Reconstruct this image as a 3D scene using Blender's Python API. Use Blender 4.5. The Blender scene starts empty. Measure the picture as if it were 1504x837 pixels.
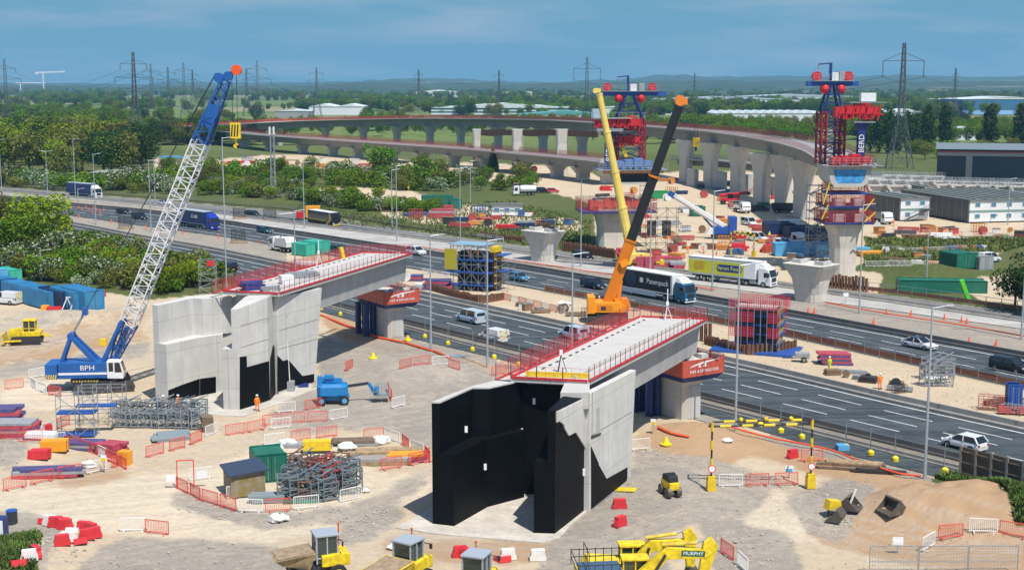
import bpy,math,random
import numpy as np
from mathutils import Vector,Matrix
ORD='first second third fourth fifth sixth seventh eighth ninth tenth eleventh twelfth thirteenth fourteenth fifteenth sixteenth'.split()
random.seed(7);np.ORD='first second third fourth fifth sixth seventh eighth ninth tenth eleventh twelfth thirteenth fourteenth fifteenth sixteenth'.split()
random.seed(7)
R=math.radians
SC=bpy.context.scene
COL=SC.collection
# ---------------------------------------------------------------- camera
F_PX,CAM_Z=2000.0,34.0
PITCH=math.atan((418.5-123.0)/F_PX)
cd=bpy.data.cameras.new("camera");cam=bpy.data.objects.new("camera",cd);COL.objects.link(cam)
cam.location=(0,0,CAM_Z);cam.rotation_euler=(math.pi/2-PITCH,0,0)
cd.sensor_width=36.0;cd.lens=36.0*F_PX/1504.0;cd.clip_start=1.0;cd.clip_end=60000.0
SC.camera=cam
# ---------------------------------------------------------------- world, sun, exposure
SUN_EL,SUN_AZ=R(61),math.atan2(0.50,-0.866)
w=bpy.data.worlds.new("World");SC.world=w;w.use_nodes=True
nt=w.node_tree;nt.nodes.clear()
def WN(t,**k):
	n=nt.nodes.new(t)
	for a,b in k.items():setattr(n,a,b)
	return n
sky=WN('ShaderNodeTexSky',sky_type='NISHITA',sun_disc=False,sun_elevation=SUN_EL,sun_rotation=SUN_AZ,altitude=60.0,air_density=1.0,dust_density=0.6,ozone_density=2.0)
tint=WN('ShaderNodeMix',data_type='RGBA',blend_type='MULTIPLY');tint.inputs[0].default_value=1.0
tint.inputs[7].default_value=(0.75,0.85,1.0,1)
tc=WN('ShaderNodeTexCoord');mp=WN('ShaderNodeMapping');mp.inputs['Scale'].default_value=(1.6,1.6,11.0)
nz=WN('ShaderNodeTexNoise');nz.inputs['Scale'].default_value=4.6;nz.inputs['Detail'].default_value=7;nz.inputs['Roughness'].default_value=.52
rp=WN('ShaderNodeValToRGB');rp.color_ramp.elements[0].position=.45;rp.color_ramp.elements[1].position=.74
rp.color_ramp.elements[1].color=(.62,.62,.62,1)
cl=WN('ShaderNodeMix',data_type='RGBA');cl.inputs[7].default_value=(3.4,4.0,4.9,1)
lo=WN('ShaderNodeMix',data_type='RGBA');lo.inputs[7].default_value=(1.20,2.76,4.0,1)
sx=WN('ShaderNodeSeparateXYZ');mr=WN('ShaderNodeMapRange',interpolation_type='SMOOTHSTEP');mr.inputs[1].default_value=.10;mr.inputs[2].default_value=.55;mr.inputs[3].default_value=1;mr.inputs[4].default_value=0
bg=WN('ShaderNodeBackground');bg.inputs[1].default_value=0.10;wo=WN('ShaderNodeOutputWorld')
L=nt.links.new
L(sky.outputs[0],tint.inputs[6]);L(tc.outputs['Generated'],mp.inputs[0]);L(mp.outputs[0],nz.inputs[0]);L(nz.outputs[0],rp.inputs[0])
L(rp.outputs[0],cl.inputs[0]);L(tc.outputs['Generated'],sx.inputs[0]);L(sx.outputs[2],mr.inputs[0]);L(mr.outputs[0],lo.inputs[0]);L(tint.outputs[2],lo.inputs[6]);L(lo.outputs[2],cl.inputs[6]);L(cl.outputs[2],bg.inputs[0]);L(bg.outputs[0],wo.inputs[0])
sd=bpy.data.lights.new("sun",'SUN');sun=bpy.data.objects.new("sun",sd);COL.objects.link(sun)
sd.energy=4.2;sd.angle=R(0.5);sd.color=(1.0,.955,.88)
sdir=Vector((math.sin(SUN_AZ)*math.cos(SUN_EL),math.cos(SUN_AZ)*math.cos(SUN_EL),math.sin(SUN_EL)))
sun.rotation_euler=sdir.to_track_quat('Z','Y').to_euler();sun.location=(0,0,300)
vs=SC.view_settings;vs.view_transform='Standard';vs.look='None';vs.exposure=0.42;vs.gamma=1.0;vs.use_curve_mapping=False
SC.cycles.max_bounces=5;SC.cycles.diffuse_bounces=2;SC.cycles.glossy_bounces=2;SC.cycles.transmission_bounces=3;SC.cycles.volume_bounces=0
SC.cycles.transparent_max_bounces=12
try:SC.cycles.use_denoising=True
except Exception:pass
# ---------------------------------------------------------------- layout helpers: a point of the photograph on a level plane of the site
CP,SP=math.cos(PITCH),math.sin(PITCH)
def G(x,y,z=0.0):
	X=(x-752)/F_PX;Y=-(y-418.5)/F_PX
	dy,dz=CP+Y*SP,-SP+Y*CP
	t=(z-CAM_Z)/dz
	return Vector((X*t,dy*t,z))
def GH(x,y,yt):
	d=G(x,y).y;Y=-(yt-418.5)/F_PX
	return CAM_Z+d/(CP+Y*SP)*(-SP+Y*CP)
def GD(x,y,dist):
	X=(x-752)/F_PX;Y=-(y-418.5)/F_PX
	t=dist/(CP+Y*SP)
	return Vector((X*t,dist,CAM_Z+t*(-SP+Y*CP)))
def hd(a,b):
	return math.atan2(b[1]-a[1],b[0]-a[0])
# ---------------------------------------------------------------- materials
MAT={}
def mat(name,col,rough=.7,metal=0.,var=.0,vscale=1.,bump=0.,bscale=20.,spec=.5,col2=None,trans=None,wear=0.):
	if name in MAT:return MAT[name]
	m=bpy.data.materials.new(name);m.use_nodes=True;t=m.node_tree;n=t.nodes;b=n['Principled BSDF']
	b.inputs['Roughness'].default_value=rough;b.inputs['Metallic'].default_value=metal
	b.inputs['Base Color'].default_value=(*col,1);b.inputs['Specular IOR Level'].default_value=spec
	if var or bump or wear:
		g=n.new('ShaderNodeTexCoord');
		x=n.new('ShaderNodeTexNoise');x.inputs['Scale'].default_value=vscale;x.inputs['Detail'].default_value=6;x.inputs['Roughness'].default_value=.62
		t.links.new(g.outputs['Object'],x.inputs[0])
		if var:
			r=n.new('ShaderNodeValToRGB');c2=col2 or tuple(min(1,c*(1+var)) for c in col)
			r.color_ramp.elements[0].position=.34;r.color_ramp.elements[1].position=.68
			r.color_ramp.elements[0].color=(*[c*(1-var) for c in col],1);r.color_ramp.elements[1].color=(*c2,1)
			t.links.new(x.outputs[0],r.inputs[0]);t.links.new(r.outputs[0],b.inputs['Base Color'])
		if bump:
			y=n.new('ShaderNodeTexNoise');y.inputs['Scale'].default_value=bscale;y.inputs['Detail'].default_value=4
			t.links.new(g.outputs['Object'],y.inputs[0])
			bb=n.new('ShaderNodeBump');bb.inputs['Strength'].default_value=bump;bb.inputs['Distance'].default_value=.1
			t.links.new(y.outputs[0],bb.inputs['Height']);t.links.new(bb.outputs[0],b.inputs['Normal'])
	MAT[name]=m;return m
# ---------------------------------------------------------------- mesh builder
class MB:
	def __init__(s):s.v=[];s.f=[];s.m=[]
	def add(s,vs,fs,mi=0):
		o=len(s.v);s.v.extend([tuple(v) for v in vs]);s.f.extend([tuple(i+o for i in f) for f in fs]);s.m.extend([mi]*len(fs));return s
	def box(s,c,d,rz=0.,mi=0,taper=1.0,rx=0.,ry=0.,M=None):
		x,y,z=d[0]/2,d[1]/2,d[2]/2
		p=[(-x,-y,-z),(x,-y,-z),(x,y,-z),(-x,y,-z)]+[(a*taper,b*taper,z) for a,b in((-x,-y),(x,-y),(x,y),(-x,y))]
		if rz or rx or ry:
			Q=Matrix.Rotation(rz,3,'Z')@Matrix.Rotation(ry,3,'Y')@Matrix.Rotation(rx,3,'X');p=[Q@Vector(a) for a in p]
		p=[(a[0]+c[0],a[1]+c[1],a[2]+c[2]) for a in p]
		return s.add(p,[(3,2,1,0),(4,5,6,7),(0,1,5,4),(1,2,6,5),(2,3,7,6),(3,0,4,7)],mi)
	def bb(s,x0,x1,y0,y1,z0,z1,mi=0):
		return s.box(((x0+x1)/2,(y0+y1)/2,(z0+z1)/2),(x1-x0,y1-y0,z1-z0),mi=mi)
	def beam(s,a,b,w,h=None,mi=0,up=(0,0,1)):
		a=Vector(a);b=Vector(b);h=h or w;d=b-a
		if d.length<1e-6:return s
		d.normalize();u=Vector(up)
		if abs(d.dot(u))>.98:u=Vector((1,0,0)) if abs(d.x)<.9 else Vector((0,1,0))
		r=d.cross(u).normalized();u=r.cross(d).normalized();r*=w/2;u*=h/2
		p=[a-r-u,a+r-u,a+r+u,a-r+u,b-r-u,b+r-u,b+r+u,b-r+u]
		return s.add(p,[(0,1,2,3),(7,6,5,4),(0,4,5,1),(1,5,6,2),(2,6,7,3),(3,7,4,0)],mi)
	def tube(s,a,b,r,n=8,mi=0,r2=None,caps=True):
		a=Vector(a);b=Vector(b);r2=r if r2 is None else r2;d=(b-a)
		if d.length<1e-6:return s
		d.normalize();u=Vector((0,0,1)) if abs(d.z)<.95 else Vector((1,0,0))
		e=d.cross(u).normalized();g=e.cross(d)
		p=[]
		for q,rr in((a,r),(b,r2)):
			for i in range(n):
				t=2*math.pi*i/n;p.append(q+e*(math.cos(t)*rr)+g*(math.sin(t)*rr))
		f=[(i,i+n,(i+1)%n+n,(i+1)%n) for i in range(n)]
		if caps:f+=[tuple(range(n)),tuple(range(2*n-1,n-1,-1))]
		return s.add(p,f,mi)
	def pipe(s,pts,r,n=6,mi=0):
		for a,b in zip(pts[:-1],pts[1:]):s.tube(a,b,r,n,mi)
		return s
	def prism(s,poly,z0,z1,mi=0,M=None,top=None):
		n=len(poly);tp=top or poly
		p=[Vector((a[0],a[1],z0)) for a in poly]+[Vector((a[0],a[1],z1)) for a in tp]
		if M is not None:p=[M@a for a in p]
		ar=sum(poly[i][0]*poly[(i+1)%n][1]-poly[(i+1)%n][0]*poly[i][1] for i in range(n))
		f=[tuple(range(n-1,-1,-1)),tuple(range(n,2*n))]+[(i,(i+1)%n,(i+1)%n+n,i+n) for i in range(n)]
		if ar<0:f=[tuple(reversed(q)) for q in f]
		return s.add(p,f,mi)
	def side(s,poly,y0,y1,mi=0):
		M=Matrix(((1,0,0),(0,0,1),(0,1,0)))
		n=len(poly);p=[(a[0],y0,a[1]) for a in poly]+[(a[0],y1,a[1]) for a in poly]
		ar=sum(poly[i][0]*poly[(i+1)%n][1]-poly[(i+1)%n][0]*poly[i][1] for i in range(n))
		f=[tuple(range(n)),tuple(range(2*n-1,n-1,-1))]+[(i,i+n,(i+1)%n+n,(i+1)%n) for i in range(n)]
		if ar<0:f=[tuple(reversed(q)) for q in f]
		return s.add(p,f,mi)
	def loft(s,rings,mi=0,caps=True,closed=True):
		n=len(rings[0]);p=[q for r in rings for q in r];f=[]
		for k in range(len(rings)-1):
			for i in range(n if closed else n-1):
				a,b=k*n+i,k*n+(i+1)%n;f.append((a,b,b+n,a+n))
		if caps:f+=[tuple(range(n-1,-1,-1)),tuple(range(len(p)-n,len(p)))]
		return s.add(p,f,mi)
	def ball(s,c,r,n=8,m=5,mi=0,sq=(1,1,1),jit=0.):
		p=[];f=[]
		for j in range(m+1):
			for i in range(n):
				a=math.pi*j/m;t=2*math.pi*i/n;q=1+(random.random()-.5)*jit
				p.append((c[0]+r*sq[0]*math.sin(a)*math.cos(t)*q,c[1]+r*sq[1]*math.sin(a)*math.sin(t)*q,c[2]+r*sq[2]*math.cos(a)*q))
		for j in range(m):
			for i in range(n):f.append((j*n+i,(j+1)*n+i,(j+1)*n+(i+1)%n,j*n+(i+1)%n))
		return s.add(p,f,mi)
	def mesh(s,name,mats,smooth=False):
		me=bpy.data.meshes.new(name);me.from_pydata(s.v,[],s.f)
		for m in(mats if isinstance(mats,(list,tuple)) else[mats]):
			if m is not None:me.materials.append(m)
		if any(s.m):me.polygons.foreach_set('material_index',s.m)
		if smooth:me.polygons.foreach_set('use_smooth',[True]*len(s.f))
		me.update();return me
	def build(s,name,mats,parent=None,loc=None,smooth=False,kind=None,label=None,bevel=0):
		o=bpy.data.objects.new(name,s.mesh(name,mats,smooth));COL.objects.link(o)
		if parent is not None:o.parent=parent
		if loc is not None:o.location=loc
		if kind:o['kind']=kind
		if label:o['label']=label
		if bevel:
			bv=o.modifiers.new('bevel','BEVEL');bv.width=bevel;bv.segments=2;bv.limit_method='ANGLE';bv.angle_limit=R(40)
		return o
def tag(o,label=None,cat=None,group=None,kind=None):
	if label:o['label']=label
	if cat:o['category']=cat
	if group:o['group']=group
	if kind:o['kind']=kind
	return o
def thing(name,label,cat,loc=(0,0,0),rz=0.,group=None):
	o=bpy.data.objects.new(name,None);COL.objects.link(o);o.location=loc;o.rotation_euler=(0,0,rz);o.empty_display_size=.3
	return tag(o,label,cat,group)
KIDS={}
def kids(o):
	return[c for c in o.children]
def clone(root,loc,rz=0.,label=None,group=None,scale=None,mats=None):
	def cp(o,par):
		c=o.copy();COL.objects.link(c)
		if par is not None:c.parent=par
		for ch in list(o.children):cp(ch,c)
		return c
	r=cp(root,None);r.location=loc;r.rotation_euler=(0,0,rz)
	if scale is not None:r.scale=(scale,)*3 if not isinstance(scale,tuple) else scale
	if label:r['label']=label
	if group:r['group']=group
	return r
def interp(pts,xs,sm=40):
	px=[p[0] for p in pts];py=[p[1] for p in pts]
	def ev(x):
		x=np.asarray(x,float);y=np.interp(x,px,py)
		s0=(py[1]-py[0])/(px[1]-px[0]);s1=(py[-1]-py[-2])/(px[-1]-px[-2])
		y=np.where(x<px[0],py[0]+s0*(x-px[0]),y);return np.where(x>px[-1],py[-1]+s1*(x-px[-1]),y)
	acc=0
	for k in np.linspace(-1,1,9):acc=acc+ev(np.asarray(xs)+k*sm)
	return acc/9
def text_mesh(txt,size,depth=.01):
	c=bpy.data.curves.new('lettering','FONT');c.body=txt;c.size=size;c.extrude=depth;c.align_x='CENTER';c.align_y='CENTER';c.resolution_u=2
	o=bpy.data.objects.new('tmp',c);COL.objects.link(o);dg=bpy.context.evaluated_depsgraph_get()
	me=bpy.data.meshes.new_from_object(o.evaluated_get(dg));bpy.data.objects.remove(o);return me
def text(txt,size,m,parent,loc,rot,depth=.01,sx=1.,name='lettering'):
	me=text_mesh(txt,size,depth);me.materials.clear();me.materials.append(m)
	o=bpy.data.objects.new(name,me);COL.objects.link(o);o.parent=parent;o.location=loc;o.rotation_euler=rot;o.scale=(sx,1,1);return o
# ---------------------------------------------------------------- ground
def vnoise(x,y,s,seed=0):
	def h(i,j):
		n=np.sin(i*127.1+j*311.7+seed*74.7)*43758.5453;return n-np.floor(n)
	x=x/s;y=y/s;i=np.floor(x);j=np.floor(y);u=x-i;v=y-j;u=u*u*(3-2*u);v=v*v*(3-2*v)
	return(h(i,j)*(1-u)+h(i+1,j)*u)*(1-v)+(h(i,j+1)*(1-u)+h(i+1,j+1)*u)*v
def inpoly(px,py,poly):
	r=np.zeros(px.shape,bool);n=len(poly)
	for i in range(n):
		x0,y0=poly[i];x1,y1=poly[(i+1)%n]
		if y0==y1:continue
		c=((y0>py)!=(y1>py))&(px<(x1-x0)*(py-y0)/(y1-y0)+x0);r^=c
	return r
# road edges, traced on the photograph and laid on the ground plane
A0=[(380,436),(471,457),(598,495),(653,508.5),(730,526),(860,560),(1000,598),(1117,632),(1154,643),(1218,660.4),(1378,700),(1503,732)]
A1=[(380,430),(471,450),(605,485),(670,504),(760,526),(1104,615),(1304,665),(1410,691),(1503,714)]
A2=[(380,424),(471,444),(596,476),(669,494),(760,516),(1104,604),(1197,626.5),(1304,652),(1410,678),(1503,701)]
A3=[(113,345),(213,371),(280,387),(394,417),(471,437),(602,471),(690,493),(1110,597),(1231,626.5),(1289,640.5),(1503,692)]
A7=[(-400,285),(0,318),(116,336),(213,356),(280,367),(394,391),(617,439),(760,470),(1128,551),(1169,560.7),(1304,592.6),(1504,637)]
A8=[(-400,283),(0,315),(116,332.5),(213,352.5),(280,363),(400,387),(617,435),(760,466),(1128,547.5),(1304,589),(1504,633)]
B0=[(-400,283),(0,304),(106,317),(226,334),(354,351),(453,370),(620,397),(761,420),(820,431),(1161,495),(1250,515),(1304,527),(1424,554),(1504,571)]
B8=[(-400,276),(0,292),(106,304.5),(221,315),(333,331),(466,352),(620,376),(748,394.5),(820,407),(1160,467),(1304,493),(1374,506),(1504,530)]
B9=[(-400,274),(0,290),(100,302),(221,312),(326,328),(433,343.5),(620,372.5),(748,391),(820,403),(1168,464),(1304,489.5),(1504,526)]
D0=[(-400,268),(0,284),(100,293),(220,303),(326,320),(376,332),(496,350),(620,364),(752,383),(890,401),(1128,431),(1212,443),(1304,455),(1504,483)]
C0=[(-400,266),(0,282),(95,290),(160,296),(280,308),(376,322),(496,337),(620,351),(752,370),(827,382),(1017,403),(1128,419),(1304,444),(1503,473)]
C9=[(-400,258),(0,274),(95,283),(150,288),(280,298),(376,307),(433,311),(496,321),(620,341),(752,359),(852,373),(1003,397),(1128,410),(1213,423),(1328,436),(1503,460)]
ALLX=np.arange(-400,1961,12.)
def edge(E,xs=ALLX,z=0.,sm=40):return[G(x,y,z) for x,y in zip(xs,interp(E,xs,sm))]
xs=np.concatenate([[-9000,-5000,-2600,-1400,-800,-560],np.arange(-420,1930,2.6),[2060,2400,3000,4500,7000,11000]])
ys=np.concatenate([[124.0,124.5,125.2,126],np.arange(127,180,1.5),np.arange(180,900,2.2),np.arange(900,1000,8),[1100,1300,1700,2600,5000,20000]])
PX,PY=np.meshgrid(xs,ys)
Yc=-(PY-418.5)/F_PX;T=-CAM_Z/(-SP+Yc*CP);WX=(PX-752)/F_PX*T;WY=(CP+Yc*SP)*T
jx=PX+(vnoise(WX,WY,3,1)-.5)*16*np.clip((PY-120)/480,.1,1)+(vnoise(WX,WY,1.1,2)-.5)*6*np.clip((PY-120)/480,.1,1)
jy=PY+(vnoise(WX,WY,3,3)-.5)*8*np.clip((PY-120)/480,.06,1)+(vnoise(WX,WY,1.1,4)-.5)*3*np.clip((PY-120)/480,.1,1)
def zone(polys,soft=None):
	m=np.zeros(PX.shape)
	for p in polys:m=np.maximum(m,inpoly(jx,jy,p).astype(float))
	return m
GRAVEL=[[(-50,478),(120,462),(225,446),(226,458),(110,474),(-50,490)],[(-50,512),(110,494),(226,478),(226,486),(110,503),(-50,522)],[(-50,540),(90,527),(226,500),(226,520),(90,548),(-50,558)],[(395,607),(470,556),(462,500),(560,500),(650,515),(700,545),(745,552),(680,580),(640,600),(632,690),(610,655),(560,625),(500,630),(440,636),(395,622)],[(-60,640),(30,645),(45,672),(40,690),(-60,708)],[(90,870),(140,812),(180,792),(300,788),(420,806),(430,870)],[(470,800),(560,738),(600,750),(570,780),(520,800)],[(800,800),(870,745),(925,690),(1000,688),(1060,702),(1140,735),(1090,760),(1010,770),(960,790),(1010,870),(780,870)],[(1150,735),(1230,700),(1290,716),(1262,762),(1230,800),(1190,785)],[(925,655),(1010,668),(1100,690),(1200,720),(1100,716),(1000,690),(925,680)],[(1040,760),(1170,790),(1180,870),(1090,870),(1020,810)],[(260,720),(380,752),(520,742),(620,690),(632,700),(540,765),(380,775),(250,745)],[(-60,750),(50,755),(100,785),(60,870),(-60,870)]]
SOIL=[[(1238,752),(1300,724),(1370,706),(1430,715),(1480,750),(1520,775),(1520,800),(1400,795),(1290,785),(1236,775)],[(925,648),(1000,622),(1050,616),(1150,650),(1300,690),(1400,715),(1380,735),(1240,710),(1100,668),(1060,690),(1000,668),(925,655)],[(-50,500),(226,462),(226,476),(-50,514)],[(-50,524),(226,488),(226,500),(90,526),(-50,540)],[(560,786),(650,790),(838,802),(835,822),(700,826),(560,812)],[(690,780),(900,722),(960,716),(940,742),(870,750),(800,800)],[(468,470),(500,500),(640,540),(700,552),(736,556),(736,540),(650,515),(560,480),(475,455)],[(60,700),(110,680),(190,690),(200,700),(100,716)],[(1180,770),(1400,785),(1520,800),(1520,870),(1400,840),(1200,800)]]
PALE=[[(560,700),(632,690),(636,720),(560,760),(380,800),(0,770),(-60,720),(100,710),(300,690),(430,640),(500,648)],[(925,668),(1040,680),(1200,730),(1260,800),(1160,800),(1020,760),(925,684)],[(0,560),(90,556),(200,585),(100,600),(0,600)],[(480,530),(620,545),(640,590),(560,620),(500,600),(440,600)],[(1040,730),(1210,745),(1200,800),(1060,790)]]
# low green land: beyond the far carriageway, the left bank, verges
xx=np.arange(-9000,11000,20.);c9i=np.interp(PX,xx,interp(C9,xx));a7i=np.interp(PX,xx,interp(A7,xx))
SANDB=[[(290,236),(420,226),(560,232),(640,238),(700,240),(860,246),(880,262),(1010,250),(1330,262),(1504,300),(1504,345),(1300,350),(1290,372),(1250,395),(1300,405),(1285,436),(1200,425),(1000,400),(935,392),(876,360),(870,300),(800,280),(700,262),(600,254),(430,246),(300,250)],[(228,230),(262,240),(256,262),(226,256)],[(455,286),(560,279),(640,288),(640,300),(560,294),(480,294)],[(560,304),(700,300),(860,326),(850,340),(740,338),(620,328),(560,316)],[(1395,418),(1480,402),(1520,420),(1520,452),(1440,440)],[(1250,350),(1504,352),(1504,362),(1270,368)],[(1260,366),(1440,360),(1480,366),(1440,382),(1300,388)]]
GRASS2=[[(752,291),(860,300),(868,322),(760,318),(690,300)],[(1270,352),(1500,352),(1500,365),(1480,362),(1280,362)],[(1330,392),(1400,385),(1425,396),(1420,405),(1330,412)],[(740,330),(868,342),(872,362),(760,350)],[(-60,800),(20,790),(62,805),(60,870),(-60,870)],[(1378,700),(1420,702),(1504,730),(1560,760),(1560,800),(1490,790),(1470,750),(1420,722),(1370,712)]]
far=PY<c9i
grass=far.astype(float)*(1-zone(SANDB))
bank=(PY>a7i+np.where(PX<300,22,8))&inpoly(PX,PY,[(-9000,120),(100,320),(330,385),(395,402),(330,428),(225,440),(130,425),(-20,412),(-9000,430)])
grass=np.maximum(grass,bank);grass=np.maximum(grass,zone(GRASS2))
grass=np.where(PX>1960,np.where(PY<c9i,1,grass),grass)
def blur(m,k=3,it=2):
	for _ in range(it):
		a=np.pad(m,((k,k),(0,0)),'edge');m=sum(a[i:i+m.shape[0]] for i in range(2*k+1))/(2*k+1)
		a=np.pad(m,((0,0),(k,k)),'edge');m=sum(a[:,i:i+m.shape[1]] for i in range(2*k+1))/(2*k+1)
	return m
gravel=blur(zone(GRAVEL),4);soil=blur(zone(SOIL),4);pale=blur(zone(PALE),6)
d0i=np.interp(PX,xx,interp(D0,xx));b9i=np.interp(PX,xx,interp(B9,xx));b0i=np.interp(PX,xx,interp(B0,xx));a8i=np.interp(PX,xx,interp(A8,xx))
gravel=np.maximum(gravel,(PY>d0i)&(PY<b9i));gravel=np.maximum(gravel,(PY>b0i)&(PY<a8i)&(PX<420))
a0i=np.interp(PX,xx,interp(A0,xx));nearroad=(PY>a0i)&(PY<a0i+14)&(PX>560);gravel=np.maximum(gravel,nearroad*.8*(vnoise(WX,WY,4,9)>.35))
# ruts and wheel tracks
tracks=np.zeros(PX.shape)
TR=[([(-50,700),(100,690),(300,668),(480,625),(640,600)],7),([(-50,730),(200,712),(420,700),(560,690),(640,660)],8),([(0,760),(250,735),(500,760),(700,830)],9),([(300,800),(480,760),(600,720),(640,690)],8),([(925,672),(1050,690),(1180,730),(1260,800)],5),([(1000,740),(1200,760),(1504,805)],6),([(830,820),(1000,760),(1180,745)],5),([(470,520),(600,535),(690,560)],5),([(-20,600),(100,590),(225,612),(420,625)],5),([(0,480),(225,452)],3),([(-20,560),(225,520)],4),([(600,790),(900,812),(1200,800)],6),([(60,835),(300,790),(560,800),(760,830)],10),([(0,660),(200,640),(330,650),(470,612)],6),([(1030,700),(1160,770),(1300,820),(1500,830)],9),([(500,700),(560,730),(640,690)],6),([(0,520),(225,470)],4),([(640,560),(700,540),(740,548)],4)]
for pts,wd in TR:
	ax=np.array([p[0] for p in pts]);ay=np.array([p[1] for p in pts]);ty=np.interp(PX,ax,ay);ok=(PX>ax[0])&(PX<ax[-1])
	for k in(-2.6,-1.9,-1.35,-.9,-.5,.15,.5,.9,1.6,2.3):
		o=wd*k+(vnoise(PX,PY*0,60,k*7)-.5)*9
		tracks=np.maximum(tracks,ok*np.clip(1-np.abs(PY-ty-o)/1.7,0,1)*(.35+.65*vnoise(WX,WY,5,k*3)))
# heights
MOUNDS=[((1375,752),9.5,5.0,1.5,.0),((1440,772),7,4,1.0,0),((1310,760),5,3,.6,0),((600,545),10,9,1.1,.0),((990,636),6,4,.9,0),((1030,640),3,2,.5,0),((20,672),5,5,1.4,0),((70,800),3,2.5,.9,0),((20,835),4,4,.9,0),((110,468),30,5,1.2,.0),((980,700),6,4,.5,0),((500,284),22,10,2.2,0),((1370,402),9,7,1.6,0),((1480,760),6,9,1.0,0),((735,505),0.1,0.1,0,0),((1045,655),4,3,.5,0)]
HZ=np.zeros(PX.shape)
def hfun(X,Y):
	z=np.zeros(np.shape(X))
	for(p,rx,ry,h,_) in MOUNDS:
		g=G(*p);z=z+h*np.exp(-(((X-g.x)/rx)**2+((Y-g.y)/ry)**2)*1.3)
	return z
near=np.clip((PY-380)/100,0,1)
HZ=hfun(WX,WY);HZ*=1+.25*(vnoise(WX,WY,1.2,5)-.5)
onroad=(PY<a0i+6)&(PY>c9i-2);HZ=np.where(onroad,0,HZ)
site=(~onroad)&(PY>=a0i)
HZ=HZ+site*((vnoise(WX,WY,.9,6)-.5)*.07+(vnoise(WX,WY,3.5,7)-.5)*.12+gravel*(vnoise(WX,WY,.45,8)-.5)*.07)-.03
HZ=np.where(PY<200,-.05,HZ)
def ground_z(x,y):return float(hfun(np.array(x),np.array(y)))
nr,nc=PX.shape
co=np.stack([WX,WY,HZ],-1).reshape(-1,3)
idx=np.arange(nr*nc).reshape(nr,nc);q=np.stack([idx[1:,:-1],idx[1:,1:],idx[:-1,1:],idx[:-1,:-1]],-1).reshape(-1,4)
me=bpy.data.meshes.new('ground');me.vertices.add(len(co));me.vertices.foreach_set('co',co.ravel());me.loops.add(q.size);me.loops.foreach_set('vertex_index',q.ravel())
me.polygons.add(len(q));me.polygons.foreach_set('loop_start',np.arange(0,q.size,4));me.polygons.foreach_set('use_smooth',np.ones(len(q),bool));me.update(calc_edges=True)
a=me.color_attributes.new('zones','FLOAT_COLOR','POINT');a.data.foreach_set('color',np.stack([gravel,blur(grass,1,2),soil,pale],-1).astype(np.float32).ravel())
a=me.attributes.new('tracks','FLOAT','POINT');a.data.foreach_set('value',tracks.astype(np.float32).ravel())
gm=bpy.data.materials.new('ground');gm.use_nodes=True;t=gm.node_tree;n=t.nodes;b=n['Principled BSDF'];b.inputs['Roughness'].default_value=.95;b.inputs['Specular IOR Level'].default_value=.15
def N(tp,**k):
	o=n.new(tp)
	for x,y in k.items():setattr(o,x,y)
	return o
LK=t.links.new
def noise(scale,detail=8,rough=.65,vec=None):
	o=N('ShaderNodeTexNoise');o.inputs['Scale'].default_value=scale;o.inputs['Detail'].default_value=detail;o.inputs['Roughness'].default_value=rough;LK(vec or geo.outputs['Position'],o.inputs[0]);return o.outputs[0]
def ramp(src,stops):
	o=N('ShaderNodeValToRGB');e=o.color_ramp.elements
	while len(e)<len(stops):e.new(.5)
	for k,(p,c) in enumerate(stops):e[k].position=p;e[k].color=(*c,1) if len(c)==3 else c
	LK(src,o.inputs[0]);return o.outputs[0]
def mix(fac,A,B,bt='MIX'):
	o=N('ShaderNodeMix',data_type='RGBA',blend_type=bt)
	for s,v in((0,fac),(6,A),(7,B)):
		if isinstance(v,(int,float)):o.inputs[s].default_value=v
		elif isinstance(v,tuple):o.inputs[s].default_value=(*v,1)
		else:LK(v,o.inputs[s])
	return o.outputs[2]
def mth(op,A,B=0.,clamp=False):
	o=N('ShaderNodeMath',operation=op,use_clamp=clamp)
	for s,v in((0,A),(1,B)):
		if isinstance(v,(int,float)):o.inputs[s].default_value=v
		else:LK(v,o.inputs[s])
	return o.outputs[0]
geo=N('ShaderNodeNewGeometry');za=N('ShaderNodeAttribute',attribute_name='zones');sp=N('ShaderNodeSeparateColor');LK(za.outputs[0],sp.inputs[0])
ta=N('ShaderNodeAttribute',attribute_name='tracks')
n1=noise(.12);n2=noise(1.4);n3=noise(9.,6,.75);n4=noise(.012,5);n5=noise(.0035,5)
nz4=noise(.55,9,.72)
def soften(m,amt=1.1):
	o=N('ShaderNodeMapRange',interpolation_type='SMOOTHSTEP');o.inputs[1].default_value=.30;o.inputs[2].default_value=.70
	LK(mth('ADD',m,mth('MULTIPLY',mth('SUBTRACT',nz4,.5),1.3)),o.inputs[0]);return mth('MULTIPLY',o.outputs[0],mth('ADD',.7,mth('MULTIPLY',n2,.5)),True)
sand=mix(n3,ramp(n1,[(.3,(.46,.36,.235)),(.5,(.60,.49,.34)),(.7,(.72,.61,.45))]),(.40,.31,.205),'MIX');sand=mix(.35,sand,ramp(n2,[(.3,(.42,.33,.215)),(.7,(.72,.61,.45))]))
grav=mix(n3,ramp(n1,[(.35,(.31,.28,.24)),(.65,(.44,.395,.335))]),(.17,.155,.135));grav=mix(.35,grav,ramp(n2,[(.35,(.20,.185,.165)),(.7,(.47,.425,.365))]))
grav=mix(mth('MULTIPLY',ramp(noise(.35,4),[(.52,(0,0,0)),(.66,(1,1,1))]),.55),grav,(.43,.36,.28))
dirt=mix(n3,ramp(n1,[(.35,(.44,.285,.16)),(.65,(.54,.365,.215))]),(.34,.22,.13))
palec=mix(n2,(.62,.53,.39),(.78,.69,.54))
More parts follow.
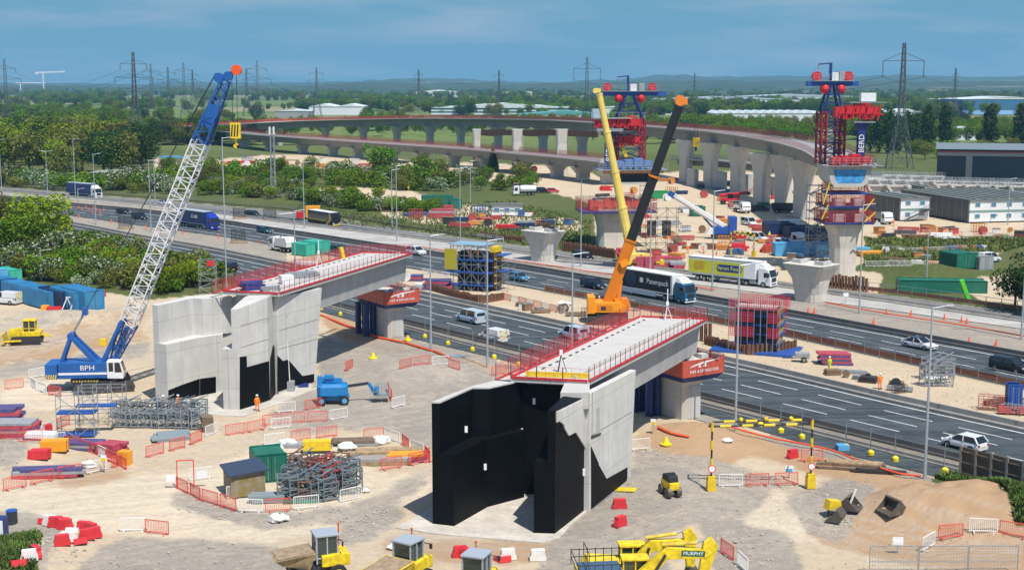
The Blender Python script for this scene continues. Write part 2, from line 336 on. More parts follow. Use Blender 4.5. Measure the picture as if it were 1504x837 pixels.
gr=mix(n3,ramp(n1,[(.3,(.045,.075,.010)),(.5,(.07,.105,.016)),(.72,(.13,.13,.035))]),(.022,.04,.006));gr=mix(.4,gr,ramp(n4,[(.35,(.05,.09,.02)),(.5,(.10,.13,.035)),(.62,(.15,.14,.055)),(.7,(.07,.12,.03))]))
vo=N('ShaderNodeTexVoronoi');vo.inputs['Scale'].default_value=.0042;vw=N('ShaderNodeVectorMath',operation='ADD');LK(geo.outputs['Position'],vw.inputs[0]);nv=N('ShaderNodeTexNoise');nv.inputs['Scale'].default_value=.004;LK(geo.outputs['Position'],nv.inputs[0])
vs_=N('ShaderNodeVectorMath',operation='SCALE');LK(nv.outputs['Color'],vs_.inputs[0]);vs_.inputs['Scale'].default_value=160;LK(vs_.outputs[0],vw.inputs[1]);LK(vw.outputs[0],vo.inputs[0]);sv=N('ShaderNodeSeparateColor');LK(vo.outputs['Color'],sv.inputs[0])
fields=ramp(sv.outputs[0],[(0,(.07,.13,.02)),(.25,(.15,.22,.05)),(.45,(.08,.13,.03)),(.62,(.24,.23,.11)),(.74,(.10,.19,.03)),(.9,(.34,.29,.18))])
sy=N('ShaderNodeSeparateXYZ');LK(geo.outputs['Position'],sy.inputs[0]);fr_=N('ShaderNodeMapRange');fr_.inputs[1].default_value=600;fr_.inputs[2].default_value=900;LK(sy.outputs[1],fr_.inputs[0]);gr=mix(fr_.outputs[0],gr,mix(.3,fields,gr))
c=mix(mth('MULTIPLY',soften(za.outputs['Alpha']),.55),sand,palec);c=mix(soften(sp.outputs[2]),c,dirt);c=mix(mth('MULTIPLY',soften(sp.outputs[0]),.95),c,grav)
c=mix(mth('MULTIPLY',ta.outputs['Fac'],.75),c,mix(n2,(.30,.245,.19),(.60,.53,.44)));c=mix(soften(sp.outputs[1]),c,gr)
LK(c,b.inputs['Base Color']);bp=N('ShaderNodeBump');bp.inputs['Strength'].default_value=.75;bp.inputs['Distance'].default_value=.12
LK(mth('ADD',mth('ADD',n3,mth('MULTIPLY',n2,1.5)),mth('MULTIPLY',ta.outputs['Fac'],-.5)),bp.inputs['Height']);LK(bp.outputs[0],b.inputs['Normal'])
me.materials.append(gm);ground=bpy.data.objects.new('ground',me);COL.objects.link(ground);ground['kind']='structure'
# ---------------------------------------------------------------- roads
def road_mat(name,c0,c1,stretch=True):
	m=mat(name,c0,.85,var=.0,bump=.15,bscale=8);t=m.node_tree;n_=t.nodes;b_=n_['Principled BSDF']
	g_=n_.new('ShaderNodeTexCoord');mp_=n_.new('ShaderNodeMapping');mp_.inputs['Rotation'].default_value=(0,0,R(51.5));mp_.inputs['Scale'].default_value=(.02,.9,1)
	a_=n_.new('ShaderNodeTexNoise');a_.inputs['Scale'].default_value=1.2;a_.inputs['Detail'].default_value=6;b2=n_.new('ShaderNodeTexNoise');b2 .inputs['Scale'].default_value=.25;b2 .inputs['Detail'].default_value=9;b2 .inputs['Roughness'].default_value=.7
	t.links.new(g_.outputs['Object'],mp_.inputs[0]);t.links.new(mp_.outputs[0],a_.inputs[0]);t.links.new(g_.outputs['Object'],b2 .inputs[0])
	x_=n_.new('ShaderNodeMix');x_.data_type='FLOAT';x_.inputs[0].default_value=.45;t.links.new(a_.outputs[0],x_.inputs[2]);t.links.new(b2 .outputs[0],x_.inputs[3])
	r_=n_.new('ShaderNodeValToRGB');r_.color_ramp.elements[0].position=.40;r_.color_ramp.elements[1].position=.61;r_.color_ramp.elements[0].color=(*c0,1);r_.color_ramp.elements[1].color=(*c1,1)
	t.links.new(x_.outputs[0],r_.inputs[0]);t.links.new(r_.outputs[0],b_.inputs['Base Color']);return m
M_ASPH=road_mat('asphalt',(.024,.033,.039),(.072,.090,.098));M_ASPH2=road_mat('worn_asphalt',(.13,.125,.115),(.24,.23,.21));M_CONC_STRIP=road_mat('cast_concrete',(.30,.285,.26),(.50,.48,.44));M_SHOUL=road_mat('brown_verge',(.17,.145,.115),(.27,.235,.19))
M_LINE=mat('road_paint',(.55,.55,.53),.8,var=.35,vscale=5)
def strip(E0,E1,m,name,z,x0=-400,x1=1960,step=10,kind='structure',thick=0):
	X=np.arange(x0,x1+1,step);p=edge(E0,X,z);q_=edge(E1,X,z);mb=MB()
	for i in range(len(X)-1):mb.add([p[i],p[i+1],q_[i+1],q_[i]],[(0,1,2,3)])
	o=mb.build(name,m);
	if kind:o['kind']=kind
	return o
strip(A0,A1,M_ASPH,'slip_road',.03,360);strip(A1,A2,M_SHOUL,'verge_strip',.045,360)
strip(A2,A8,M_ASPH,'motorway_near',.035,400);A2L=[(-400,296),(0,332),(113,352),(213,379),(280,396),(400,428)];strip(A2L,A8,M_ASPH,'motorway_near',.031,-400,410)
strip(B0,B9,M_ASPH,'motorway_middle',.035);strip(D0,C0,M_CONC_STRIP,'concrete_strip',.06);MIDC=[(x,y0*.45+y1*.55) for x,y0,y1 in zip(ALLX,interp(C0,ALLX),interp(C9,ALLX))]
strip(C0,MIDC,M_ASPH,'motorway_far',.035);strip(MIDC,C9,M_ASPH2,'hard_shoulder',.032)
mk=MB()
def lerpE(E0,E1,f,X):return[G(x,0+(1-f)*0+1,0) for x in X]
def along(P,z,wdt,on=None,off=None,phase=0.,a=0.,bmax=1e9):
	P=[Vector((p.x,p.y,0)) for p in P];S=[0.]
	for u,v in zip(P[:-1],P[1:]):S.append(S[-1]+(v-u).length)
	def at(s):
		k=max(0,min(len(S)-2,int(np.searchsorted(S,s))-1));f=(s-S[k])/max(1e-6,S[k+1]-S[k]);return P[k].lerp(P[k+1],f),(P[k+1]-P[k]).normalized()
	s=a+phase;seg=on or 6.
	while s+seg<min(S[-1],bmax):
		(p,d),(q_,e)=at(s),at(s+seg);nn=Vector((-d.y,d.x,0))*wdt/2;n2_=Vector((-e.y,e.x,0))*wdt/2
		mk.add([(p-nn)+Vector((0,0,z)),(q_-n2_)+Vector((0,0,z)),(q_+n2_)+Vector((0,0,z)),(p+nn)+Vector((0,0,z))],[(0,1,2,3)]);s+=seg+(off or 0.)
def lerp_edges(E0,E1,f,X):
	y0=interp(E0,X);y1=interp(E1,X);out=[]
	for x,u,v in zip(X,y0,y1):
		du=1/(u-123);dv=1/(v-123);out.append(G(x,123+1/(du*(1-f)+dv*f)))
	return out
XA=np.arange(120,1960,10.)
along(edge(A7,np.arange(-400,1960,10.)),.05,.28)
for k,f in enumerate((.25,.5,.75)):along(lerp_edges(A3,A7,f,XA),.05,.2,6.0,3.0,phase=(2.2,5.5,8.6)[k])
along(lerp_edges(A3,A7,0,XA),.05,.26,1.6,2.1)
XB=np.arange(-300,1960,10.)
BN=[(x,y-2.5) for x,y in B0]
along(edge(B8,XB),.05,.3);along(edge(BN,XB),.05,.22)
for k,f in enumerate((.34,.67)):along(lerp_edges(BN,B8,f,XB),.05,.2,6.0,3.0,phase=4.0*k)
along(edge([(x,y+1.2) for x,y in MIDC],XB),.05,.3);along(lerp_edges(C0,MIDC,.55,XB),.05,.2,4,5);along(edge([(x,y-1.2) for x,y in C0],XB),.05,.2)
mk.build('road_markings',M_LINE,kind='structure')
# ---------------------------------------------------------------- common colours
RED=mat('red_paint',(.50,.025,.035),.55,var=.2,vscale=2);REDM=mat('red_mesh',(.55,.06,.07),.6);BLUE=mat('blue_paint',(.02,.085,.34),.45,var=.15,vscale=2)
NAVY=mat('navy_paint',(.015,.035,.17),.45,var=.2,vscale=2);BLACKM=mat('black_membrane',(.0045,.005,.0065),.55,var=.35,vscale=.7,bump=.05,bscale=2,spec=.10)
STEEL=mat('galvanised_steel',(.33,.36,.38),.5,.4,var=.15,vscale=3);DKST=mat('dark_steel',(.045,.047,.05),.55,.3);RUST=mat('rusty_steel',(.16,.075,.04),.85,var=.4,vscale=1.5,bump=.2,bscale=8)
YEL=mat('yellow_paint',(.72,.50,.02),.45,var=.15,vscale=2);ORG=mat('orange_paint',(.80,.22,.01),.4,var=.12,vscale=1.5);WHITE=mat('white_paint',(.74,.75,.76),.45,var=.08,vscale=2)
TYRE=mat('tyre_rubber',(.022,.022,.023),.9,var=.3,vscale=5);GLASS=mat('dark_glass',(.012,.016,.02),.08,spec=.8);PLASTIC_W=mat('white_plastic',(.78,.76,.72),.6,var=.1,vscale=3);PLASTIC_R=mat('red_plastic',(.62,.03,.04),.5,var=.12,vscale=3)
TIMBER=mat('timber',(.36,.25,.14),.85,var=.35,vscale=2.2);WOODDK=mat('weathered_timber',(.17,.12,.08),.9,var=.35,vscale=2.2);GREENP=mat('green_paint',(.02,.17,.11),.5,var=.2,vscale=1.5);TAPE=mat('orange_barrier_tape',(.75,.10,.03),.6)
PINKR=mat('pink_red_steel',(.42,.06,.09),.6,var=.25,vscale=2);PURP=mat('purple_blue_steel',(.085,.075,.20),.55,var=.2,vscale=2);GREYP=mat('grey_paint',(.30,.31,.32),.6,var=.15,vscale=2)
def conc(name,c,var=.09,joints=None):
	"""board marked concrete: cloudy tone, vertical streaks of weather, fine pores"""
	m=mat(name,c,.88,bump=.12,bscale=3,spec=.25);t=m.node_tree;n_=t.nodes;b_=n_['Principled BSDF'];g_=n_.new('ShaderNodeTexCoord')
	mp_=n_.new('ShaderNodeMapping');mp_.inputs['Scale'].default_value=(1.3,1.3,.12);a_=n_.new('ShaderNodeTexNoise');a_.inputs['Scale'].default_value=1.4;a_.inputs['Detail'].default_value=8;a_.inputs['Roughness'].default_value=.7
	b2=n_.new('ShaderNodeTexNoise');b2 .inputs['Scale'].default_value=.5;b2 .inputs['Detail'].default_value=8;t.links.new(g_.outputs['Object'],mp_.inputs[0]);t.links.new(mp_.outputs[0],a_.inputs[0]);t.links.new(g_.outputs['Object'],b2 .inputs[0])
	x_=n_.new('ShaderNodeMix');x_.data_type='FLOAT';x_.inputs[0].default_value=.5;t.links.new(a_.outputs[0],x_.inputs[2]);t.links.new(b2 .outputs[0],x_.inputs[3])
	r_=n_.new('ShaderNodeValToRGB');e=r_.color_ramp.elements;e[0].position=.33;e[1].position=.66;e[0].color=(*[q*(1-2.2*var) for q in c],1);e[1].color=(*[min(1,q*(1+var)) for q in c],1)
	s_=n_.new('ShaderNodeSeparateXYZ');t.links.new(g_.outputs['Object'],s_.inputs[0])
	def M_(op,a,b=0.,c=None):
		o=n_.new('ShaderNodeMath');o.operation=op
		for i,q in enumerate((a,b) if c is None else(a,b,c)):
			if isinstance(q,(int,float)):o.inputs[i].default_value=q
			else:t.links.new(q,o.inputs[i])
		return o.outputs[0]
	d_=M_('ADD',M_('MULTIPLY',s_.outputs[0],.6),M_('MULTIPLY',s_.outputs[1],.8));ln_=M_('MAXIMUM',M_('LESS_THAN',M_('FRACT',M_('MULTIPLY',d_,.42)),.022),M_('LESS_THAN',M_('FRACT',M_('MULTIPLY',M_('ADD',s_.outputs[2],.9),.31)),.018))
	t.links.new(x_.outputs[0],r_.inputs[0]);k_=n_.new('ShaderNodeMix');k_.data_type='RGBA';k_.blend_type='MULTIPLY';t.links.new(M_('MULTIPLY',ln_,.45),k_.inputs[0]);t.links.new(r_.outputs[0],k_.inputs[6]);k_.inputs[7].default_value=(.45,.43,.40,1);t.links.new(k_.outputs[2],b_.inputs['Base Color']);return m
CONC=conc('new_concrete',(.585,.57,.535));CONC2=conc('pier_concrete',(.58,.545,.49),.07);CONC3=conc('deck_concrete',(.50,.485,.455),.05);CONCD=conc('grey_concrete',(.44,.44,.43),.1);CONC_V=conc('viaduct_concrete',(.30,.295,.285),.08)
CONC_B=conc('barrier_concrete',(.34,.32,.29),.12)
def PV(px,py,P,Q,off=0.):
	X=(px-752)/F_PX;Y=-(py-418.5)/F_PX;d=Vector((X,CP+Y*SP,-SP+Y*CP));n_=Vector((Q[1]-P[1],-(Q[0]-P[0]),0)).normalized()
	if n_.y>0:n_=-n_
	c_=Vector((0,0,CAM_Z));t_=n_.dot(Vector((P[0],P[1],0))-c_)/n_.dot(d);return c_+d*t_+n_*off
def plate(mb,pts,P,Q,th,mi=0):
	n_=Vector((Q[1]-P[1],-(Q[0]-P[0]),0)).normalized()
	if n_.y>0:n_=-n_
	n=len(pts);a=[PV(x,y,P,Q) for x,y in pts];b=[p+n_*th for p in a]
	return mb.add(a+b,[tuple(range(n)),tuple(range(2*n-1,n-1,-1))]+[(i,i+n,(i+1)%n+n,(i+1)%n) for i in range(n)],mi)
def local(o_loc,pts):return[Vector(p)-Vector(o_loc) for p in pts]
def xy(*a):return tuple(G(*a))[:2]
def mesh_panel(w_,h_,mat_,pitch=.14,r=.022):
	key=('meshpanel',w_,h_,mat_.name,pitch)
	if key in MAT:return MAT[key]
	mb=MB()
	k=max(2,int(w_/pitch))
	for i in range(k+1):x=w_*i/k;mb.add([(x-r/2,0,0),(x+r/2,0,0),(x+r/2,0,h_),(x-r/2,0,h_)],[(0,1,2,3)]);
	k=max(2,int(h_/pitch))
	for i in range(k+1):z=h_*i/k;mb.add([(0,.004,z-r/2),(w_,.004,z-r/2),(w_,.004,z+r/2),(0,.004,z+r/2)],[(0,1,2,3)])
	MAT[key]=mb.mesh('mesh_panel',mat_);return MAT[key]
def put(mesh,name,parent,loc,rz=0.,scale=None,label=None,rx=0.,ry=0.):
	o=bpy.data.objects.new(name,mesh);COL.objects.link(o);o.parent=parent;o.location=loc;o.rotation_euler=(rx,ry,rz)
	if scale is not None:o.scale=scale if isinstance(scale,tuple) else(scale,)*3
	if label:o['label']=label
	return o
# ---------------------------------------------------------------- the two bridge decks over the near carriageway
def railing(parent,a,b,spacing,matm,h=1.15,panel=True,post=DKST,pitch=.16,posts=True):
	a=Vector(a);b=Vector(b);d=b-a;L_=d.length;n=max(1,round(L_/spacing));s=L_/n;rz=math.atan2(d.y,d.x);sl=math.atan2(d.z,math.hypot(d.x,d.y))
	pm=MAT.get(('post',h,post.name))
	if pm is None:pm=MB().box((0,0,h/2),(.045,.045,h)).mesh('guard_post',post);MAT[('post',h,post.name)]=pm
	for i in range(n+1):
		if posts:put(pm,'guard_post',parent,a+d*(i/n),rz)
		if panel and i<n:put(mesh_panel(round(s-.08,3),round(h*.88,2),matm,pitch),'mesh_panel',parent,a+d*(i/n)+Vector((math.cos(rz)*.04,math.sin(rz)*.04,.08)),rz,ry=-sl)
def deck(name,label,NL,NR,FR,FL,Z,depth=3.5,over=.68,th=.32):
	c=(Vector(NL)+Vector(NR))/2;o=(c.x,c.y,0);T_=thing(name,label,'bridge deck',o)
	A_,B_,C_,D_=[Vector((p[0]-o[0],p[1]-o[1],0)) for p in(NL,NR,FR,FL)]
	MB().prism([A_,B_,C_,D_],Z-th,Z).build('deck_slab',CONC3,T_,bevel=.03)
	u=(C_-B_).normalized();v=(B_-A_).normalized();v=(v-u*v.dot(u)).normalized()
	a,b,c_,d=A_+v*over+u*1.6,B_-v*over+u*1.6,C_-v*over-u*.25,D_+v*over-u*.25
	mb=MB();inn=.35
	mb.add([(p.x,p.y,Z-depth) for p in(a+v*inn,b-v*inn,c_-v*inn,d+v*inn)]+[(p.x,p.y,Z-th-.004) for p in(a,b,c_,d)],[(3,2,1,0),(4,5,6,7),(0,1,5,4),(1,2,6,5),(2,3,7,6),(3,0,4,7)])
	mb.build('box_girder',CONCD,T_)
	for s_,p,q_ in((1,b,c_),(-1,a,d)):
		e=v*s_;MB().add([p+Vector((0,0,Z-th-.002)),q_+Vector((0,0,Z-th-.002)),q_+e*(over-.04)+Vector((0,0,Z-th-.002)),p+e*(over-.04)+Vector((0,0,Z-th-.002)),p+Vector((0,0,Z-th-.3)),q_+Vector((0,0,Z-th-.3))],[(0,1,2,3),(4,3,2,5),(0,4,5,1),(0,3,4),(1,5,2)]).build('cantilever_haunch',CONCD,T_)
	for p,q_,m_ in((A_,B_,RED),(B_,C_,RED),(A_,D_,RED),(D_,C_,RED)):
		e=(q_-p).normalized()*.12;MB().beam(p+e+Vector((0,0,Z+.09)),q_-e+Vector((0,0,Z+.09)),.12,.2).build('edge_board',m_,T_)
	return T_,(A_,B_,C_,D_),u,v,o
DK={}
for nm,lb,pts,Z in(('bridge_deck','pale concrete box girder deck reaching over the motorway from the black abutment',[(750,555.5),(865,561),(1039,469.5),(940,466)],10.1),('bridge_deck','pale concrete box girder deck cluttered with site gear, reaching out from the grey concrete abutment',[(327,428),(410,432),(606,373),(532,371.5)],11.4)):
	NL,NR,FR,FL=[G(x,y,Z) for x,y in pts]
	T_,(A_,B_,C_,D_),u,v,o=deck(nm,lb,NL,NR,FR,FL,Z);DK[Z]=(T_,A_,B_,C_,D_,u,v,Vector(o))
	up=Vector((0,0,Z+.02));e1=v*.3
	railing(T_,A_+up+e1*0,D_+up,2.0,REDM,1.3,pitch=.13);railing(T_,B_+up,C_+up,1.2,REDM,1.25,pitch=.3);railing(T_,D_+up,C_+up,1.2,REDM,1.25,pitch=.14);railing(T_,A_+up,B_+up,2.2,REDM,1.1,pitch=.55)
	out=-v*1.35
	MB().beam(A_+out+Vector((0,0,Z-.25)),D_+out+Vector((0,0,Z-.25)),.25,.08).build('walkway',RED,T_)
	railing(T_,A_+out+Vector((0,0,Z-.2)),D_+out+Vector((0,0,Z-.2)),2.4,REDM,1.4,pitch=.13)
	bk=MB();n=int((D_-A_).length/2.4)
	for i in range(n+1):p=A_.lerp(D_,i/n);bk.beam(p+Vector((0,0,Z-.2)),p+out+Vector((0,0,Z-.28)),.08)
	bk.build('bracket',DKST,T_,kind='stuff')
	sb=MB();L_=(C_-B_).length;k=int(L_/1.5)
	for i in range(1,k):p=A_.lerp(D_,i/k)+v*.95;sb.box((p.x,p.y,Z+.035),(.5,.16,.07),math.atan2(u.y,u.x))
	sb.build('starter_bars',DKST,T_,kind='stuff')
	k=MB().beam(B_.lerp(C_,.02)-v*1.5+Vector((0,0,Z+.12)),C_-v*1.5-u*1+Vector((0,0,Z+.12)),.12,.24).build('kerb',CONC3,T_)
# things only on the right deck
T_,A_,B_,C_,D_,u,v,o=DK[10.1];Z=10.1
MB().beam(A_+u*1.3+v*.8+Vector((0,0,Z+.22)),B_+u*1.3-v*.5+Vector((0,0,Z+.22)),.18,.42).build('toe_board',YEL,T_,label='yellow board across the near end')
# abutments ---------------------------------------------------------------------------------------
def wall_poly(name,parent,o,pts,z0,z1,m_,zz=None,bev=0):
	return MB().prism([(p[0]-o[0],p[1]-o[1]) for p in pts],z0,z1).build(name,m_,parent,bevel=bev)
def abutment(name,label,black,S):
	o=G(*S['origin']);T_=thing(name,label,'abutment',(o.x,o.y,0));Z=S['Z'];zl=S['zl'];ext=BLACKM if black else CONC
	q=lambda p,z:G(p[0],p[1],z)
	Lo=[q(p,p[2] if len(p)>2 else Z) for p in S['Lout']];Li=[q(p,p[2] if len(p)>2 else Z) for p in S['Lin']]
	wall_poly('wing_wall',T_,o,Lo+Li[::-1],zl,Z,ext)
	if black:
		e=.03;wall_poly('coping',T_,o,Lo+Li[::-1],Z+.002,Z+.12,CONC3)
	Lb=[q(p,0) for p in S['Lbot']]
	wall_poly('wall_base',T_,o,Lo+Lb[::-1][:-1],0,zl-.003,ext)
	Rb=[q(p,0) for p in S['Rbot']];Rt=[Rb[1].lerp(Rb[0],.36)]+Rb[1:-1]+[Rb[-1].lerp(Rb[-2],.3)]
	MB().loft([[(p.x-o.x,p.y-o.y,zl) for p in Rt],[(p.x-o.x,p.y-o.y,z) for p,z in zip(Rt,S['Rz'])]]).build('wing_wall',BLACKM if black else CONC,T_);wall_poly('wall_base',T_,o,Rb,0,zl-.003,BLACKM if black else CONC)
	Bk=[Li[-1],Rt[-2],Rt[-1]];p,r_=S['back'];P=q(p,Z);Q=q(r_,Z);n_=Vector((Q.y-P.y,-(Q.x-P.x),0)).normalized()
	if n_.y>0:n_=-n_
	wall_poly('back_wall',T_,o,[P,Q,Q-n_*2.2,P-n_*2.2],0,Z-.34,ext)
	P=q(S['wing'][0],S['wz']);Q=q(S['wing'][1],S['wz2']);n_=Vector((Q.y-P.y,-(Q.x-P.x),0)).normalized()
	if n_.y>0:n_=-n_
	mb=MB();bq=G(*S['wingbot']);k=.55;Qb=Vector((bq.x,bq.y,0));P0=Vector((P.x,P.y,0));dq=(Q-P);dq.z=0
	Qb=P0+dq.normalized()*min(dq.length-.1,(Qb-P0).dot(dq.normalized()))
	f=[Vector((P0 .x,P0 .y,0)),Qb,Vector((Q.x,Q.y,Q.z)),Vector((P.x,P.y,P.z))];bk=[a_-n_*k for a_ in f]
	mb.add([(a_.x-o.x,a_.y-o.y,a_.z) for a_ in f+bk],[(0,1,2,3),(7,6,5,4),(0,4,5,1),(1,5,6,2),(2,6,7,3),(3,7,4,0)]);mb.build('side_wing',CONC,T_,bevel=.04)
	return T_,o,P,Q,q,Lo,Li,Lb,Rt,Rb
SR=dict(origin=(635,771),Z=9.7,zl=GH(667,774,668),Lout=[(634,592),(694,568.5),(752,554.5)],Lin=[(646,592.4),(694,571),(718.5,571),(772,559)],Lbot=[(635,771.5),(667,774),(716,746),(770,731.6)],Rtop=[(805,602,9.66),(815.5,603,9.66),(866.5,578.3,9.43),(866,567,9.43),(845,570,9.43)],Rz=(9.68,9.68,9.45,9.45,9.6),Rbot=[(784,784),(815,785),(863,747),(859,728),(838,730)],back=((768,560),(862,562)),wing=((867,577),(934,543)),wz=9.8,wz2=9.5,wingbot=(922,703))
TR_,o,WP,WQ,q,Lo,Li,Lb,Rt,Rb=abutment('abutment','tall black waterproofed bridge abutment with open front and a pale concrete right wing',True,SR)
def panel(parent,o,pts,P,Q,th,m_,name,label=None):
	mb=MB();plate(mb,pts,P,Q,th);mb.v=[(a[0]-o[0],a[1]-o[1],a[2]) for a in mb.v];return mb.build(name,m_,parent,label=label)
F0=Rb[1];F1=Rb[2]
panel(TR_,o,[(816.5,604.5),(866.3,580),(863,661),(858,657),(852,647),(844,634),(834,639.5),(828,629),(826.5,623),(820,618),(816.5,620)],F0,F1,.12,CONC,'bare_concrete_face')
panel(TR_,o,[(868,682),(878,680.5),(890.5,703),(921,686),(920.5,704.5),(868,747)],WP,WQ,.05,BLACKM,'membrane','black waterproofing with a stepped top edge')
panel(TR_,o,[(867.5,655),(869,658),(879,681),(868,684)],WP,WQ,.052,BLACKM,'membrane')
panel(TR_,o,[(876,600),(880,597),(880,636),(876,640)],WP,WQ,.03,CONCD,'recess_panel');panel(TR_,o,[(868,640),(882,635),(882,638),(868,644)],WP,WQ,.05,DKST,'bearing_slot')
JD=mat('joint_line',(.27,.255,.235),.9)
for a_,b_ in(((869,638),(928,604)),((869,640),(869.7,576))):panel(TR_,o,[a_,b_,(b_[0],b_[1]+.9),(a_[0],a_[1]+.9)] if a_[1]!=640 else[a_,b_,(b_[0]+.7,b_[1]),(a_[0]+.7,a_[1])],WP,WQ,.02,JD,'joint')
TAG=mat('white_tag',(.8,.8,.8),.5)
for x,y in((683,629),(711,684),(782.5,588)):p=PV(x,y,Lb[1],Lb[3]);MB().box((0,0,0),(.22,.06,.5)).build('tag_plate',TAG,TR_,(p.x-o.x+.1,p.y-o.y-.25,p.z))
p=PV(856,693,F0,F1,.1);MB().box((0,0,0),(.2,.2,.55)).build('tag_plate',TAG,TR_,(p.x-o.x,p.y-o.y,p.z))
# end beam: the pale block between the two limbs at the deck end
b0=G(829,563,9.9);b1=G(866,563,9.9);e0=G(820,579,8.9)
MB().prism([(p.x-o.x,p.y-o.y) for p in(b0,b1,G(866,577,9.9),G(823,577,9.9))],8.6,9.95).build('end_block',CONC3,TR_,bevel=.03)
SLm=dict(origin=(225,590),Z=10.62,zl=GH(247,594,506),Lout=[(223.5,449.5,10.49),(277,434.5,10.65),(325,428,10.9)],Lin=[(232,450.5,10.49),(284,437.5,10.65),(297,438.5,10.65),(341,431.5,10.9)],Lbot=[(225,591),(247,594),(293,582),(330,575)],Rtop=[(343,454,10.76),(349.5,454.5,10.76),(397,438,11.3),(407,433,11.4),(404,428,11.35),(385,430,11.35)],Rz=(10.76,10.76,11.3,11.35,11.35,11.0),Rbot=[(328.5,601.7),(352,602.6),(396,589),(407,577),(390,574),(352,584)],back=((297,437.5),(408,431)),wing=((406,437),(473,423)),wz=10.9,wz2=10.7,wingbot=(461,561))
TL_,o2,WP2,WQ2,q,Lo2,Li2,Lb2,Rt2,Rb2=abutment('abutment','tall pale grey concrete bridge abutment with black patches along its foot',False,SLm)
panel(TL_,o2,[(247,573),(267,565),(293,556),(293,581.5),(247,593.5)],Lb2[1],Lb2[2],.04,BLACKM,'membrane','black waterproofing along the foot of the left limb')
panel(TL_,o2,[(293.6,556),(317,553),(317,577),(293.6,581)],Lb2[2],Lb2[3],.04,BLACKM,'membrane')
panel(TL_,o2,[(352,524),(362,523),(362.5,539),(395,530),(396,587),(352,601.5)],Rb2[1],Rb2[2],.04,BLACKM,'membrane','large black waterproofed patch with a stepped top')
panel(TL_,o2,[(396.5,528),(401,506),(407,522),(407,575),(396.5,587)],Rb2[2],Rb2[3],.04,BLACKM,'membrane')
panel(TL_,o2,[(407.6,522),(415,530),(423,528),(444,552),(461,549),(461,561),(434,566),(408,575)],WP2,WQ2,.05,BLACKM,'membrane','black waterproofing with a zigzag top edge')
for a_,b_ in(((353,478),(395,466)),((353,510),(395,497))):panel(TL_,o2,[a_,b_,(b_[0],b_[1]+.7),(a_[0],a_[1]+.7)],Rb2[1],Rb2[2],.02,JD,'joint')
for a_,b_ in(((410,485),(468,468)),((410,512),(466,497))):panel(TL_,o2,[a_,b_,(b_[0],b_[1]+.7),(a_[0],a_[1]+.7)],WP2,WQ2,.02,JD,'joint')
p=Lo2[1];
# concrete floor slabs and the ground beam below the abutments
def slab(pts,z,m_,name,th=.25):
	mb=MB();mb.prism([tuple(G(x,y))[:2] for x,y in pts],z-th,z);o_=mb.build(name,m_,kind='structure');return o_
slab([(581,776),(624,752),(640,742),(700,700),(860,700),(868,736),(862,752),(836,775),(822,791),(796,798),(650,786)],.10,conc('floor_concrete',(.55,.50,.43),.14),'abutment_floor')
slab([(222,598),(240,570),(400,550),(470,556),(478,566),(412,592),(358,612),(224,606)],.08,conc('floor_concrete2',(.52,.48,.42),.12),'abutment_floor')
# ---------------------------------------------------------------- piers with red and blue formwork platforms
def ring(cx,cy,w_,d_,ch,z):return[(cx-w_/2+ch,cy-d_/2,z),(cx+w_/2-ch,cy-d_/2,z),(cx+w_/2,cy-d_/2+ch,z),(cx+w_/2,cy+d_/2-ch,z),(cx+w_/2-ch,cy+d_/2,z),(cx-w_/2+ch,cy+d_/2,z),(cx-w_/2,cy+d_/2-ch,z),(cx-w_/2,cy-d_/2+ch,z)]
def shaft(prof,m_,T_,name='shaft'):
	return MB().loft([ring(0,0,w_,d_,c_,z) for z,w_,d_,c_ in prof]).build(name,m_,T_)
def platform(T_,z,w_,d_,boards=RED,h=1.9,banner=None,base=NAVY,cy=0.,splay=.45,pitch=.12):
	x,y=w_/2,d_/2
	MB().box((0,cy,z-.18),(w_+.3,d_+.3,.36)).build('platform_frame',base,T_,bevel=.03)
	for(ax,ay,bx,by) in((-x,-y,x,-y),(x,-y,x,y),(x,y,-x,y),(-x,y,-x,-y)):
		n=max(1,round(math.hypot(bx-ax,by-ay)/1.6));rz=math.atan2(by-ay,bx-ax);s_=math.hypot(bx-ax,by-ay)/n
		for i in range(n):put(mesh_panel(round(s_-.06,2),h,boards if banner is None or ay>-y+.01 or by>-y+.01 else boards,pitch,.04),'guard_panel',T_,(ax+(bx-ax)*i/n,ay+cy+(by-ay)*i/n,z),rz,rx=.12)
		for i in range(n):put(MAT.setdefault(('pp',h),MB().box((0,0,h/2),(.09,.09,h)).mesh('post',RED)),'guard_post',T_,(ax+(bx-ax)*i/n,ay+cy+(by-ay)*i/n,z))
REDB=mat('red_banner',(.48,.085,.05),.6,var=.1,vscale=1)
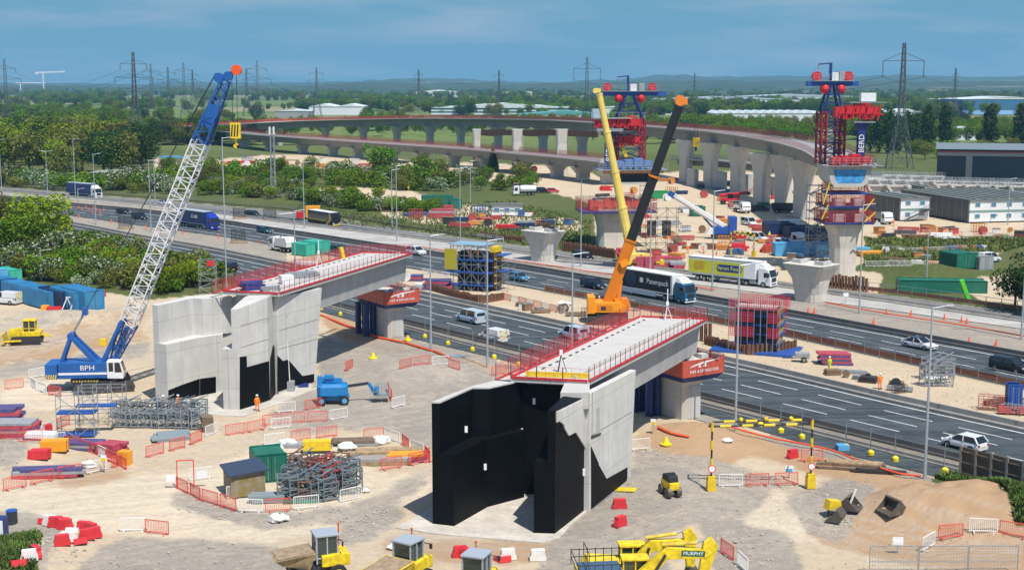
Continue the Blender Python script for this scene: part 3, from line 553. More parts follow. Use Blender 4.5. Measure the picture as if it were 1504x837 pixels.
def low_pier(px,py,rz,label):
	b_=G(px,py);T_=thing('bridge_pier',label,'pier',(b_.x,b_.y,0),rz)
	shaft([(0,2.5,5.2,.35),(3.6,2.5,5.2,.35),(5.3,3.3,6.4,.45),(6.1,3.5,6.8,.45)],CONC2,T_)
	MB().box((0,-2.62,1.9),(1.5,.06,3.4)).box((0,-2.9,4.4),(1.2,.05,.12)).build('recess_panel',CONC3,T_)
	z=4.9;w_,d_=5.4,8.0
	fr=MB();fr.add([(-w_/2+.5,-d_/2+.5,z-.6),(w_/2-.5,-d_/2+.5,z-.6),(w_/2-.5,d_/2-.5,z-.6),(-w_/2+.5,d_/2-.5,z-.6),(-w_/2,-d_/2,z),(w_/2,-d_/2,z),(w_/2,d_/2,z),(-w_/2,d_/2,z)],[(3,2,1,0),(4,5,6,7),(0,1,5,4),(1,2,6,5),(2,3,7,6),(3,0,4,7)])
	fr.build('platform_frame',NAVY,T_)
	for(ax,ay,bx,by,solid) in((-w_/2,-d_/2,w_/2,-d_/2,1),(w_/2,-d_/2,w_/2,d_/2,0),(w_/2,d_/2,-w_/2,d_/2,0),(-w_/2,d_/2,-w_/2,-d_/2,1)):
		L_=math.hypot(bx-ax,by-ay);r_=math.atan2(by-ay,bx-ax);n=max(1,round(L_/1.9));s_=L_/n
		for i in range(n):
			p=(ax+(bx-ax)*i/n,ay+(by-ay)*i/n,z+.01)
			if solid:put(MAT.setdefault(('bn',round(s_,2)),MB().box((s_/2,0,.85),(s_-.04,.06,1.7)).mesh('banner',REDB)),'banner_panel',T_,p,r_,rx=-.12*0)
			else:put(mesh_panel(round(s_-.06,2),1.9,REDM,.13,.045),'mesh_panel',T_,p,r_);put(MAT.setdefault(('pp',1.9),MB().box((0,0,.95),(.09,.09,1.9)).mesh('post',RED)),'guard_post',T_,p)
	em=MB();y0=-d_/2-.05
	em.add([(-1.9,y0,z+.95),(-.9,y0,z+1.12),(0,y0,z+1.28),(2.0,y0,z+1.5),(2.0,y0,z+1.6),(0,y0,z+1.45),(-.9,y0,z+1.28),(-1.6,y0,z+1.1)],[(0,1,6,7),(1,2,5,6),(2,3,4,5)])
	em.add([(-.7,y0,z+.9),(-.5,y0,z+1.2),(-.3,y0,z+.92)],[(0,2,1)]).add([(-.1,y0,z+.9),(.1,y0,z+1.3),(.35,y0,z+1.25),(.3,y0,z+.9)],[(0,3,2,1)])
	em.build('emblem',TAG,T_);text('KIER & EIFFAGE KIER',.42,TAG,T_,(.1,y0-.02,z+.5),(math.pi/2,0,0),.005)
	for k in(-1.9,0,1.9):MB().box((k,-1.6,6.3),(.9,.9,.5)).build('bearing_plinth',CONC3,T_)
	for x in(-2.1,-1.1):
		for y in(1.2,3.6):MB().tube((x-.6,y,0),(x-.6,y,z-.5),.42,12).build('falsework_leg',NAVY,T_)
	return T_
for(Zk,bx,by,lb) in((10.1,994,618,'short concrete pier with red and blue working platform under the deck of the black abutment'),(11.4,570,501,'short concrete pier with red and blue working platform under the deck of the grey abutment')):
	low_pier(bx,by-9,R(33),lb)
# pier stubs with two plinths
def stub(px,py,rz,s,label):
	b_=G(px,py);T_=thing('pier_stub',label,'pier',(b_.x,b_.y,0),rz)
	shaft([(0,3.9,4.6,.9),(1.2,3.9,4.6,.9),(3.4,4.3,5.2,.7),(5.4,5.4,7.2,.5),(5.9,5.7,7.6,.5)],CONC2,T_)
	for k in(-2.1,2.1):MB().box((0,k,6.2),(2.2,1.7,.6)).build('plinth',CONC3,T_,bevel=.04);MB().box((0,k,6.65),(1.2,.9,.3)).build('bearing',DKST,T_)
	return T_
stub(798,383,R(44),1,'pale flared concrete pier stub standing between the roads behind the brown formwork tower')
stub(1190,441,R(44),1,'pale flared concrete pier stub beside the grey road at the right')
# ---------------------------------------------------------------- vehicles
def car_paint(name,c):return mat(name,c,.28,.15,spec=.6)
HEADL=mat('headlight_glass',(.75,.76,.78),.15);TAILL=mat('tail_light',(.45,.01,.01),.3);PLATE=mat('yellow_plate',(.75,.55,.03),.5);PLATEW=mat('white_plate',(.75,.75,.72),.5);RIM=mat('alloy',(.35,.36,.37),.35,.7)
def wheel(parent,x,y,r,w_,rimc=RIM,n=14):
	k=('wheel',r,w_,rimc.name);
	if k not in MAT:
		a=MB().tube((0,-w_/2,0),(0,w_/2,0),r,n).mesh('tyre',TYRE);b=MB()
		for s_ in(-1,1):b.tube((0,s_*w_*.42,0),(0,s_*w_*.53,0),r*.58,10)
		MAT[k]=(a,b.mesh('rim',rimc))
	a,b=MAT[k];t_=put(a,'wheel',parent,(x,y,r));put(b,'rim',t_,(0,0,0));return t_
def lathe_ring(x,hw,z0,z1,ch=.12):
	return[(x,-hw+ch,z0),(x,hw-ch,z0),(x,hw,z0+ch),(x,hw,(z0+z1)/2+.05),(x,hw-ch*.5,z1-.04),(x,hw-ch*1.6,z1),(x,-hw+ch*1.6,z1),(x,-hw+ch*.5,z1-.04),(x,-hw,(z0+z1)/2+.05),(x,-hw,z0+ch)]
SHAPES={'hatch':dict(L=4.1,W=1.78,H=1.48,belt=.92,st=[(-.5,.86,.62),(-.485,.94,.86),(-.40,1,.93),(0,1,.93),(.22,1,.92),(.38,.97,.84),(.47,.9,.72),(.5,.8,.52)],cb=(-.47,.26),cr=(-.36,.06)),'saloon':dict(L=4.75,W=1.85,H=1.45,belt=.92,st=[(-.5,.84,.66),(-.48,.93,.90),(-.36,1,.94),(0,1,.92),(.20,1,.91),(.38,.96,.82),(.47,.9,.68),(.5,.78,.5)],cb=(-.40,.25),cr=(-.19,.05)),'estate':dict(L=4.75,W=1.85,H=1.50,belt=.94,st=[(-.5,.88,.66),(-.49,.95,.92),(-.38,1,.95),(0,1,.94),(.20,1,.93),(.38,.96,.84),(.47,.9,.7),(.5,.8,.5)],cb=(-.485,.25),cr=(-.42,.07)),'suv':dict(L=4.7,W=1.95,H=1.72,belt=1.08,st=[(-.5,.88,.8),(-.49,.96,1.05),(-.38,1,1.09),(0,1,1.08),(.22,1,1.06),(.40,.97,.98),(.48,.93,.82),(.5,.84,.6)],cb=(-.485,.27),cr=(-.43,.10)),'van':dict(L=5.0,W=1.95,H=1.98,belt=1.15,st=[(-.5,.93,1.0),(-.495,.98,1.15),(-.3,1,1.15),(0,1,1.15),(.24,1,1.13),(.40,.96,.98),(.48,.9,.82),(.5,.84,.6)],cb=(-.495,.31),cr=(-.475,.13)),'smallvan':dict(L=4.4,W=1.8,H=1.85,belt=1.08,st=[(-.5,.93,.95),(-.495,.98,1.08),(-.3,1,1.08),(0,1,1.08),(.20,1,1.06),(.38,.96,.92),(.48,.9,.78),(.5,.84,.6)],cb=(-.495,.27),cr=(-.475,.08)),}
def car(shape,paint,label,loc,rz,solid_side=False,rear=None,group='vehicles on the motorway',name='car',cat='car',roofm=None):
	S=SHAPES[shape];L_,W_,H_=S['L'],S['W'],S['H'];T_=thing(name,label,cat,loc,rz,group)
	MB().loft([lathe_ring(x*L_,W_/2*k,.24,z,.13) for x,k,z in S['st']]).build('body',paint,T_,smooth=False)
	b=S['belt']-.015;x0,x1=[q*L_ for q in S['cb']];r0,r1=[q*L_ for q in S['cr']];hb,hr=W_/2*.955,W_/2*(.80 if 'van' not in shape else .87);zt=H_-.05
	MB().add([(x0,-hb,b),(x1,-hb,b),(x1,hb,b),(x0,hb,b),(r0,-hr,zt),(r1,-hr,zt),(r1,hr,zt),(r0,hr,zt)],[(0,1,5,4),(1,2,6,5),(2,3,7,6),(3,0,4,7),(4,5,6,7)]).build('windows',GLASS,T_)
	MB().loft([[(r0-.03,-hr-.02,zt),(r1+.05,-hr-.02,zt),(r1+.05,hr+.02,zt),(r0-.03,hr+.02,zt)],[(r0+.08,-hr+.12,H_),(r1-.15,-hr+.12,H_),(r1-.15,hr-.12,H_),(r0+.08,hr-.12,H_)]]).build('roof',roofm or paint,T_)
	p=MB()
	for s_ in(-1,1):
		p.beam((x1+.01,s_*(hb+.004),b),(r1+.02,s_*(hr+.004),zt),.09);p.beam((x0-.01,s_*(hb+.004),b),(r0-.02,s_*(hr+.004),zt),.14 if 'van' not in shape else .3)
		xm=(x0*.45+x1*.55)-.1;p.beam((xm,s_*(hb+.006),b),(xm*.9,s_*(hr+.006),zt),.09)
	p.build('pillars',paint,T_,kind='stuff')
	if solid_side:
		xs0,xs1=x0,x0+(x1-x0)*.62
		for s_ in(-1,1):
			t0=(xs1-x0)/(x1-x0);MB().add([(xs0-.02,s_*(hb+.02),b),(xs1,s_*(hb+.02),b),(r0+(r1-r0)*.78,s_*(hr+.02),zt),(r0-.02,s_*(hr+.02),zt)],[(0,1,2,3)]).build('side_panel',paint,T_)
	rm=rear or None
	if rm or 'van' in shape:MB().add([(x0-.03,-hb*.98,.75),(x0-.03,hb*.98,.75),(x0-.03,hb*.98,b),(r0-.07,hr*.98,zt-.02),(r0-.07,-hr*.98,zt-.02),(x0-.03,-hb*.98,b)],[(0,1,2,5),(5,2,3,4)]).build('rear_doors',rm or paint,T_)
	if 'van' in shape and not rm:MB().add([(x0-.045,-hb*.8,b+.1),(x0-.045,hb*.8,b+.1),(r0-.075,hr*.8,zt-.16),(r0-.075,-hr*.8,zt-.16)],[(0,1,2,3)]).build('rear_window',GLASS,T_)
	xf=L_/2;zf=S['st'][-2][2]
	for s_ in(-1,1):
		MB().box((xf*.955,s_*W_*.36,zf-.06),(.16,.34,.14),rz=-s_*.35).build('headlight',HEADL,T_);MB().box((-xf*.985,s_*W_*.39,zf-.02),(.1,.22,.2)).build('tail_light',TAILL,T_)
		MB().box((x1-.25,s_*(W_/2+.09),b+.08),(.16,.18,.13)).build('mirror',paint,T_)
		for x in(-.30,.31):wheel(T_,x*L_,s_*(W_/2-.1),.33 if H_<1.6 else .36,.22)
	MB().box((xf*.985,0,.42),(.08,W_*.62,.2)).build('grille',DKST,T_);MB().box((-xf-.004,0,.55),(.03,.5,.12)).build('number_plate',PLATE,T_);MB().box((xf+.004,0,.36),(.03,.5,.11)).build('number_plate',PLATEW,T_)
	return T_
def lorry(label,loc,rz,cab,box_m,roof_m=None,Lt=13.4,H=4.1,rigid=False,skirt=None,group='lorries on the motorway',cab_top=None,cabH=3.7):
	"""x forward, origin at ground under the middle of the whole vehicle"""
	T_=thing('lorry',label,'lorry',loc,rz,group);front=(Lt+2.6)/2;z0=1.18;W_=2.5
	cf=front;cb=front-2.3
	MB().side([(cb,.45),(cf-.05,.35),(cf,.7),(cf+.02,1.5),(cf-.1,2.1),(cf-.38,2.95),(cf-.75,cabH-.5),(cb,cabH-.35)],-1.22,1.22).build('cab',cab,T_,bevel=.06)
	MB().loft([[(cb+.05,-1.1,cabH-.42),(cf-.7,-1.1,cabH-.55),(cf-.7,1.1,cabH-.55),(cb+.05,1.1,cabH-.42)],[(cb+.05,-1.0,cabH+.25),(cb+.7,-.95,cabH+.15),(cb+.7,.95,cabH+.15),(cb+.05,1.0,cabH+.25)]]).build('wind_deflector',cab_top or cab,T_)
	MB().add([(cf-.06,-1.1,1.85),(cf-.06,1.1,1.85),(cf-.37,1.02,2.85),(cf-.37,-1.02,2.85)],[(0,1,2,3)]).add([(cf+.0,-1.1,1.85),(cf+.0,1.1,1.85),(cf-.31,1.02,2.85),(cf-.31,-1.02,2.85)],[(0,1,2,3)]).build('windscreen',GLASS,T_)
	for s_ in(-1,1):
		MB().add([(cf-1.25,s_*1.235,1.75),(cf-.25,s_*1.235,1.75),(cf-.5,s_*1.235,2.55),(cf-1.25,s_*1.235,2.55)],[(0,1,2,3)]).build('side_window',GLASS,T_)
		MB().box((cf-.15,s_*1.42,2.25),(.14,.22,.6)).build('mirror',DKST,T_);MB().box((cf+.03,s_*.9,.78),(.06,.4,.22)).build('headlight',HEADL,T_)
	MB().box((cf+.03,0,1.35),(.05,1.5,.7)).box((cf+.03,0,.55),(.05,1.2,.3)).build('grille',DKST,T_);MB().bb(cf-.1,cf+.06,-1.2,1.2,.3,.48).build('bumper',cab_top or cab,T_);MB().bb(cf-.42,cf-.28,-1.1,1.1,2.87,2.97).build('sun_visor',DKST,T_)
	xb=-front;xt=front-2.3-.55
	bx=MB().bb(xb,xt,-1.25,1.25,z0,H).build('trailer_box',box_m,T_,bevel=.03)
	MB().bb(xb+.01,xt-.01,-1.24,1.24,H+.002,H+.03).build('trailer_roof',roof_m or WHITE,T_)
	tr=MB()
	for zz in(z0+.05,H-.06):
		for s_ in(-1,1):tr.bb(xb-.02,xt+.02,s_*1.27-.02,s_*1.27+.02,zz-.07,zz+.07)
	tr.build('edge_rail',WHITE if skirt else STEEL,T_,kind='stuff')
	MB().bb(xb+.3,front-.6,-.45,.45,.75,1.15).build('chassis',DKST,T_)
	if skirt:
		for s_ in(-1,1):MB().bb(xb,xb+8.2,s_*1.22-.02,s_*1.22+.02,.45,z0).build('side_skirt',skirt,T_)
	else:
		for s_ in(-1,1):MB().bb(xb+5.0,xb+8.6,s_*1.15-.02,s_*1.15+.02,.55,.65).bb(xb+5.0,xb+8.6,s_*1.15-.02,s_*1.15+.02,.85,.95).build('side_guard',STEEL,T_,kind='stuff')
	ax=([xb+1.6] if rigid else[xb+1.9,xb+3.2,xb+4.5] if not skirt else[xb+2.4])+[front-4.6,front-1.35]+([] if rigid or skirt else[front-5.9])
	for x in ax:
		for s_ in(-1,1):wheel(T_,x,s_*1.08,.5,.3)
	MB().bb(front-4.0,front-2.9,.7,1.2,.5,1.05).bb(front-4.0,front-2.9,-1.2,-.7,.5,1.05).build('fuel_tank',STEEL,T_,kind='stuff')
	MB().bb(xb-.03,xb-.01,-1.15,1.15,z0+.1,H-.1).build('rear_doors',WHITE,T_);return T_,xb,xt
def road_heading(E,x):a,b=edge(E,[x-12.]),edge(E,[x+12.]);return hd(a[0],b[0])
def on(px,py):return tuple(G(px,py,.05))
W_P=car_paint('white_car_paint',(.72,.73,.74));SIL=car_paint('silver_car_paint',(.36,.42,.46));BLK=car_paint('black_car_paint',(.012,.013,.016));DBL=car_paint('dark_blue_car_paint',(.012,.022,.045));TEAL=car_paint('teal_car_paint',(.03,.085,.11));LBL=car_paint('bright_blue_car_paint',(.06,.22,.36));GRB=car_paint('grey_blue_car_paint',(.10,.15,.18))
LW=car_paint('light_blue_white_paint',(.50,.60,.68))
CHEV=mat('yellow_chevrons',(.78,.62,.05),.5,var=.5,vscale=3,col2=(.85,.82,.7))
def tf(x,y,E,back=False):return on(x,y),road_heading(E,x)+(math.pi if back else 0)
NEARV,MIDV,FARV='vehicles on the near carriageway','vehicles on the middle carriageway','vehicles on the far carriageway'
def vq(shape,paint,label,x,y,E,back=False,grp=MIDV,**k):
	loc,rz=tf(x,y,E,back);return car(shape,paint,label,loc,rz,group=grp,**k)
vq('van',LW,'white panel van seen from behind in an inner lane of the near carriageway',691,473,A7,True,NEARV,solid_side=False,name='van',cat='van')
vq('smallvan',W_P,'small white van with yellow chevron rear doors on the near carriageway',724,501,A7,True,NEARV,solid_side=True,rear=CHEV,name='van',cat='van')
vq('smallvan',LW,'white works vehicle with orange light, passing beside the black abutment deck',841,497,A7,True,NEARV,name='van',cat='van')
vq('van',GRB,'grey blue van half hidden under the red platform of the left pier',541,455,A7,True,NEARV,name='van',cat='van')
vq('suv',BLK,'black car on the near carriageway beside the white scaffold stair tower',334,398,A7,True,NEARV)
vq('hatch',W_P,'white hatchback with dark windows beside the brown timber noise wall',1416,658,A7,True,NEARV)
vq('saloon',W_P,'white electric saloon with black glass roof on the middle carriageway',1350,511,B8,roofm=GLASS)
vq('suv',BLK,'black estate SUV at the right edge of the photo',1483,545,B8)
vq('suv',DBL,'dark blue SUV just left of the orange crane boom',871,423,B8)
vq('hatch',LBL,'bright blue hatchback right of the brown formwork tower',762,412,B8)
vq('suv',W_P,'white SUV just beyond the far end of the left bridge deck',611,374,B8)
vq('suv',W_P,'white SUV with black roof behind the turquoise welfare unit',407,361,B8)
vq('saloon',TEAL,'dark blue car half hidden behind the turquoise welfare unit',497,370,B8)
vq('estate',TEAL,'dark teal car with lights on, ahead of the blue lorry',389,342,B8)
vq('hatch',BLK,'black hatchback leading past the cone row on the left',181,314,B8)
vq('suv',DBL,'dark car following the black hatchback, behind the lattice boom',205,322,B8)
vq('saloon',W_P,'pale car behind the white lattice boom on the far carriageway',242,301,C9,grp=FARV,roofm=DBL)
vq('estate',BLK,'black car passing a mesh sign frame on the far carriageway',371,317.5,C9,grp=FARV)
vq('suv',BLK,'black car on the far carriageway beside the brown sheet piles',856,381,C9,grp=FARV)
vq('saloon',BLK,'dark car half out of the photo on the far carriageway',1510,472,C9,grp=FARV)
vq('van',LW,'silver van close behind the lorry with black trailer panels',921,422,B8,name='van',cat='van',solid_side=True)
# lorries
NAVYV=mat('navy_curtain',(.014,.035,.14),.5,var=.2,vscale=.6);PGB=mat('black_curtain',(.012,.014,.02),.45,var=.35,vscale=.5);CABB=car_paint('blue_cab_paint',(.015,.045,.40));CABT=car_paint('teal_blue_cab',(.02,.14,.26));YELLOWG=mat('lime_yellow_curtain',(.55,.56,.03),.5,var=.08,vscale=.5);SKY_T=mat('turquoise_print',(.10,.34,.42),.5);NAVYL=mat('navy_print',(.01,.04,.20),.5);LIME=mat('lime_print',(.70,.68,.10),.5);PRINTR=mat('red_print',(.55,.15,.02),.5)
t_,xb,xt=lorry('lorry with black side panels on a white trailer and a white and blue cab',on(966,438),road_heading(B8,966),CABT,PGB,Lt=12.2,skirt=WHITE,cab_top=WHITE,H=4.25)
for s_ in(-1,):text('Patempack',1.15,TAG,t_,(xb+8.6,s_*1.30,2.75),(math.pi/2,0,0));MB().box((0,0,0),(.75,.02,.75)).build('logo',TAG,t_,(xb+4.9,-1.30,2.8));MB().tube((0,0,0),(0,-.02,0),1.3,24).build('printed_globe',mat('dark_blue_print',(.02,.045,.08),.5),t_,(xb+2.4,-1.285,2.8))
MB().bb(xt-.35,xt+.02,-1.28,1.28,1.2,4.25).bb(xb-.02,xb+.12,-1.28,1.28,1.2,4.25).build('trailer_frame',WHITE,t_,kind='stuff')
t_,xb,xt=lorry('lorry with lime yellow trailer side and white cab on the far carriageway',on(1075,416),road_heading(C9,1075),WHITE,WHITE,Lt=13.6,H=4.2)
MB().bb(xb+.1,xt-2.2,-1.30,-1.285,1.5,3.75).build('side_print',YELLOWG,t_)
pl=MB();cx=xb+8.3;e=[(-2.7,0),(-2.2,.62),(2.2,.62),(2.7,0),(2.2,-.62),(-2.2,-.62)];pl.add([(cx+a,-1.315,2.65+b) for a,b in e],[(5,4,3,2,1,0)]);pl.build('name_panel',NAVYL,t_)
text('Heron Foods',.98,LIME,t_,(cx,-1.33,2.65),(math.pi/2,0,0));e2=MB()
for k in range(4):e2 .bb(xb+1.2,xb+3.4-(k%2)*.3,-1.315,-1.30,3.25-k*.38,3.4-k*.38)
e2 .build('small_print',PRINTR,t_,kind='stuff')
t_,xb,xt=lorry('blue lorry with curtain side and blue cab on the middle carriageway',on(291,335),road_heading(B8,291),CABB,NAVYV,roof_m=mat('pale_grey_roof',(.34,.42,.45),.6),H=4.2)
text('Craik',1.35,TAG,t_,(xb+8.6,-1.30,2.9),(math.pi/2,0,0));text('C',2.1,TAG,t_,(xb+1.5,-1.30,2.8),(math.pi/2,0,0));rr=MB()
for k in range(20):a=2*math.pi*k/20;b=a+2*math.pi/20;rr.beam((xb+1.5+1.25*math.cos(a),-1.295,2.8+1.25*math.sin(a)),(xb+1.5+1.25*math.cos(b),-1.295,2.8+1.25*math.sin(b)),.02,.12)
rr.build('ring_emblem',SKY_T,t_)
lorry('dark blue lorry with white cab at the left end of the far carriageway',on(124,290),road_heading(C9,124),WHITE,NAVYV,roof_m=mat('pale_grey_roof',(.34,.42,.45),.6),Lt=12.5,H=4.3)
# coach
def coach(label,loc,rz):
	T_=thing('coach',label,'coach',loc,rz,FARV);M1=car_paint('black_gold_coach',(.02,.02,.022));
	MB().loft([[(x,-h,.4),(x,h,.4),(x,h,zt-.5),(x,h*.93,zt),(x,-h*.93,zt),(x,-h,zt-.5)] for x,h,zt in((-6,1.15,3.2),(-5.8,1.26,3.4),(5.2,1.26,3.45),(5.8,1.2,3.2),(6.05,1.1,1.6),(6.0,1.05,.8))]).build('body',M1,T_)
	MB().bb(-5.7,5.0,-1.15,1.15,3.452,3.50).build('roof',WHITE,T_);MB().bb(-5.6,4.9,-1.28,-1.262,1.7,2.8).bb(-5.6,4.9,1.262,1.28,1.7,2.8).build('side_windows',GLASS,T_,kind='stuff')
	MB().add([(6.07,-1.05,1.5),(6.07,1.05,1.5),(5.82,1.1,3.05),(5.82,-1.1,3.05)],[(0,1,2,3)]).build('windscreen',GLASS,T_)
	MB().add([(x,-1.285,z) for x,z in((2.6,.5),(4.0,.5),(5.9,1.9),(5.2,3.3),(4.6,3.3),(5.0,2.0))],[tuple(range(6))]).add([(x,-1.29,z) for x,z in((-6,1.3),(3.2,1.3),(3.6,1.6),(-6,1.6))],[(0,1,2,3)]).build('gold_stripe',mat('gold_print',(.62,.42,.08),.4),T_)
	MB().box((6.05,0,.62),(.1,2.0,.3)).build('bumper',YEL,T_)
	for x in(-3.6,3.7):
		for s_ in(-1,1):wheel(T_,x,s_*1.08,.5,.3)
	for s_ in(-1,1):MB().box((6.0,s_*1.3,2.6),(.25,.12,.6)).build('mirror',DKST,T_);MB().box((6.03,s_*.8,.95),(.08,.4,.2)).build('headlight',HEADL,T_)
	return T_
coach('black and gold coach with white roof on the far carriageway',on(476,331),road_heading(C9,476))
# road sweeper, tanker, tipper (cabs of the same family, different bodies)
def rigid(label,loc,rz,cab,body,bodym,name='lorry',grp=None):
	T_=thing(name,label,'lorry',loc,rz,grp);cf=3.6
	MB().side([(cf-1.9,.6),(cf-.05,.5),(cf,1.2),(cf-.1,1.9),(cf-.4,2.85),(cf-1.9,2.95)],-1.18,1.18).build('cab',cab,T_,bevel=.06)
	MB().add([(cf-.03,-1.05,1.65),(cf-.03,1.05,1.65),(cf-.33,1.0,2.6),(cf-.33,-1.0,2.6)],[(0,1,2,3)]).build('windscreen',GLASS,T_)
	for s_ in(-1,1):MB().add([(cf-1.4,s_*1.2,1.5),(cf-.35,s_*1.2,1.5),(cf-.55,s_*1.2,2.45),(cf-1.4,s_*1.2,2.45)],[(0,1,2,3)]).build('side_window',GLASS,T_);MB().box((cf-.1,s_*1.36,2.0),(.12,.2,.5)).build('mirror',DKST,T_)
	MB().bb(-3.6,3.2,-.5,.5,.65,1.05).bb(cf-.05,cf+.06,-1.1,1.1,.45,.75).build('chassis',DKST,T_,kind='stuff')
	if body=='tank':MB().loft([[(x,r*math.cos(a),2.0+r*1.0*math.sin(a)) for a in[2*math.pi*k/14 for k in range(14)]] for x,r in((-3.7,.5),(-3.5,1.05),(-.2,1.15),(1.1,1.1),(1.4,.7))],closed=True).build('tank',bodym,T_,smooth=False)
	elif body=='sweeper':MB().side([(-3.7,1.1),(1.3,1.1),(1.3,2.7),(.6,2.9),(-.3,2.85),(-1.0,3.1),(-3.2,3.1),(-3.8,2.2)],-1.15,1.15).build('hopper',bodym,T_,bevel=.12);MB().tube((1.45,-.5,1.0),(1.45,-.5,3.0),.25,10).build('suction_pipe',DKST,T_);MB().tube((.4,-1.2,.3),(.4,-.7,.3),.4,12).build('brush',DKST,T_)
	elif body=='tipper':MB().side([(-3.8,1.2),(1.4,1.2),(1.6,2.6),(-3.9,2.6)],-1.2,1.2).build('tipping_body',bodym,T_,bevel=.03);MB().bb(-3.6,1.3,-1.05,1.05,2.604,2.65).build('load',DKST,T_)
	elif body=='flat':MB().bb(-3.8,1.5,-1.2,1.2,1.1,1.25).bb(1.4,1.5,-1.2,1.2,1.25,2.2).build('flat_bed',bodym,T_)
	for x in(-2.6,-1.4,2.4):
		for s_ in(-1,1):wheel(T_,x,s_*1.0,.48,.3)
	return T_
rigid('white road sweeper lorry facing left on the sandy strip between the carriageways',tuple(G(415,369,0)),road_heading(B0,415)+math.pi,WHITE,'sweeper',PLASTIC_W)
rigid('white tanker lorry parked left of the wide pier with red platform',tuple(G(770,287)),math.pi+.15,WHITE,'tank',WHITE)
rigid('blue tipper lorry with white cab among the trees beyond the road',tuple(G(638,266)),-.1,WHITE,'tipper',BLUE)
rigid('white flatbed lorry facing the camera below the red boom',tuple(G(1089,312)),-1.35,WHITE,'flat',GREYP)
rigid('white lorry parked under the viaduct piers at the right',tuple(G(1155,313)),-.05,WHITE,'tipper',DKST)
rigid('white lorry cab beside the blue containers at the right',tuple(G(1159,360)),-1.0,WHITE,'flat',WHITE)
rigid('white lorry parked in front of the grey site offices',tuple(G(1294,328)),-1.3,WHITE,'tipper',GREYP)
# ---------------------------------------------------------------- cranes
def lattice(mb,a,b,w0,w1,h0,h1,n,rc,rl,up=(0,0,1),mi=0):
	"""square lattice boom from a to b, width w and height h at the two ends"""
	a=Vector(a);b=Vector(b);d=(b-a).normalized();u=Vector(up);r=d.cross(u).normalized();u=r.cross(d)
	def P(t,sx,sy):return a.lerp(b,t)+r*sx*(w0+(w1-w0)*t)/2+u*sy*(h0+(h1-h0)*t)/2
	for sx,sy in((-1,-1),(1,-1),(1,1),(-1,1)):mb.beam(P(0,sx,sy),P(1,sx,sy),rc,rc,mi)
	C4=[(-1,-1),(1,-1),(1,1),(-1,1)]
	for i in range(n):
		for k in range(4):
			c0=C4[k];c1=C4[(k+1)%4]
			if i%2:c0,c1=c1,c0
			mb.beam(P(i/n,*c0),P((i+1)/n,*c1),rl,rl,mi)
	for i in range(0,n+1,3):
		for k in range(4):mb.beam(P(i/n,*C4[k]),P(i/n,*C4[(k+1)%4]),rl,rl,mi)
	return mb
HAZ=mat('hazard_yellow',(.70,.50,.02),.5);LB=mat('crane_blue',(.015,.10,.34),.4,var=.15,vscale=1);WB=mat('boom_white',(.72,.72,.72),.45);BOOMY=mat('boom_yellow',(.80,.60,.14),.45,var=.1,vscale=.5);BOOMO=mat('boom_orange',(.70,.20,.008),.4,var=.12,vscale=.5);BOOMK=mat('boom_black',(.014,.015,.017),.5,var=.3,vscale=.5)
def track(parent,y,L_,w_,h_,m_=None):
	r=h_/2;pts=[(-L_/2+r+r*math.cos(t),r+r*math.sin(t)) for t in[math.pi/2+k*math.pi/6 for k in range(7)]]+[(L_/2-r+r*math.cos(t),r+r*math.sin(t)) for t in[-math.pi/2+k*math.pi/6 for k in range(7)]]
	t_=MB().side(pts,y-w_/2,y+w_/2).build('track',m_ or mat('track_steel',(.07,.06,.055),.75,.2,var=.3,vscale=3),parent)
	g=MB();n=int(L_/.32)
	for i in range(n):x=-L_/2+.3+(L_-.6)*i/(n-1);g.box((x,y,h_+.02),(.1,w_,.05));
	for i in range(7):g.tube((-L_/2+r+(L_-2*r)*i/6,y-w_/2-.03,r),(-L_/2+r+(L_-2*r)*i/6,y+w_/2+.03,r),r*.45,8)
	g.build('track_shoes',DKST,t_,kind='stuff');return t_
def stripes(mb,x0,x1,y,z0,z1,n,mi=0):
	w_=(x1-x0)/n
	for i in range(n):a=x0+w_*i;mb.add([(a,y,z0),(a+w_*.5,y,z0),(a+w_*.95,y,z1),(a+w_*.45,y,z1)],[(0,1,2,3)],mi)
	return mb
# left lattice boom crawler crane, slewed to the right
cb=G(134,571);o=cb;CR=thing('crawler_crane','blue crawler crane with white lattice boom and yellow hook block','crane',o,.09)
def cl_(p):q_=Vector(p)-o;a_=-.09;return Vector((q_.x*math.cos(a_)-q_.y*math.sin(a_),q_.x*math.sin(a_)+q_.y*math.cos(a_),q_.z))
track(CR,-2.4,6.6,.9,1.05);track(CR,2.4,6.6,.9,1.05)
for c_ in CR.children:c_.rotation_euler=(0,0,.28);c_.location=(1.2,.3,0)
MB().box((.5,0,.95),(4.2,4.0,.5)).tube((0,0,1.15),(0,0,1.5),1.3,18).build('carbody',DKST,CR)
up_=MB().bb(-3.2,2.1,-1.5,1.5,1.5,3.3).build('machinery_house',LB,CR,bevel=.06);MB().bb(-3.2,2.1,-1.515,-1.50,1.95,2.2).build('white_stripe',WHITE,up_);text('BPH',.8,WHITE,up_,(.0,-1.53,2.7),(math.pi/2,0,0),sx=1.15)
cw=MB().bb(-4.6,-3.25,-1.7,1.7,1.5,3.2).build('counterweight',LB,CR,bevel=.08)
stripes(MB(),-4.55,-3.3,-1.72,1.52,2.05,5).build('hazard_stripes',HAZ,cw);stripes(MB(),-1.7,1.2,-1.75,.75,1.35,9).build('hazard_stripes',HAZ,CR);MB().bb(-1.75,1.25,-1.735,-1.6,.72,1.38).build('under_guard',DKST,CR)
cabb=MB().side([(2.15,1.5),(3.9,1.45),(4.0,2.2),(3.65,3.45),(2.15,3.5)],-1.65,-.35).build('cab',WHITE,CR,bevel=.05)
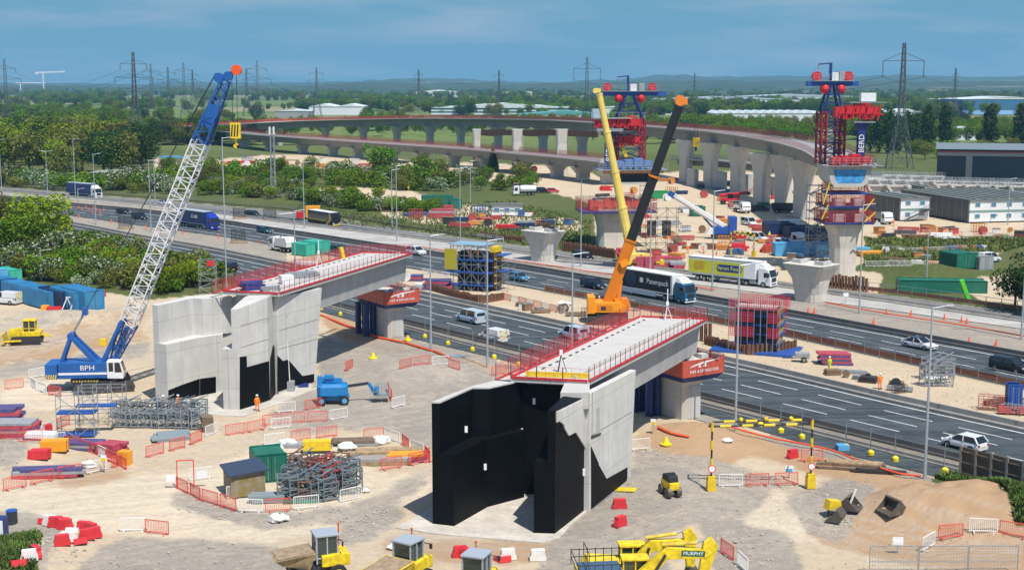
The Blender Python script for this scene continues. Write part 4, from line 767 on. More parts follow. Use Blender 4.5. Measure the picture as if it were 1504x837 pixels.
MB().add([(2.35,-1.665,2.3),(2.85,-1.665,2.3),(2.85,-1.665,3.3),(2.35,-1.665,3.3)],[(0,1,2,3)]).add([(3.0,-1.665,2.2),(3.8,-1.665,2.2),(3.55,-1.665,3.3),(3.0,-1.665,3.3)],[(0,1,2,3)]).add([(4.01,-1.6,2.3),(4.01,-.4,2.3),(3.68,-.4,3.35),(3.68,-1.6,3.35)],[(0,1,2,3)]).build('cab_windows',GLASS,cabb)
D0_=o.y
bt=GD(334,112,D0_-1);foot=Vector((2.2,.3,2.2));tip=cl_(bt)
heel=cl_(GD(181,485,D0_));j1=cl_(GD(205,487,D0_));js=cl_(GD(213,432,D0_-.2));
def bp(f_):return foot.lerp(tip,f_)
L_B=(tip-foot).length
fb=lambda px,py:(cl_(GD(px,py,D0_))-foot).length/L_B
f1,f2=fb(190,478),fb(293,205)
lattice(MB(),bp(.0),bp(f1),.5,1.9,.4,1.6,6,.16,.08,mi=0).build('boom_foot',LB,CR);MB().beam(bp(.0),bp(f1*.95),1.3,.25).build('boom_plate',LB,CR)
lattice(MB(),bp(f1),bp(f2),1.9,1.9,1.6,1.6,34,.13,.07).build('boom_section',WB,CR,kind='stuff');lattice(MB(),bp(f2),bp(.985),1.9,.9,1.6,.8,9,.15,.08).build('boom_head_section',LB,CR,kind='stuff')
MB().beam(bp(f2+.05),bp(f2+.12),1.5,1.2).build('boom_plate',LB,CR);dB=(tip-foot).normalized()
MB().tube(tip+Vector((-.9,-.4,-.2)),tip+Vector((-.9,.5,-.2)),.55,16).tube(tip+Vector((.1,-.5,.0)),tip+Vector((.1,.5,.0)),.5,16).build('sheave',LB,CR);MB().tube(tip+Vector((1.0,-.5,.65)),tip+Vector((1.0,.5,.65)),.55,16).build('head_pulley',mat('signal_orange',(.75,.09,.01),.5),CR);MB().beam(tip+Vector((-.6,0,-.2)),tip+Vector((.9,0,.5)),.6,.4).build('head_frame',LB,CR)
mast=cl_(GD(105,492,D0_));MB().beam((-3.0,-.9,3.2),mast+Vector((0,-.6,0)),.28).beam((-3.0,.9,3.2),mast+Vector((0,.6,0)),.28).beam((.9,-.9,3.1),mast+Vector((0,-.6,0)),.42).beam((.9,.9,3.1),mast+Vector((0,.6,0)),.42).tube(mast+Vector((0,-.8,0)),mast+Vector((0,.8,0)),.35,10).build('gantry_mast',LB,CR,kind='stuff')
m2=cl_(GD(125,457,D0_));MB().beam(mast,m2,.18).beam(mast+Vector((0,.4,0)),m2+Vector((0,.4,0)),.18).build('pendant_bar',STEEL,CR,kind='stuff');MB().box(m2,(.5,1.0,.8)).build('pendant_block',LB,CR);MB().beam((1.5,-.9,3.2),bp(f1)+Vector((-.6,-.8,.6)),.34).beam((1.5,.9,3.2),bp(f1)+Vector((-.6,.8,.6)),.34).build('boom_strut',LB,CR,kind='stuff')
ln=MB();top=tip+Vector((1.0,0,.6))
for a_,b_ in((m2,tip+Vector((-1.2,-.4,.3))),(m2,tip+Vector((-1.2,.4,.3)))):ln.tube(a_,b_,.035,4)
hook=cl_(GD(329,186,D0_-1));hook.x=top.x-.3
for dx in(-.25,.25):ln.tube((hook.x+dx,top.y,top.z),(hook.x+dx,top.y,hook.z),.03,4)
ln.build('ropes',DKST,CR,kind='stuff');hb_=MB().prism([(-.55,-.35),(.55,-.35),(.55,.35),(-.55,.35)],0,1.7).build('hook_block',YEL,CR,(hook.x,top.y,hook.z-1.3));stripes(MB(),-.5,.4,-.36,.2,1.5,3).build('hazard_stripes',BOOMK,hb_);MB().tube((0,0,-.6),(0,0,0),.12,8).tube((-.25,0,-.85),(.25,0,-.6),.12,8).tube((-.25,0,-.85),(.05,0,-1.05),.1,8).build('hook',YEL,hb_)
lh=MB();lattice(lh,(7.0,3.5,.9),(13.0,5.2,2.4),1.4,1.4,1.1,1.1,8,.09,.06)
_s=lh.build('boom_section',STEEL,None,kind=None);_s.location=o;tag(_s,'spare grey lattice boom section lying beside the blue crawler crane','boom section')
# telescopic boom helper
def telescope(T_,a,b,secs,name='boom_section'):
	"""secs: list of (f0, f1, width, height, material)"""
	a=Vector(a);b=Vector(b);d=(b-a).normalized()
	for f0,f1,w_,h_,m_ in secs:
		r=d.cross(Vector((0,0,1))).normalized();u=r.cross(d);P,Q=a.lerp(b,f0),a.lerp(b,f1)
		prof=[(-.5,-.2),(-.3,-.5),(.3,-.5),(.5,-.2),(.5,.42),(.42,.5),(-.42,.5),(-.5,.42)]
		MB().loft([[P+r*(x*w_)+u*(y*h_) for x,y in prof],[Q+r*(x*w_)+u*(y*h_) for x,y in prof]]).build(name,m_,T_)
		MB().loft([[Q-d*.28+r*(x*w_*1.12)+u*(y*h_*1.12) for x,y in prof],[Q+r*(x*w_*1.12)+u*(y*h_*1.12) for x,y in prof]]).build('collar',m_,T_)
# centre: orange crawler crane with black telescopic boom
cb=G(893,475);o=Vector((cb.x,cb.y+1.2,0));CO=thing('telescopic_crane','orange crawler crane with a long black telescopic boom','crane',o)
track(CO,-2.2,6.0,.8,1.1);track(CO,2.4,6.0,.8,1.1)
for c_ in CO.children:c_.rotation_euler=(0,0,-.08);c_.location=(0,0,0)
MB().box((0,0,1.1),(3.2,4.0,.5)).tube((0,0,1.2),(0,0,1.6),1.2,16).build('carbody',DKST,CO)
hs=MB().bb(-2.9,1.8,-1.5,1.5,1.6,3.1).bb(-2.95,-1.9,-1.6,1.6,1.45,3.9).build('upper_structure',mat('crane_orange',(.85,.30,.01),.4,var=.1,vscale=1),CO,bevel=.06)
MB().bb(-1.6,.6,-1.53,-1.51,1.9,2.7).build('grille',BOOMO,CO);MB().box((-.7,-1.545,2.25),(.7,.02,.5)).build('badge',DKST,CO)
MB().side([(1.9,1.5),(3.2,1.5),(3.35,2.4),(2.9,3.4),(1.9,3.4)],.4,1.55).build('cab',ORG,CO,bevel=.04);MB().side([(1.2,1.6),(2.3,1.6),(2.5,2.4),(1.5,3.6),(.9,3.6)],-1.2,-.7).build('boom_bracket',mat('crane_orange',(.85,.30,.01),.4),CO)
ft=Vector((.1,-.1,2.9));tp=GD(1001,147,o.y-2)-o;Lt_=(tp-ft).length;mid=(GD(944,335-4,o.y-1)-o-ft).length/Lt_;mid=(GD(913,349,o.y-1)-o-ft).length/Lt_
telescope(CO,ft,tp,[(0,mid,1.35,1.55,BOOMO),(mid-.02,.62,1.15,1.35,BOOMK),(.60,.97,1.02,1.22,BOOMK)])
q_=ft.lerp(tp,.62);
for f_ in(.63,):p=ft.lerp(tp,f_);MB().tube(p-(tp-ft).normalized()*.15,p+(tp-ft).normalized()*.12,.82,10).build('ring',ORG,CO)
MB().tube(tp+Vector((-.2,-.5,-.1)),tp+Vector((-.2,.5,-.1)),.75,14).box(tp+Vector((.35,0,-.2)),(.9,.9,.9)).build('boom_head',mat('head_orange',(.80,.22,.02),.45),CO)
p1=ft.lerp(tp,mid*.62);MB().tube((1.3,-.2,2.1),Vector((1.3,-.2,2.1)).lerp(p1,.62),.38,12).build('luffing_cylinder',ORG,CO);MB().tube(Vector((1.3,-.2,2.1)).lerp(p1,.6),p1,.2,10).build('cylinder_rod',STEEL,CO)
MB().box(ft.lerp(tp,mid*.66)+Vector((.1,-.8,-.2)),(1.2,.5,.9),ry=-.5).build('hose_reel',mat('crane_orange',(.85,.30,.01),.4),CO)
tg=MB();h2=GD(1021,205,o.y-1)-o
for dx in(-.2,.2):tg.tube((h2 .x+dx,tp.y,tp.z-.4),(h2 .x+dx,tp.y,h2 .z),.03,4)
tg.build('ropes',DKST,CO,kind='stuff');hk=MB().prism([(-.5,-.3),(.5,-.3),(.5,.3),(-.5,.3)],-1.0,.3).build('hook_block',mat('dull_yellow',(.35,.25,.02),.5,var=.5,vscale=2),CO,(h2 .x,tp.y,h2 .z));MB().tube((0,0,-1.6),(0,0,-1.0),.14,8).build('hook',DKST,hk)
# yellow boom crane further back
cb=G(935,395);o=Vector((cb.x,cb.y,0));CY=thing('mobile_crane','mobile crane with a long yellow telescopic boom behind the black one','crane',o)
MB().bb(-3,5,-1.3,1.3,.9,1.7).build('carrier',YEL,CY);MB().bb(-2.4,1.6,-1.2,1.2,1.7,2.9).build('upper_structure',BOOMY,CY,bevel=.05);MB().side([(1.6,1.7),(2.8,1.7),(2.7,2.9),(1.6,3.0)],-1.2,-.2).build('cab',BOOMY,CY)
for x in(-2.2,-.8,2.2,3.8):
	for s_ in(-1,1):wheel(CY,x,s_*1.15,.62,.4)
ft=Vector((-1.0,0,2.6));tp=GD(879,134,o.y-3)-o
telescope(CY,ft,tp,[(0,.30,1.35,1.4,BOOMY),(.28,.52,1.2,1.25,BOOMY),(.50,.76,1.05,1.1,BOOMY),(.74,.985,.9,.95,BOOMY)])
MB().tube(tp+Vector((-.6,-.4,0)),tp+Vector((-.6,.4,0)),.45,12).box(tp+Vector((-.2,0,.1)),(1.2,.6,.8)).build('boom_head',BOOMY,CY)
tg=MB().tube(tp+Vector((-1.0,0,0)),tp+Vector((-1.0,0,-9)),.035,4).build('ropes',DKST,CY,kind='stuff');MB().bb(0,0.3,0,0.3,0,.1)
# small crawler crane with white boom, blue body
cb=G(1062,350);o=Vector((cb.x,cb.y,0));CW=thing('small_crane','small blue crane with a white telescopic boom leaning left','crane',o)
track(CW,-1.8,5.0,.6,.9);track(CW,1.8,5.0,.6,.9);MB().bb(-2.5,1.0,-1.4,1.4,1.0,2.6).build('upper_structure',BLUE,CW,bevel=.05);MB().bb(1.1,2.8,-1.5,1.5,.9,4.9).build('counterweight',BLUE,CW,bevel=.05);MB().side([(-4.0,1.0),(-2.5,1.0),(-2.5,2.4),(-3.2,2.5)],-1.4,-.3).build('cab',WHITE,CW)
ft=Vector((.0,0,2.7));tp=GD(987,286,o.y-1)-o;telescope(CW,ft,tp,[(0,.55,1.25,1.3,WHITE),(.53,.97,1.0,1.1,WHITE)]);MB().box(tp,(1.6,.9,1.2),ry=.6).build('boom_head',BLUE,CW);MB().tube((-2.2,0,2.2),ft.lerp(tp,.5),.22,8).build('luffing_cylinder',BLUE,CW)
# red boom lift on wheels
cb=G(1073,300);o=Vector((cb.x,cb.y,0));RT=thing('telehandler','red telehandler with its boom raised to the right','telehandler',o)
MB().bb(-3,2,-1.1,1.1,.8,1.7).build('chassis',mat('machine_red',(.55,.02,.03),.45),RT);MB().bb(-.9,.5,-1.1,.0,1.7,3.0).build('cab',GLASS,RT);tp=GD(1096,283,o.y)-o;telescope(RT,(-3.2,.3,2.4),tp,[(0,.6,.8,.9,mat('machine_red',(.55,.02,.03),.45)),(.58,1,.62,.7,mat('machine_red',(.55,.02,.03),.45))]);MB().box(tp+Vector((.6,0,-.2)),(1.0,1.6,.9)).build('fork_carriage',DKST,RT)
for x in(-2.2,1.4):
	for s_ in(-1,1):wheel(RT,x,s_*1.1,.7,.45,DKST)
# blue boom lift near the left abutment
BL=mat('lift_blue',(.02,.20,.48),.4,var=.1,vscale=1.5)
cb=G(488,594);o=Vector((cb.x,cb.y+.8,0));LF=thing('boom_lift','blue articulated boom lift with white wheels and empty basket','boom lift',o,.1)
for x in(-1.2,1.25):
	for s_ in(-1,1):wheel(LF,x,s_*1.1,.48,.34,mat('rim_blue',(.10,.35,.55),.5))
MB().bb(-1.7,1.7,-.7,.7,.45,.95).bb(-1.4,-1.0,-1.0,1.0,.4,.7).bb(1.05,1.45,-1.0,1.0,.4,.7).build('chassis',BL,LF,kind='stuff')
MB().loft([[(x,y,z) for x,y in((-1.3,-1.05),(1.1,-1.05),(1.6,-.5),(1.6,.5),(1.1,1.05),(-1.3,1.05),(-1.7,.5),(-1.7,-.5))] for z in(1.0,1.9)]+[[(x*.8,y*.85,2.2) for x,y in((-1.3,-1.05),(1.1,-1.05),(1.6,-.5),(1.6,.5),(1.1,1.05),(-1.3,1.05),(-1.7,.5),(-1.7,-.5))]]).build('turntable',BL,LF)
MB().beam((1.0,0,2.45),(-1.3,0,2.65),.5,.45).beam((-1.3,.1,2.2),(1.5,.1,2.0),.45,.4).box((-.4,0,2.9),(1.0,.8,.35)).box((-1.4,0,2.5),(.5,.7,.9)).build('riser',BL,LF,kind='stuff')
a_,b_=Vector((1.4,.2,1.75)),cl_(Vector((0,0,0)))*0+(GD(541,564.5,o.y)-o);b_.y=.3;MB().beam(a_,b_,.22,.28).build('boom',DKST,LF);c_=GD(551,581,o.y)-o;c_.y=.3;MB().beam(b_,c_,.3,.35).build('jib',BL,LF)
bk=MB();e_=GD(562,581,o.y)-o;bx0,bx1,bz=c_.x-.2,e_.x+.7,c_.z-.1;bk.bb(bx0,bx1,-.5,1.0,bz,bz+.1)
for x in np.linspace(bx0,bx1,5):
	for y in(-.5,1.0):bk.beam((x,y,bz),(x,y,bz+1.15),.05)
for z in(.55,1.12):
	bk.beam((bx0,-.5,bz+z),(bx1,-.5,bz+z),.05).beam((bx0,1,bz+z),(bx1,1,bz+z),.05).beam((bx0,-.5,bz+z),(bx0,1,bz+z),.05).beam((bx1,-.5,bz+z),(bx1,1,bz+z),.05)
bk.build('basket',STEEL,LF,kind='stuff');MB().box((bx0+.35,.2,bz+.65),(.5,.7,.7)).build('control_box',BL,LF)
# bright green boom at the right edge and another beyond
GRN=mat('lime_green',(.12,.62,.03),.45)
cb=G(1424,444);o=Vector((cb.x,cb.y,0));TG=thing('access_lift','bright lime green boom leaning over the barrier row','lift',o);MB().beam((0,0,0),GD(1412,411,o.y)-o,.7,.6).build('arm',GRN,TG);MB().box((0,0,.2),(1.0,1.0,.4)).build('base',GRN,TG)
# ---------------------------------------------------------------- viaducts, tall piers, lifting towers
def path_on(pts,Z,step=4.):
	X=np.arange(pts[0][0],pts[-1][0]+.1,step);zs=np.interp(X,*Z) if isinstance(Z,tuple) else[Z]*len(X);return[G(x,y,float(z)) for x,y,z in zip(X,interp(pts,X,7),zs)]
def tang(P):
	T=[]
	for i in range(len(P)):d=P[min(i+1,len(P)-1)]-P[max(i-1,0)];d.z=0;T.append(d.normalized())
	return T
def resample(P,ds):
	S=[0.]
	for a,b in zip(P[:-1],P[1:]):S.append(S[-1]+(b-a).length)
	out=[];n=max(1,int(S[-1]/ds))
	for i in range(n+1):
		s=S[-1]*i/n;k=max(0,min(len(S)-2,int(np.searchsorted(S,s))-1));out.append(P[k].lerp(P[k+1],(s-S[k])/max(1e-6,S[k+1]-S[k])))
	return out
def viaduct(label,pts,Z,W_,depth,rail=REDM,far=1,box=.55,th=.35,railh=1.5,cut=2.9,soil=None):
	P=resample(path_on(pts,Z),6.);T=tang(P);side=[]
	for t in T:
		side.append(Vector((-t.y,t.x,0)))
	o=P[len(P)//2];o=Vector((o.x,o.y,0));V_=thing('viaduct',label,'viaduct',o)
	def prof(p,n_):
		q=p-o;e=cut
		return[q+n_*0,q+n_*W_,q+n_*W_-Vector((0,0,th)),q+n_*(W_-e)-Vector((0,0,th+.35)),q+n_*(W_-e-.5)-Vector((0,0,depth)),q+n_*(e+.5)-Vector((0,0,depth)),q+n_*e-Vector((0,0,th+.35)),q-Vector((0,0,th))]
	MB().loft([prof(p,n_) for p,n_ in zip(P,side)]).build('deck_girder',CONC_V,V_)
	kb=MB()
	for a,b,n_,m_ in zip(P[:-1],P[1:],side[:-1],side[1:]):kb.beam(a-o+Vector((0,0,.12)),b-o+Vector((0,0,.12)),.3,.24).beam(a-o+n_*W_+Vector((0,0,.12)),b-o+m_*W_+Vector((0,0,.12)),.3,.24)
	kb.build('edge_beam',CONC3,V_,kind='stuff')
	for k,off in((0,0),(1,W_)):
		for a,b,n_,m_ in zip(P[:-1],P[1:],side[:-1],side[1:]):
			a2,b2=a-o+n_*off,b-o+m_*off;L_=(b2-a2).length;rz=math.atan2(b2 .y-a2 .y,b2 .x-a2 .x)
			put(mesh_panel(6.0,railh,rail,.30,.075),'guard_rail',V_,a2+Vector((0,0,.2)),rz,scale=(L_/6.0,1,1))
	return V_,P,side,o
def tall_pier(px,yb,z,rz,label,w0=2.4,d0=5.2,w1=3.4,d1=8.0,grp='piers of the viaducts',m_=None,dist=None):
	b_=G(px,yb);k=('tp',round(z,1),w0,d0);T_=thing('viaduct_pier',label,'pier',(b_.x,b_.y,0),rz,grp)
	if k not in MAT:MAT[k]=MB().loft([ring(0,0,a,b,c,zz) for zz,a,b,c in((0,w0,d0,.6),(z*.55,w0,d0,.6),(z*.8,w0+(w1-w0)*.35,d0+(d1-d0)*.35,.5),(z-.6,w1,d1,.4),(z,w1,d1,.4))]).mesh('shaft',m_ or CONC2)
	put(MAT[k],'shaft',T_,(0,0,0));
	for s_ in(-1,1):MB().box((0,s_*d1*.3,z+.2),(1.2,1.2,.4)).build('bearing',CONC3,T_)
	return T_
VIA=[(232,188),(300,184.5),(376,181),(430,178.5),(500,176.5),(600,174.5),(700,175),(800,177),(880,181.5),(945,186.5),(1000,190.5),(1040,194),(1080,199.5),(1120,206),(1150,212.5),(1180,222),(1198,233),(1210,245)]
V1_,P1,S1,o1=viaduct('long curved concrete viaduct with red rails sweeping left from the right tower',VIA,([232,376,600,800,1000,1100,1210],[9.5,12.5,15.8,17.4,18.2,18.5,18.6]),10.0,3.7)
V2_,P2,S2,o2_=viaduct('lower straighter viaduct with red guard rails in front of the curved one',[(214,184),(300,191),(376,199),(450,204),(560,211.5),(680,219.5),(752,226),(820,232),(884,239)],7.8,12.0,3.0)
V4_,P4,S4,o4=viaduct('low grey viaduct seen between the tall piers',[(985,233),(1050,237),(1110,242),(1160,248)],8.0,9.0,2.2,rail=STEEL,railh=1.0)
for i,(x,yb) in enumerate([(1007,268),(1043,275),(1083,285),(1118,302),(1150,306),(1178,319)]):
	k=min(range(len(P1)),key=lambda j:abs((P1[j].x/P1[j].y)-G(x,yb).x/G(x,yb).y));t=tang(P1)[k];c_=G(x,yb)
	T_=thing('viaduct_pier',['first','second','third','fourth','fifth','sixth'][i]+' tall pier from the left in the row under the curved viaduct end','pier',(c_.x,c_.y,0),R(38),'tall piers under the curved viaduct')
	shaft([(0,3.4,4.6,.7),(8.5,3.4,4.6,.7),(11.5,3.7,5.8,.6),(14.0,4.3,7.4,.5),(14.7,4.3,7.4,.5)],CONC2,T_);MB().box((0,0,.05),(6.0,7.5,.1)).build('blinding',CONC_B,T_)
for x in(530,575,622,668,715,780,838,470,420):
	k=min(range(len(P1)),key=lambda j:abs((P1[j].x/P1[j].y)-(x-752)/F_PX));t=tang(P1)[k];c_=P1[k]+S1[k]*5.5
	T_=thing('viaduct_pier','grey flared pier of the curved viaduct, '+{530:'right of the coach',575:'above the lamp pair',622:'above the blue tipper',668:'left of the free pier',715:'right of the first free pier',780:'right of the middle free pier',838:'right of the last free pier',470:'above the coach',420:'right of the radio mast'}[x],'pier',(c_.x,c_.y,0),math.atan2(t.y,t.x),'far piers under the curved viaduct');
	if 'fp' not in MAT:MAT['fp']=MB().loft([ring(0,0,a,b,c,z) for z,a,b,c in((0,2.6,4,.5),(9,2.6,4,.5),(12.5,3.2,5.6,.5),(15.25,3.6,8.6,.4))]).mesh('shaft',CONCD)
	put(MAT['fp'],'shaft',T_,(0,0,0),scale=(1,1,(P1[k].z-3.72)/15.25))
for i,x in enumerate((232,268,306,345,385,430,470,510,556,605,655,700,748,795,832,868)):
	k=min(range(len(P2)),key=lambda j:abs((P2[j].x/P2[j].y)-(x-752)/F_PX));t=tang(P2)[k];c_=P2[k]+S2[k]*6
	T_=thing('viaduct_pier',['first','second','third','fourth','fifth','sixth','seventh','eighth','ninth','tenth','eleventh','twelfth','thirteenth','fourteenth','fifteenth','sixteenth'][i]+' short flared pier from the left under the lower viaduct','pier',(c_.x,c_.y,0),math.atan2(t.y,t.x),'short piers under the lower viaduct')
	if 'sp' not in MAT:MAT['sp']=MB().loft([ring(0,0,a,b,c,z) for z,a,b,c in((0,2.4,5,.5),(2.5,2.4,5,.5),(4.75,3.2,9.0,.4))]).mesh('shaft',CONC2)
	put(MAT['sp'],'shaft',T_,(0,0,0))
for i,x in enumerate((1020,1062,1100,1140)):
	c_=GD(x,240,452-i*12);T_=thing('viaduct_pier','low pier under the grey viaduct behind the '+('first','second','third','fifth')[i]+' tall pier','pier',(c_.x,c_.y+4,0),.3,'low piers');MB().box((0,0,2.85),(1.6,6,5.7)).build('shaft',CONCD,T_)
# free standing piers carrying brown steel girders
FP=[]
for i,(x,w_) in enumerate(((700,3.0),(760,4.0),(825,4.0))):
	c_=GD(x,205,(562,538,512)[i]);z=GD(x,190,c_.y).z;T_=thing('tall_pier',('pale free standing pier at the left end of the brown girders','pale free standing pier between two brown girders','pale free standing pier just left of the yellow boom')[i],'pier',(c_.x,c_.y,0),.1)
	shaft([(0,w_,4.5,.5),(z*.7,w_,4.5,.5),(z,w_*1.12,5.4,.4)],CONC2,T_);FP.append(Vector((c_.x,c_.y,z)))
FP.append(GD(884,192,495));FP[-1].z=FP[-2].z
for i in range(3):
	a,b=FP[i],FP[i+1];T_=thing('steel_girder',('brown steel girder on the left pair of free piers','brown steel girder on the middle pair of free piers','brown steel girder running behind the yellow boom')[i],'girder',(a.x,a.y,0))
	d=b-a
	for k in(-1.2,1.2):MB().beam(Vector((1.5,k,a.z-1.3)),d-Vector((1.4,-k,0))+Vector((0,0,a.z-1.3-d.z*0))-Vector((0,0,0)),.35,2.2).build('beam',RUST,T_)
	MB().beam(Vector((d.x*.2,0,a.z-1.6)),Vector((d.x*.45,d.y*.3,a.z-1.6)),3.2,1.9).build('cross_frame',DKST,T_)
# ---- the two hammerhead piers with platforms, deck segments and lifting towers
def scaffold(T_,x0,x1,y0,y1,z0,z1,nx,ny,nz_,m_=STEEL,r=.05,brace=True,deckm=None,name='scaffold_frame'):
	mb=MB();X=np.linspace(x0,x1,nx+1);Y=np.linspace(y0,y1,ny+1);Zs=np.linspace(z0,z1,nz_+1)
	for x in X:
		for y in Y:mb.beam((x,y,z0),(x,y,z1+.3),r)
	for z in Zs[1:]:
		for y in Y:mb.beam((x0,y,z),(x1,y,z),r)
		for x in X:mb.beam((x,y0,z),(x,y1,z),r)
	if brace:
		for i in range(nz_):
			for k in range(nx):mb.beam((X[k],y0,Zs[i]),(X[k+1],y0,Zs[i+1]),r) if(i+k)%2 else mb.beam((X[k+1],y0,Zs[i]),(X[k],y0,Zs[i+1]),r)
	o_=mb.build(name,m_,T_,kind='stuff')
	if deckm:
		for z in Zs[1:]:MB().bb(x0,x1,y0,y1,z-.05,z).build('scaffold_board',deckm,T_)
	return o_
def lift_tower(T_,x,y,z0,w_,d_,zt,label=None,columns=RED):
	"""blue A frame on red columns with a cross beam, winches and red drums on top"""
	h=zt-z0;zc=z0+h*.62
	for sx in(-1,1):
		for sy in(-1,1):
			c_=MB();lattice(c_,(x+sx*w_/2,y+sy*d_/2,z0),(x+sx*w_/2,y+sy*d_/2,zc),.85,.85,.85,.85,12,.2,.12,up=(0,1,0));c_.build('tower_column',mat('dark_red',(.28,.02,.03),.5),T_)
		MB().beam((x+sx*w_/2,y-d_/2,zc),(x+sx*w_*.16,y-d_*.3,zt-1.2),.35).beam((x+sx*w_/2,y+d_/2,zc),(x+sx*w_*.16,y+d_*.3,zt-1.2),.35).build('head_leg',NAVY,T_,kind='stuff')
	br=MB()
	for i in range(5):
		a,b=z0+(zc-z0)*i/5,z0+(zc-z0)*(i+1)/5
		for y_ in(y-d_/2,y+d_/2):br.beam((x-w_/2,y_,a),(x+w_/2,y_,b),.14).beam((x+w_/2,y_,a),(x-w_/2,y_,b),.14).beam((x-w_/2,y_,b),(x+w_/2,y_,b),.16)
		for x_ in(x-w_/2,x+w_/2):br.beam((x_,y-d_/2,a),(x_,y+d_/2,b),.14)
	for f_ in(.0,.35,.65):a=w_/2*(1-f_)+w_*.16*f_;z=zc+(zt-1.2-zc)*f_;br.beam((x-a,y-d_*.4,z),(x+a,y-d_*.4,z),.2).beam((x-a,y+d_*.4,z),(x+a,y+d_*.4,z),.2)
	br.build('bracing',NAVY,T_,kind='stuff')
	wt=w_*1.35
	MB().prism([(x-wt,y-.9),(x-wt*.82,y-.9),(x+wt*.82,y-.9),(x+wt,y-.9),(x+wt,y+.9),(x-wt,y+.9)],zt-1.2,zt-.35).build('cross_beam',BLUE,T_);MB().bb(x-wt*.8,x+wt*.8,y-1.6,y+1.6,zt-.3,zt-.2).build('top_platform',STEEL,T_)
	rl=MB()
	for k in np.linspace(-wt*.8,wt*.8,9):rl.beam((x+k,y-1.6,zt-.2),(x+k,y-1.6,zt+.9),.06)
	rl.beam((x-wt*.8,y-1.6,zt+.9),(x+wt*.8,y-1.6,zt+.9),.06).beam((x-wt*.8,y-1.6,zt+.4),(x+wt*.8,y-1.6,zt+.4),.05);rl.build('handrail',STEEL,T_,kind='stuff')
	MR=mat('machine_red',(.55,.02,.03),.45)
	for sx in(-1,1):MB().tube((x+sx*wt*.62,y-.6,zt+.6),(x+sx*wt*.62,y+.6,zt+.6),.85,14).build('winch_drum',MR,T_);MB().ball((x+sx*w_*.42,y-.7,zt-1.7),.95,10,6).build('pulley_block',MR,T_)
	MB().box((x+wt*.1,y,zt+.5),(1.3,1.6,1.5)).build('power_pack',WHITE,T_);MB().box((x+wt*.33,y,zt+.6),(1.1,1.6,1.7)).build('power_pack',GREYP,T_)
	MB().beam((x-.35,y,zt-.3),(x-.35,y,zt+3.0),.45).beam((x-.35,y,zt+2.9),(x-2.6,y,zt+2.7),.22).build('jib_crane',NAVY,T_);MB().beam((x-2.6,y,zt+2.7),(x-2.6,y,zt+1.8),.1).build('jib_hook',RED,T_)
def machine(T_,x0,x1,y,z,h,m_):
	for i in range(4):a=x0+(x1-x0)*i/4;b=x0+(x1-x0)*(i+1)/4;MB().bb(a+.1,b-.1,y-1.2,y+1.2,z+h*.15*(i%2),z+h*(.75+.25*((i*7)%3)/2)).build('machine_frame',m_,T_)
	mb=MB();
	for i in range(6):a=x0+(x1-x0)*(i+.5)/6;mb.beam((a,y-1.35,z-.3),(a+.5,y-1.35,z+h*.9),.22).beam((a,y-1.35,z+h*.3),(a+1,y-1.35,z+h*.3),.25)
	mb.build('machine_arms',m_,T_,kind='stuff')
MR=mat('machine_red',(.55,.02,.03),.45)
# wide hammerhead pier at the centre
b_=G(905,364);HP=thing('hammerhead_pier','wide pale pier carrying a red platform and a hollow deck segment beside the yellow boom','pier',(b_.x,b_.y+3,0),.10)
z_=GH(905,364,312);shaft([(0,7.4,5.5,.9),(z_*.55,7.4,5.5,.9),(z_*.8,8.2,6.0,.9),(z_+.6,10.2,7.0,.9)],CONC2,HP)
platform(HP,z_+.3,15.5,9.5,h=2.6,pitch=.22);z2=GD(0,292,282).z;machine(HP,-6,5.5,-1.5,z_+.5,2.6,mat('faded_red',(.55,.12,.08),.6));MB().bb(-4.6,4.4,-2.5,2.5,z_+.5,z_+2.6).build('pier_head',CONC3,HP)
zb=GD(0,271,282).z;zt=GD(0,251,282).z;SG=MB();wo=5.6;wi=4.1
prof_o=[(-wo*.62,zb),(wo*.62,zb),(wo,zt),(-wo,zt)];prof_i=[(-wo*.5,zb+.45),(wo*.5,zb+.45),(wo*.74,zt-.5),(-wo*.74,zt-.5)]
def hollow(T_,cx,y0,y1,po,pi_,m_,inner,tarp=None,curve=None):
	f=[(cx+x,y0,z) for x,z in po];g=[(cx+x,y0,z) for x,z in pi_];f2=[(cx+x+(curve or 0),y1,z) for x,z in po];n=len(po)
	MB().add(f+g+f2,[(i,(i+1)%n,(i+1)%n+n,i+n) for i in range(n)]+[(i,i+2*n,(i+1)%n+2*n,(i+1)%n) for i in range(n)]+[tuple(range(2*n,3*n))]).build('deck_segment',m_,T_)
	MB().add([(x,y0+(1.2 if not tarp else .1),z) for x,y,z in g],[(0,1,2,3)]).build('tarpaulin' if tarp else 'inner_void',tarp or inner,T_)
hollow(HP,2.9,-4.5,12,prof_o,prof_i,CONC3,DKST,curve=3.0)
zq=GD(0,246,282).z;MB().bb(-4.5,10,-5.2,4,zt+.02,zt+.25).build('work_platform',STEEL,HP);rl=MB()
for k in np.linspace(-4.5,10,12):rl.beam((k,-5.2,zt+.2),(k,-5.2,zt+1.7),.09)
for zz in(.7,1.2,1.7):rl.beam((-4.5,-5.2,zt+zz),(10,-5.2,zt+zz),.08)
rl.build('handrail',STEEL,HP,kind='stuff');machine(HP,-1,7,-3,zt+.3,2.2,mat('faded_blue',(.12,.22,.45),.6));MB().bb(-3.6,9,-5.35,-5.25,zt-.5,zt+.1).build('fascia',RUST,HP)
xx_=lambda px:(px-752)*285/2000-(b_.x)
zt1=GD(0,134,285).z;LT1=thing('lifting_tower','blue and red lifting tower left of the long black boom','lifting tower',(b_.x,b_.y+3,zt+.2),0)
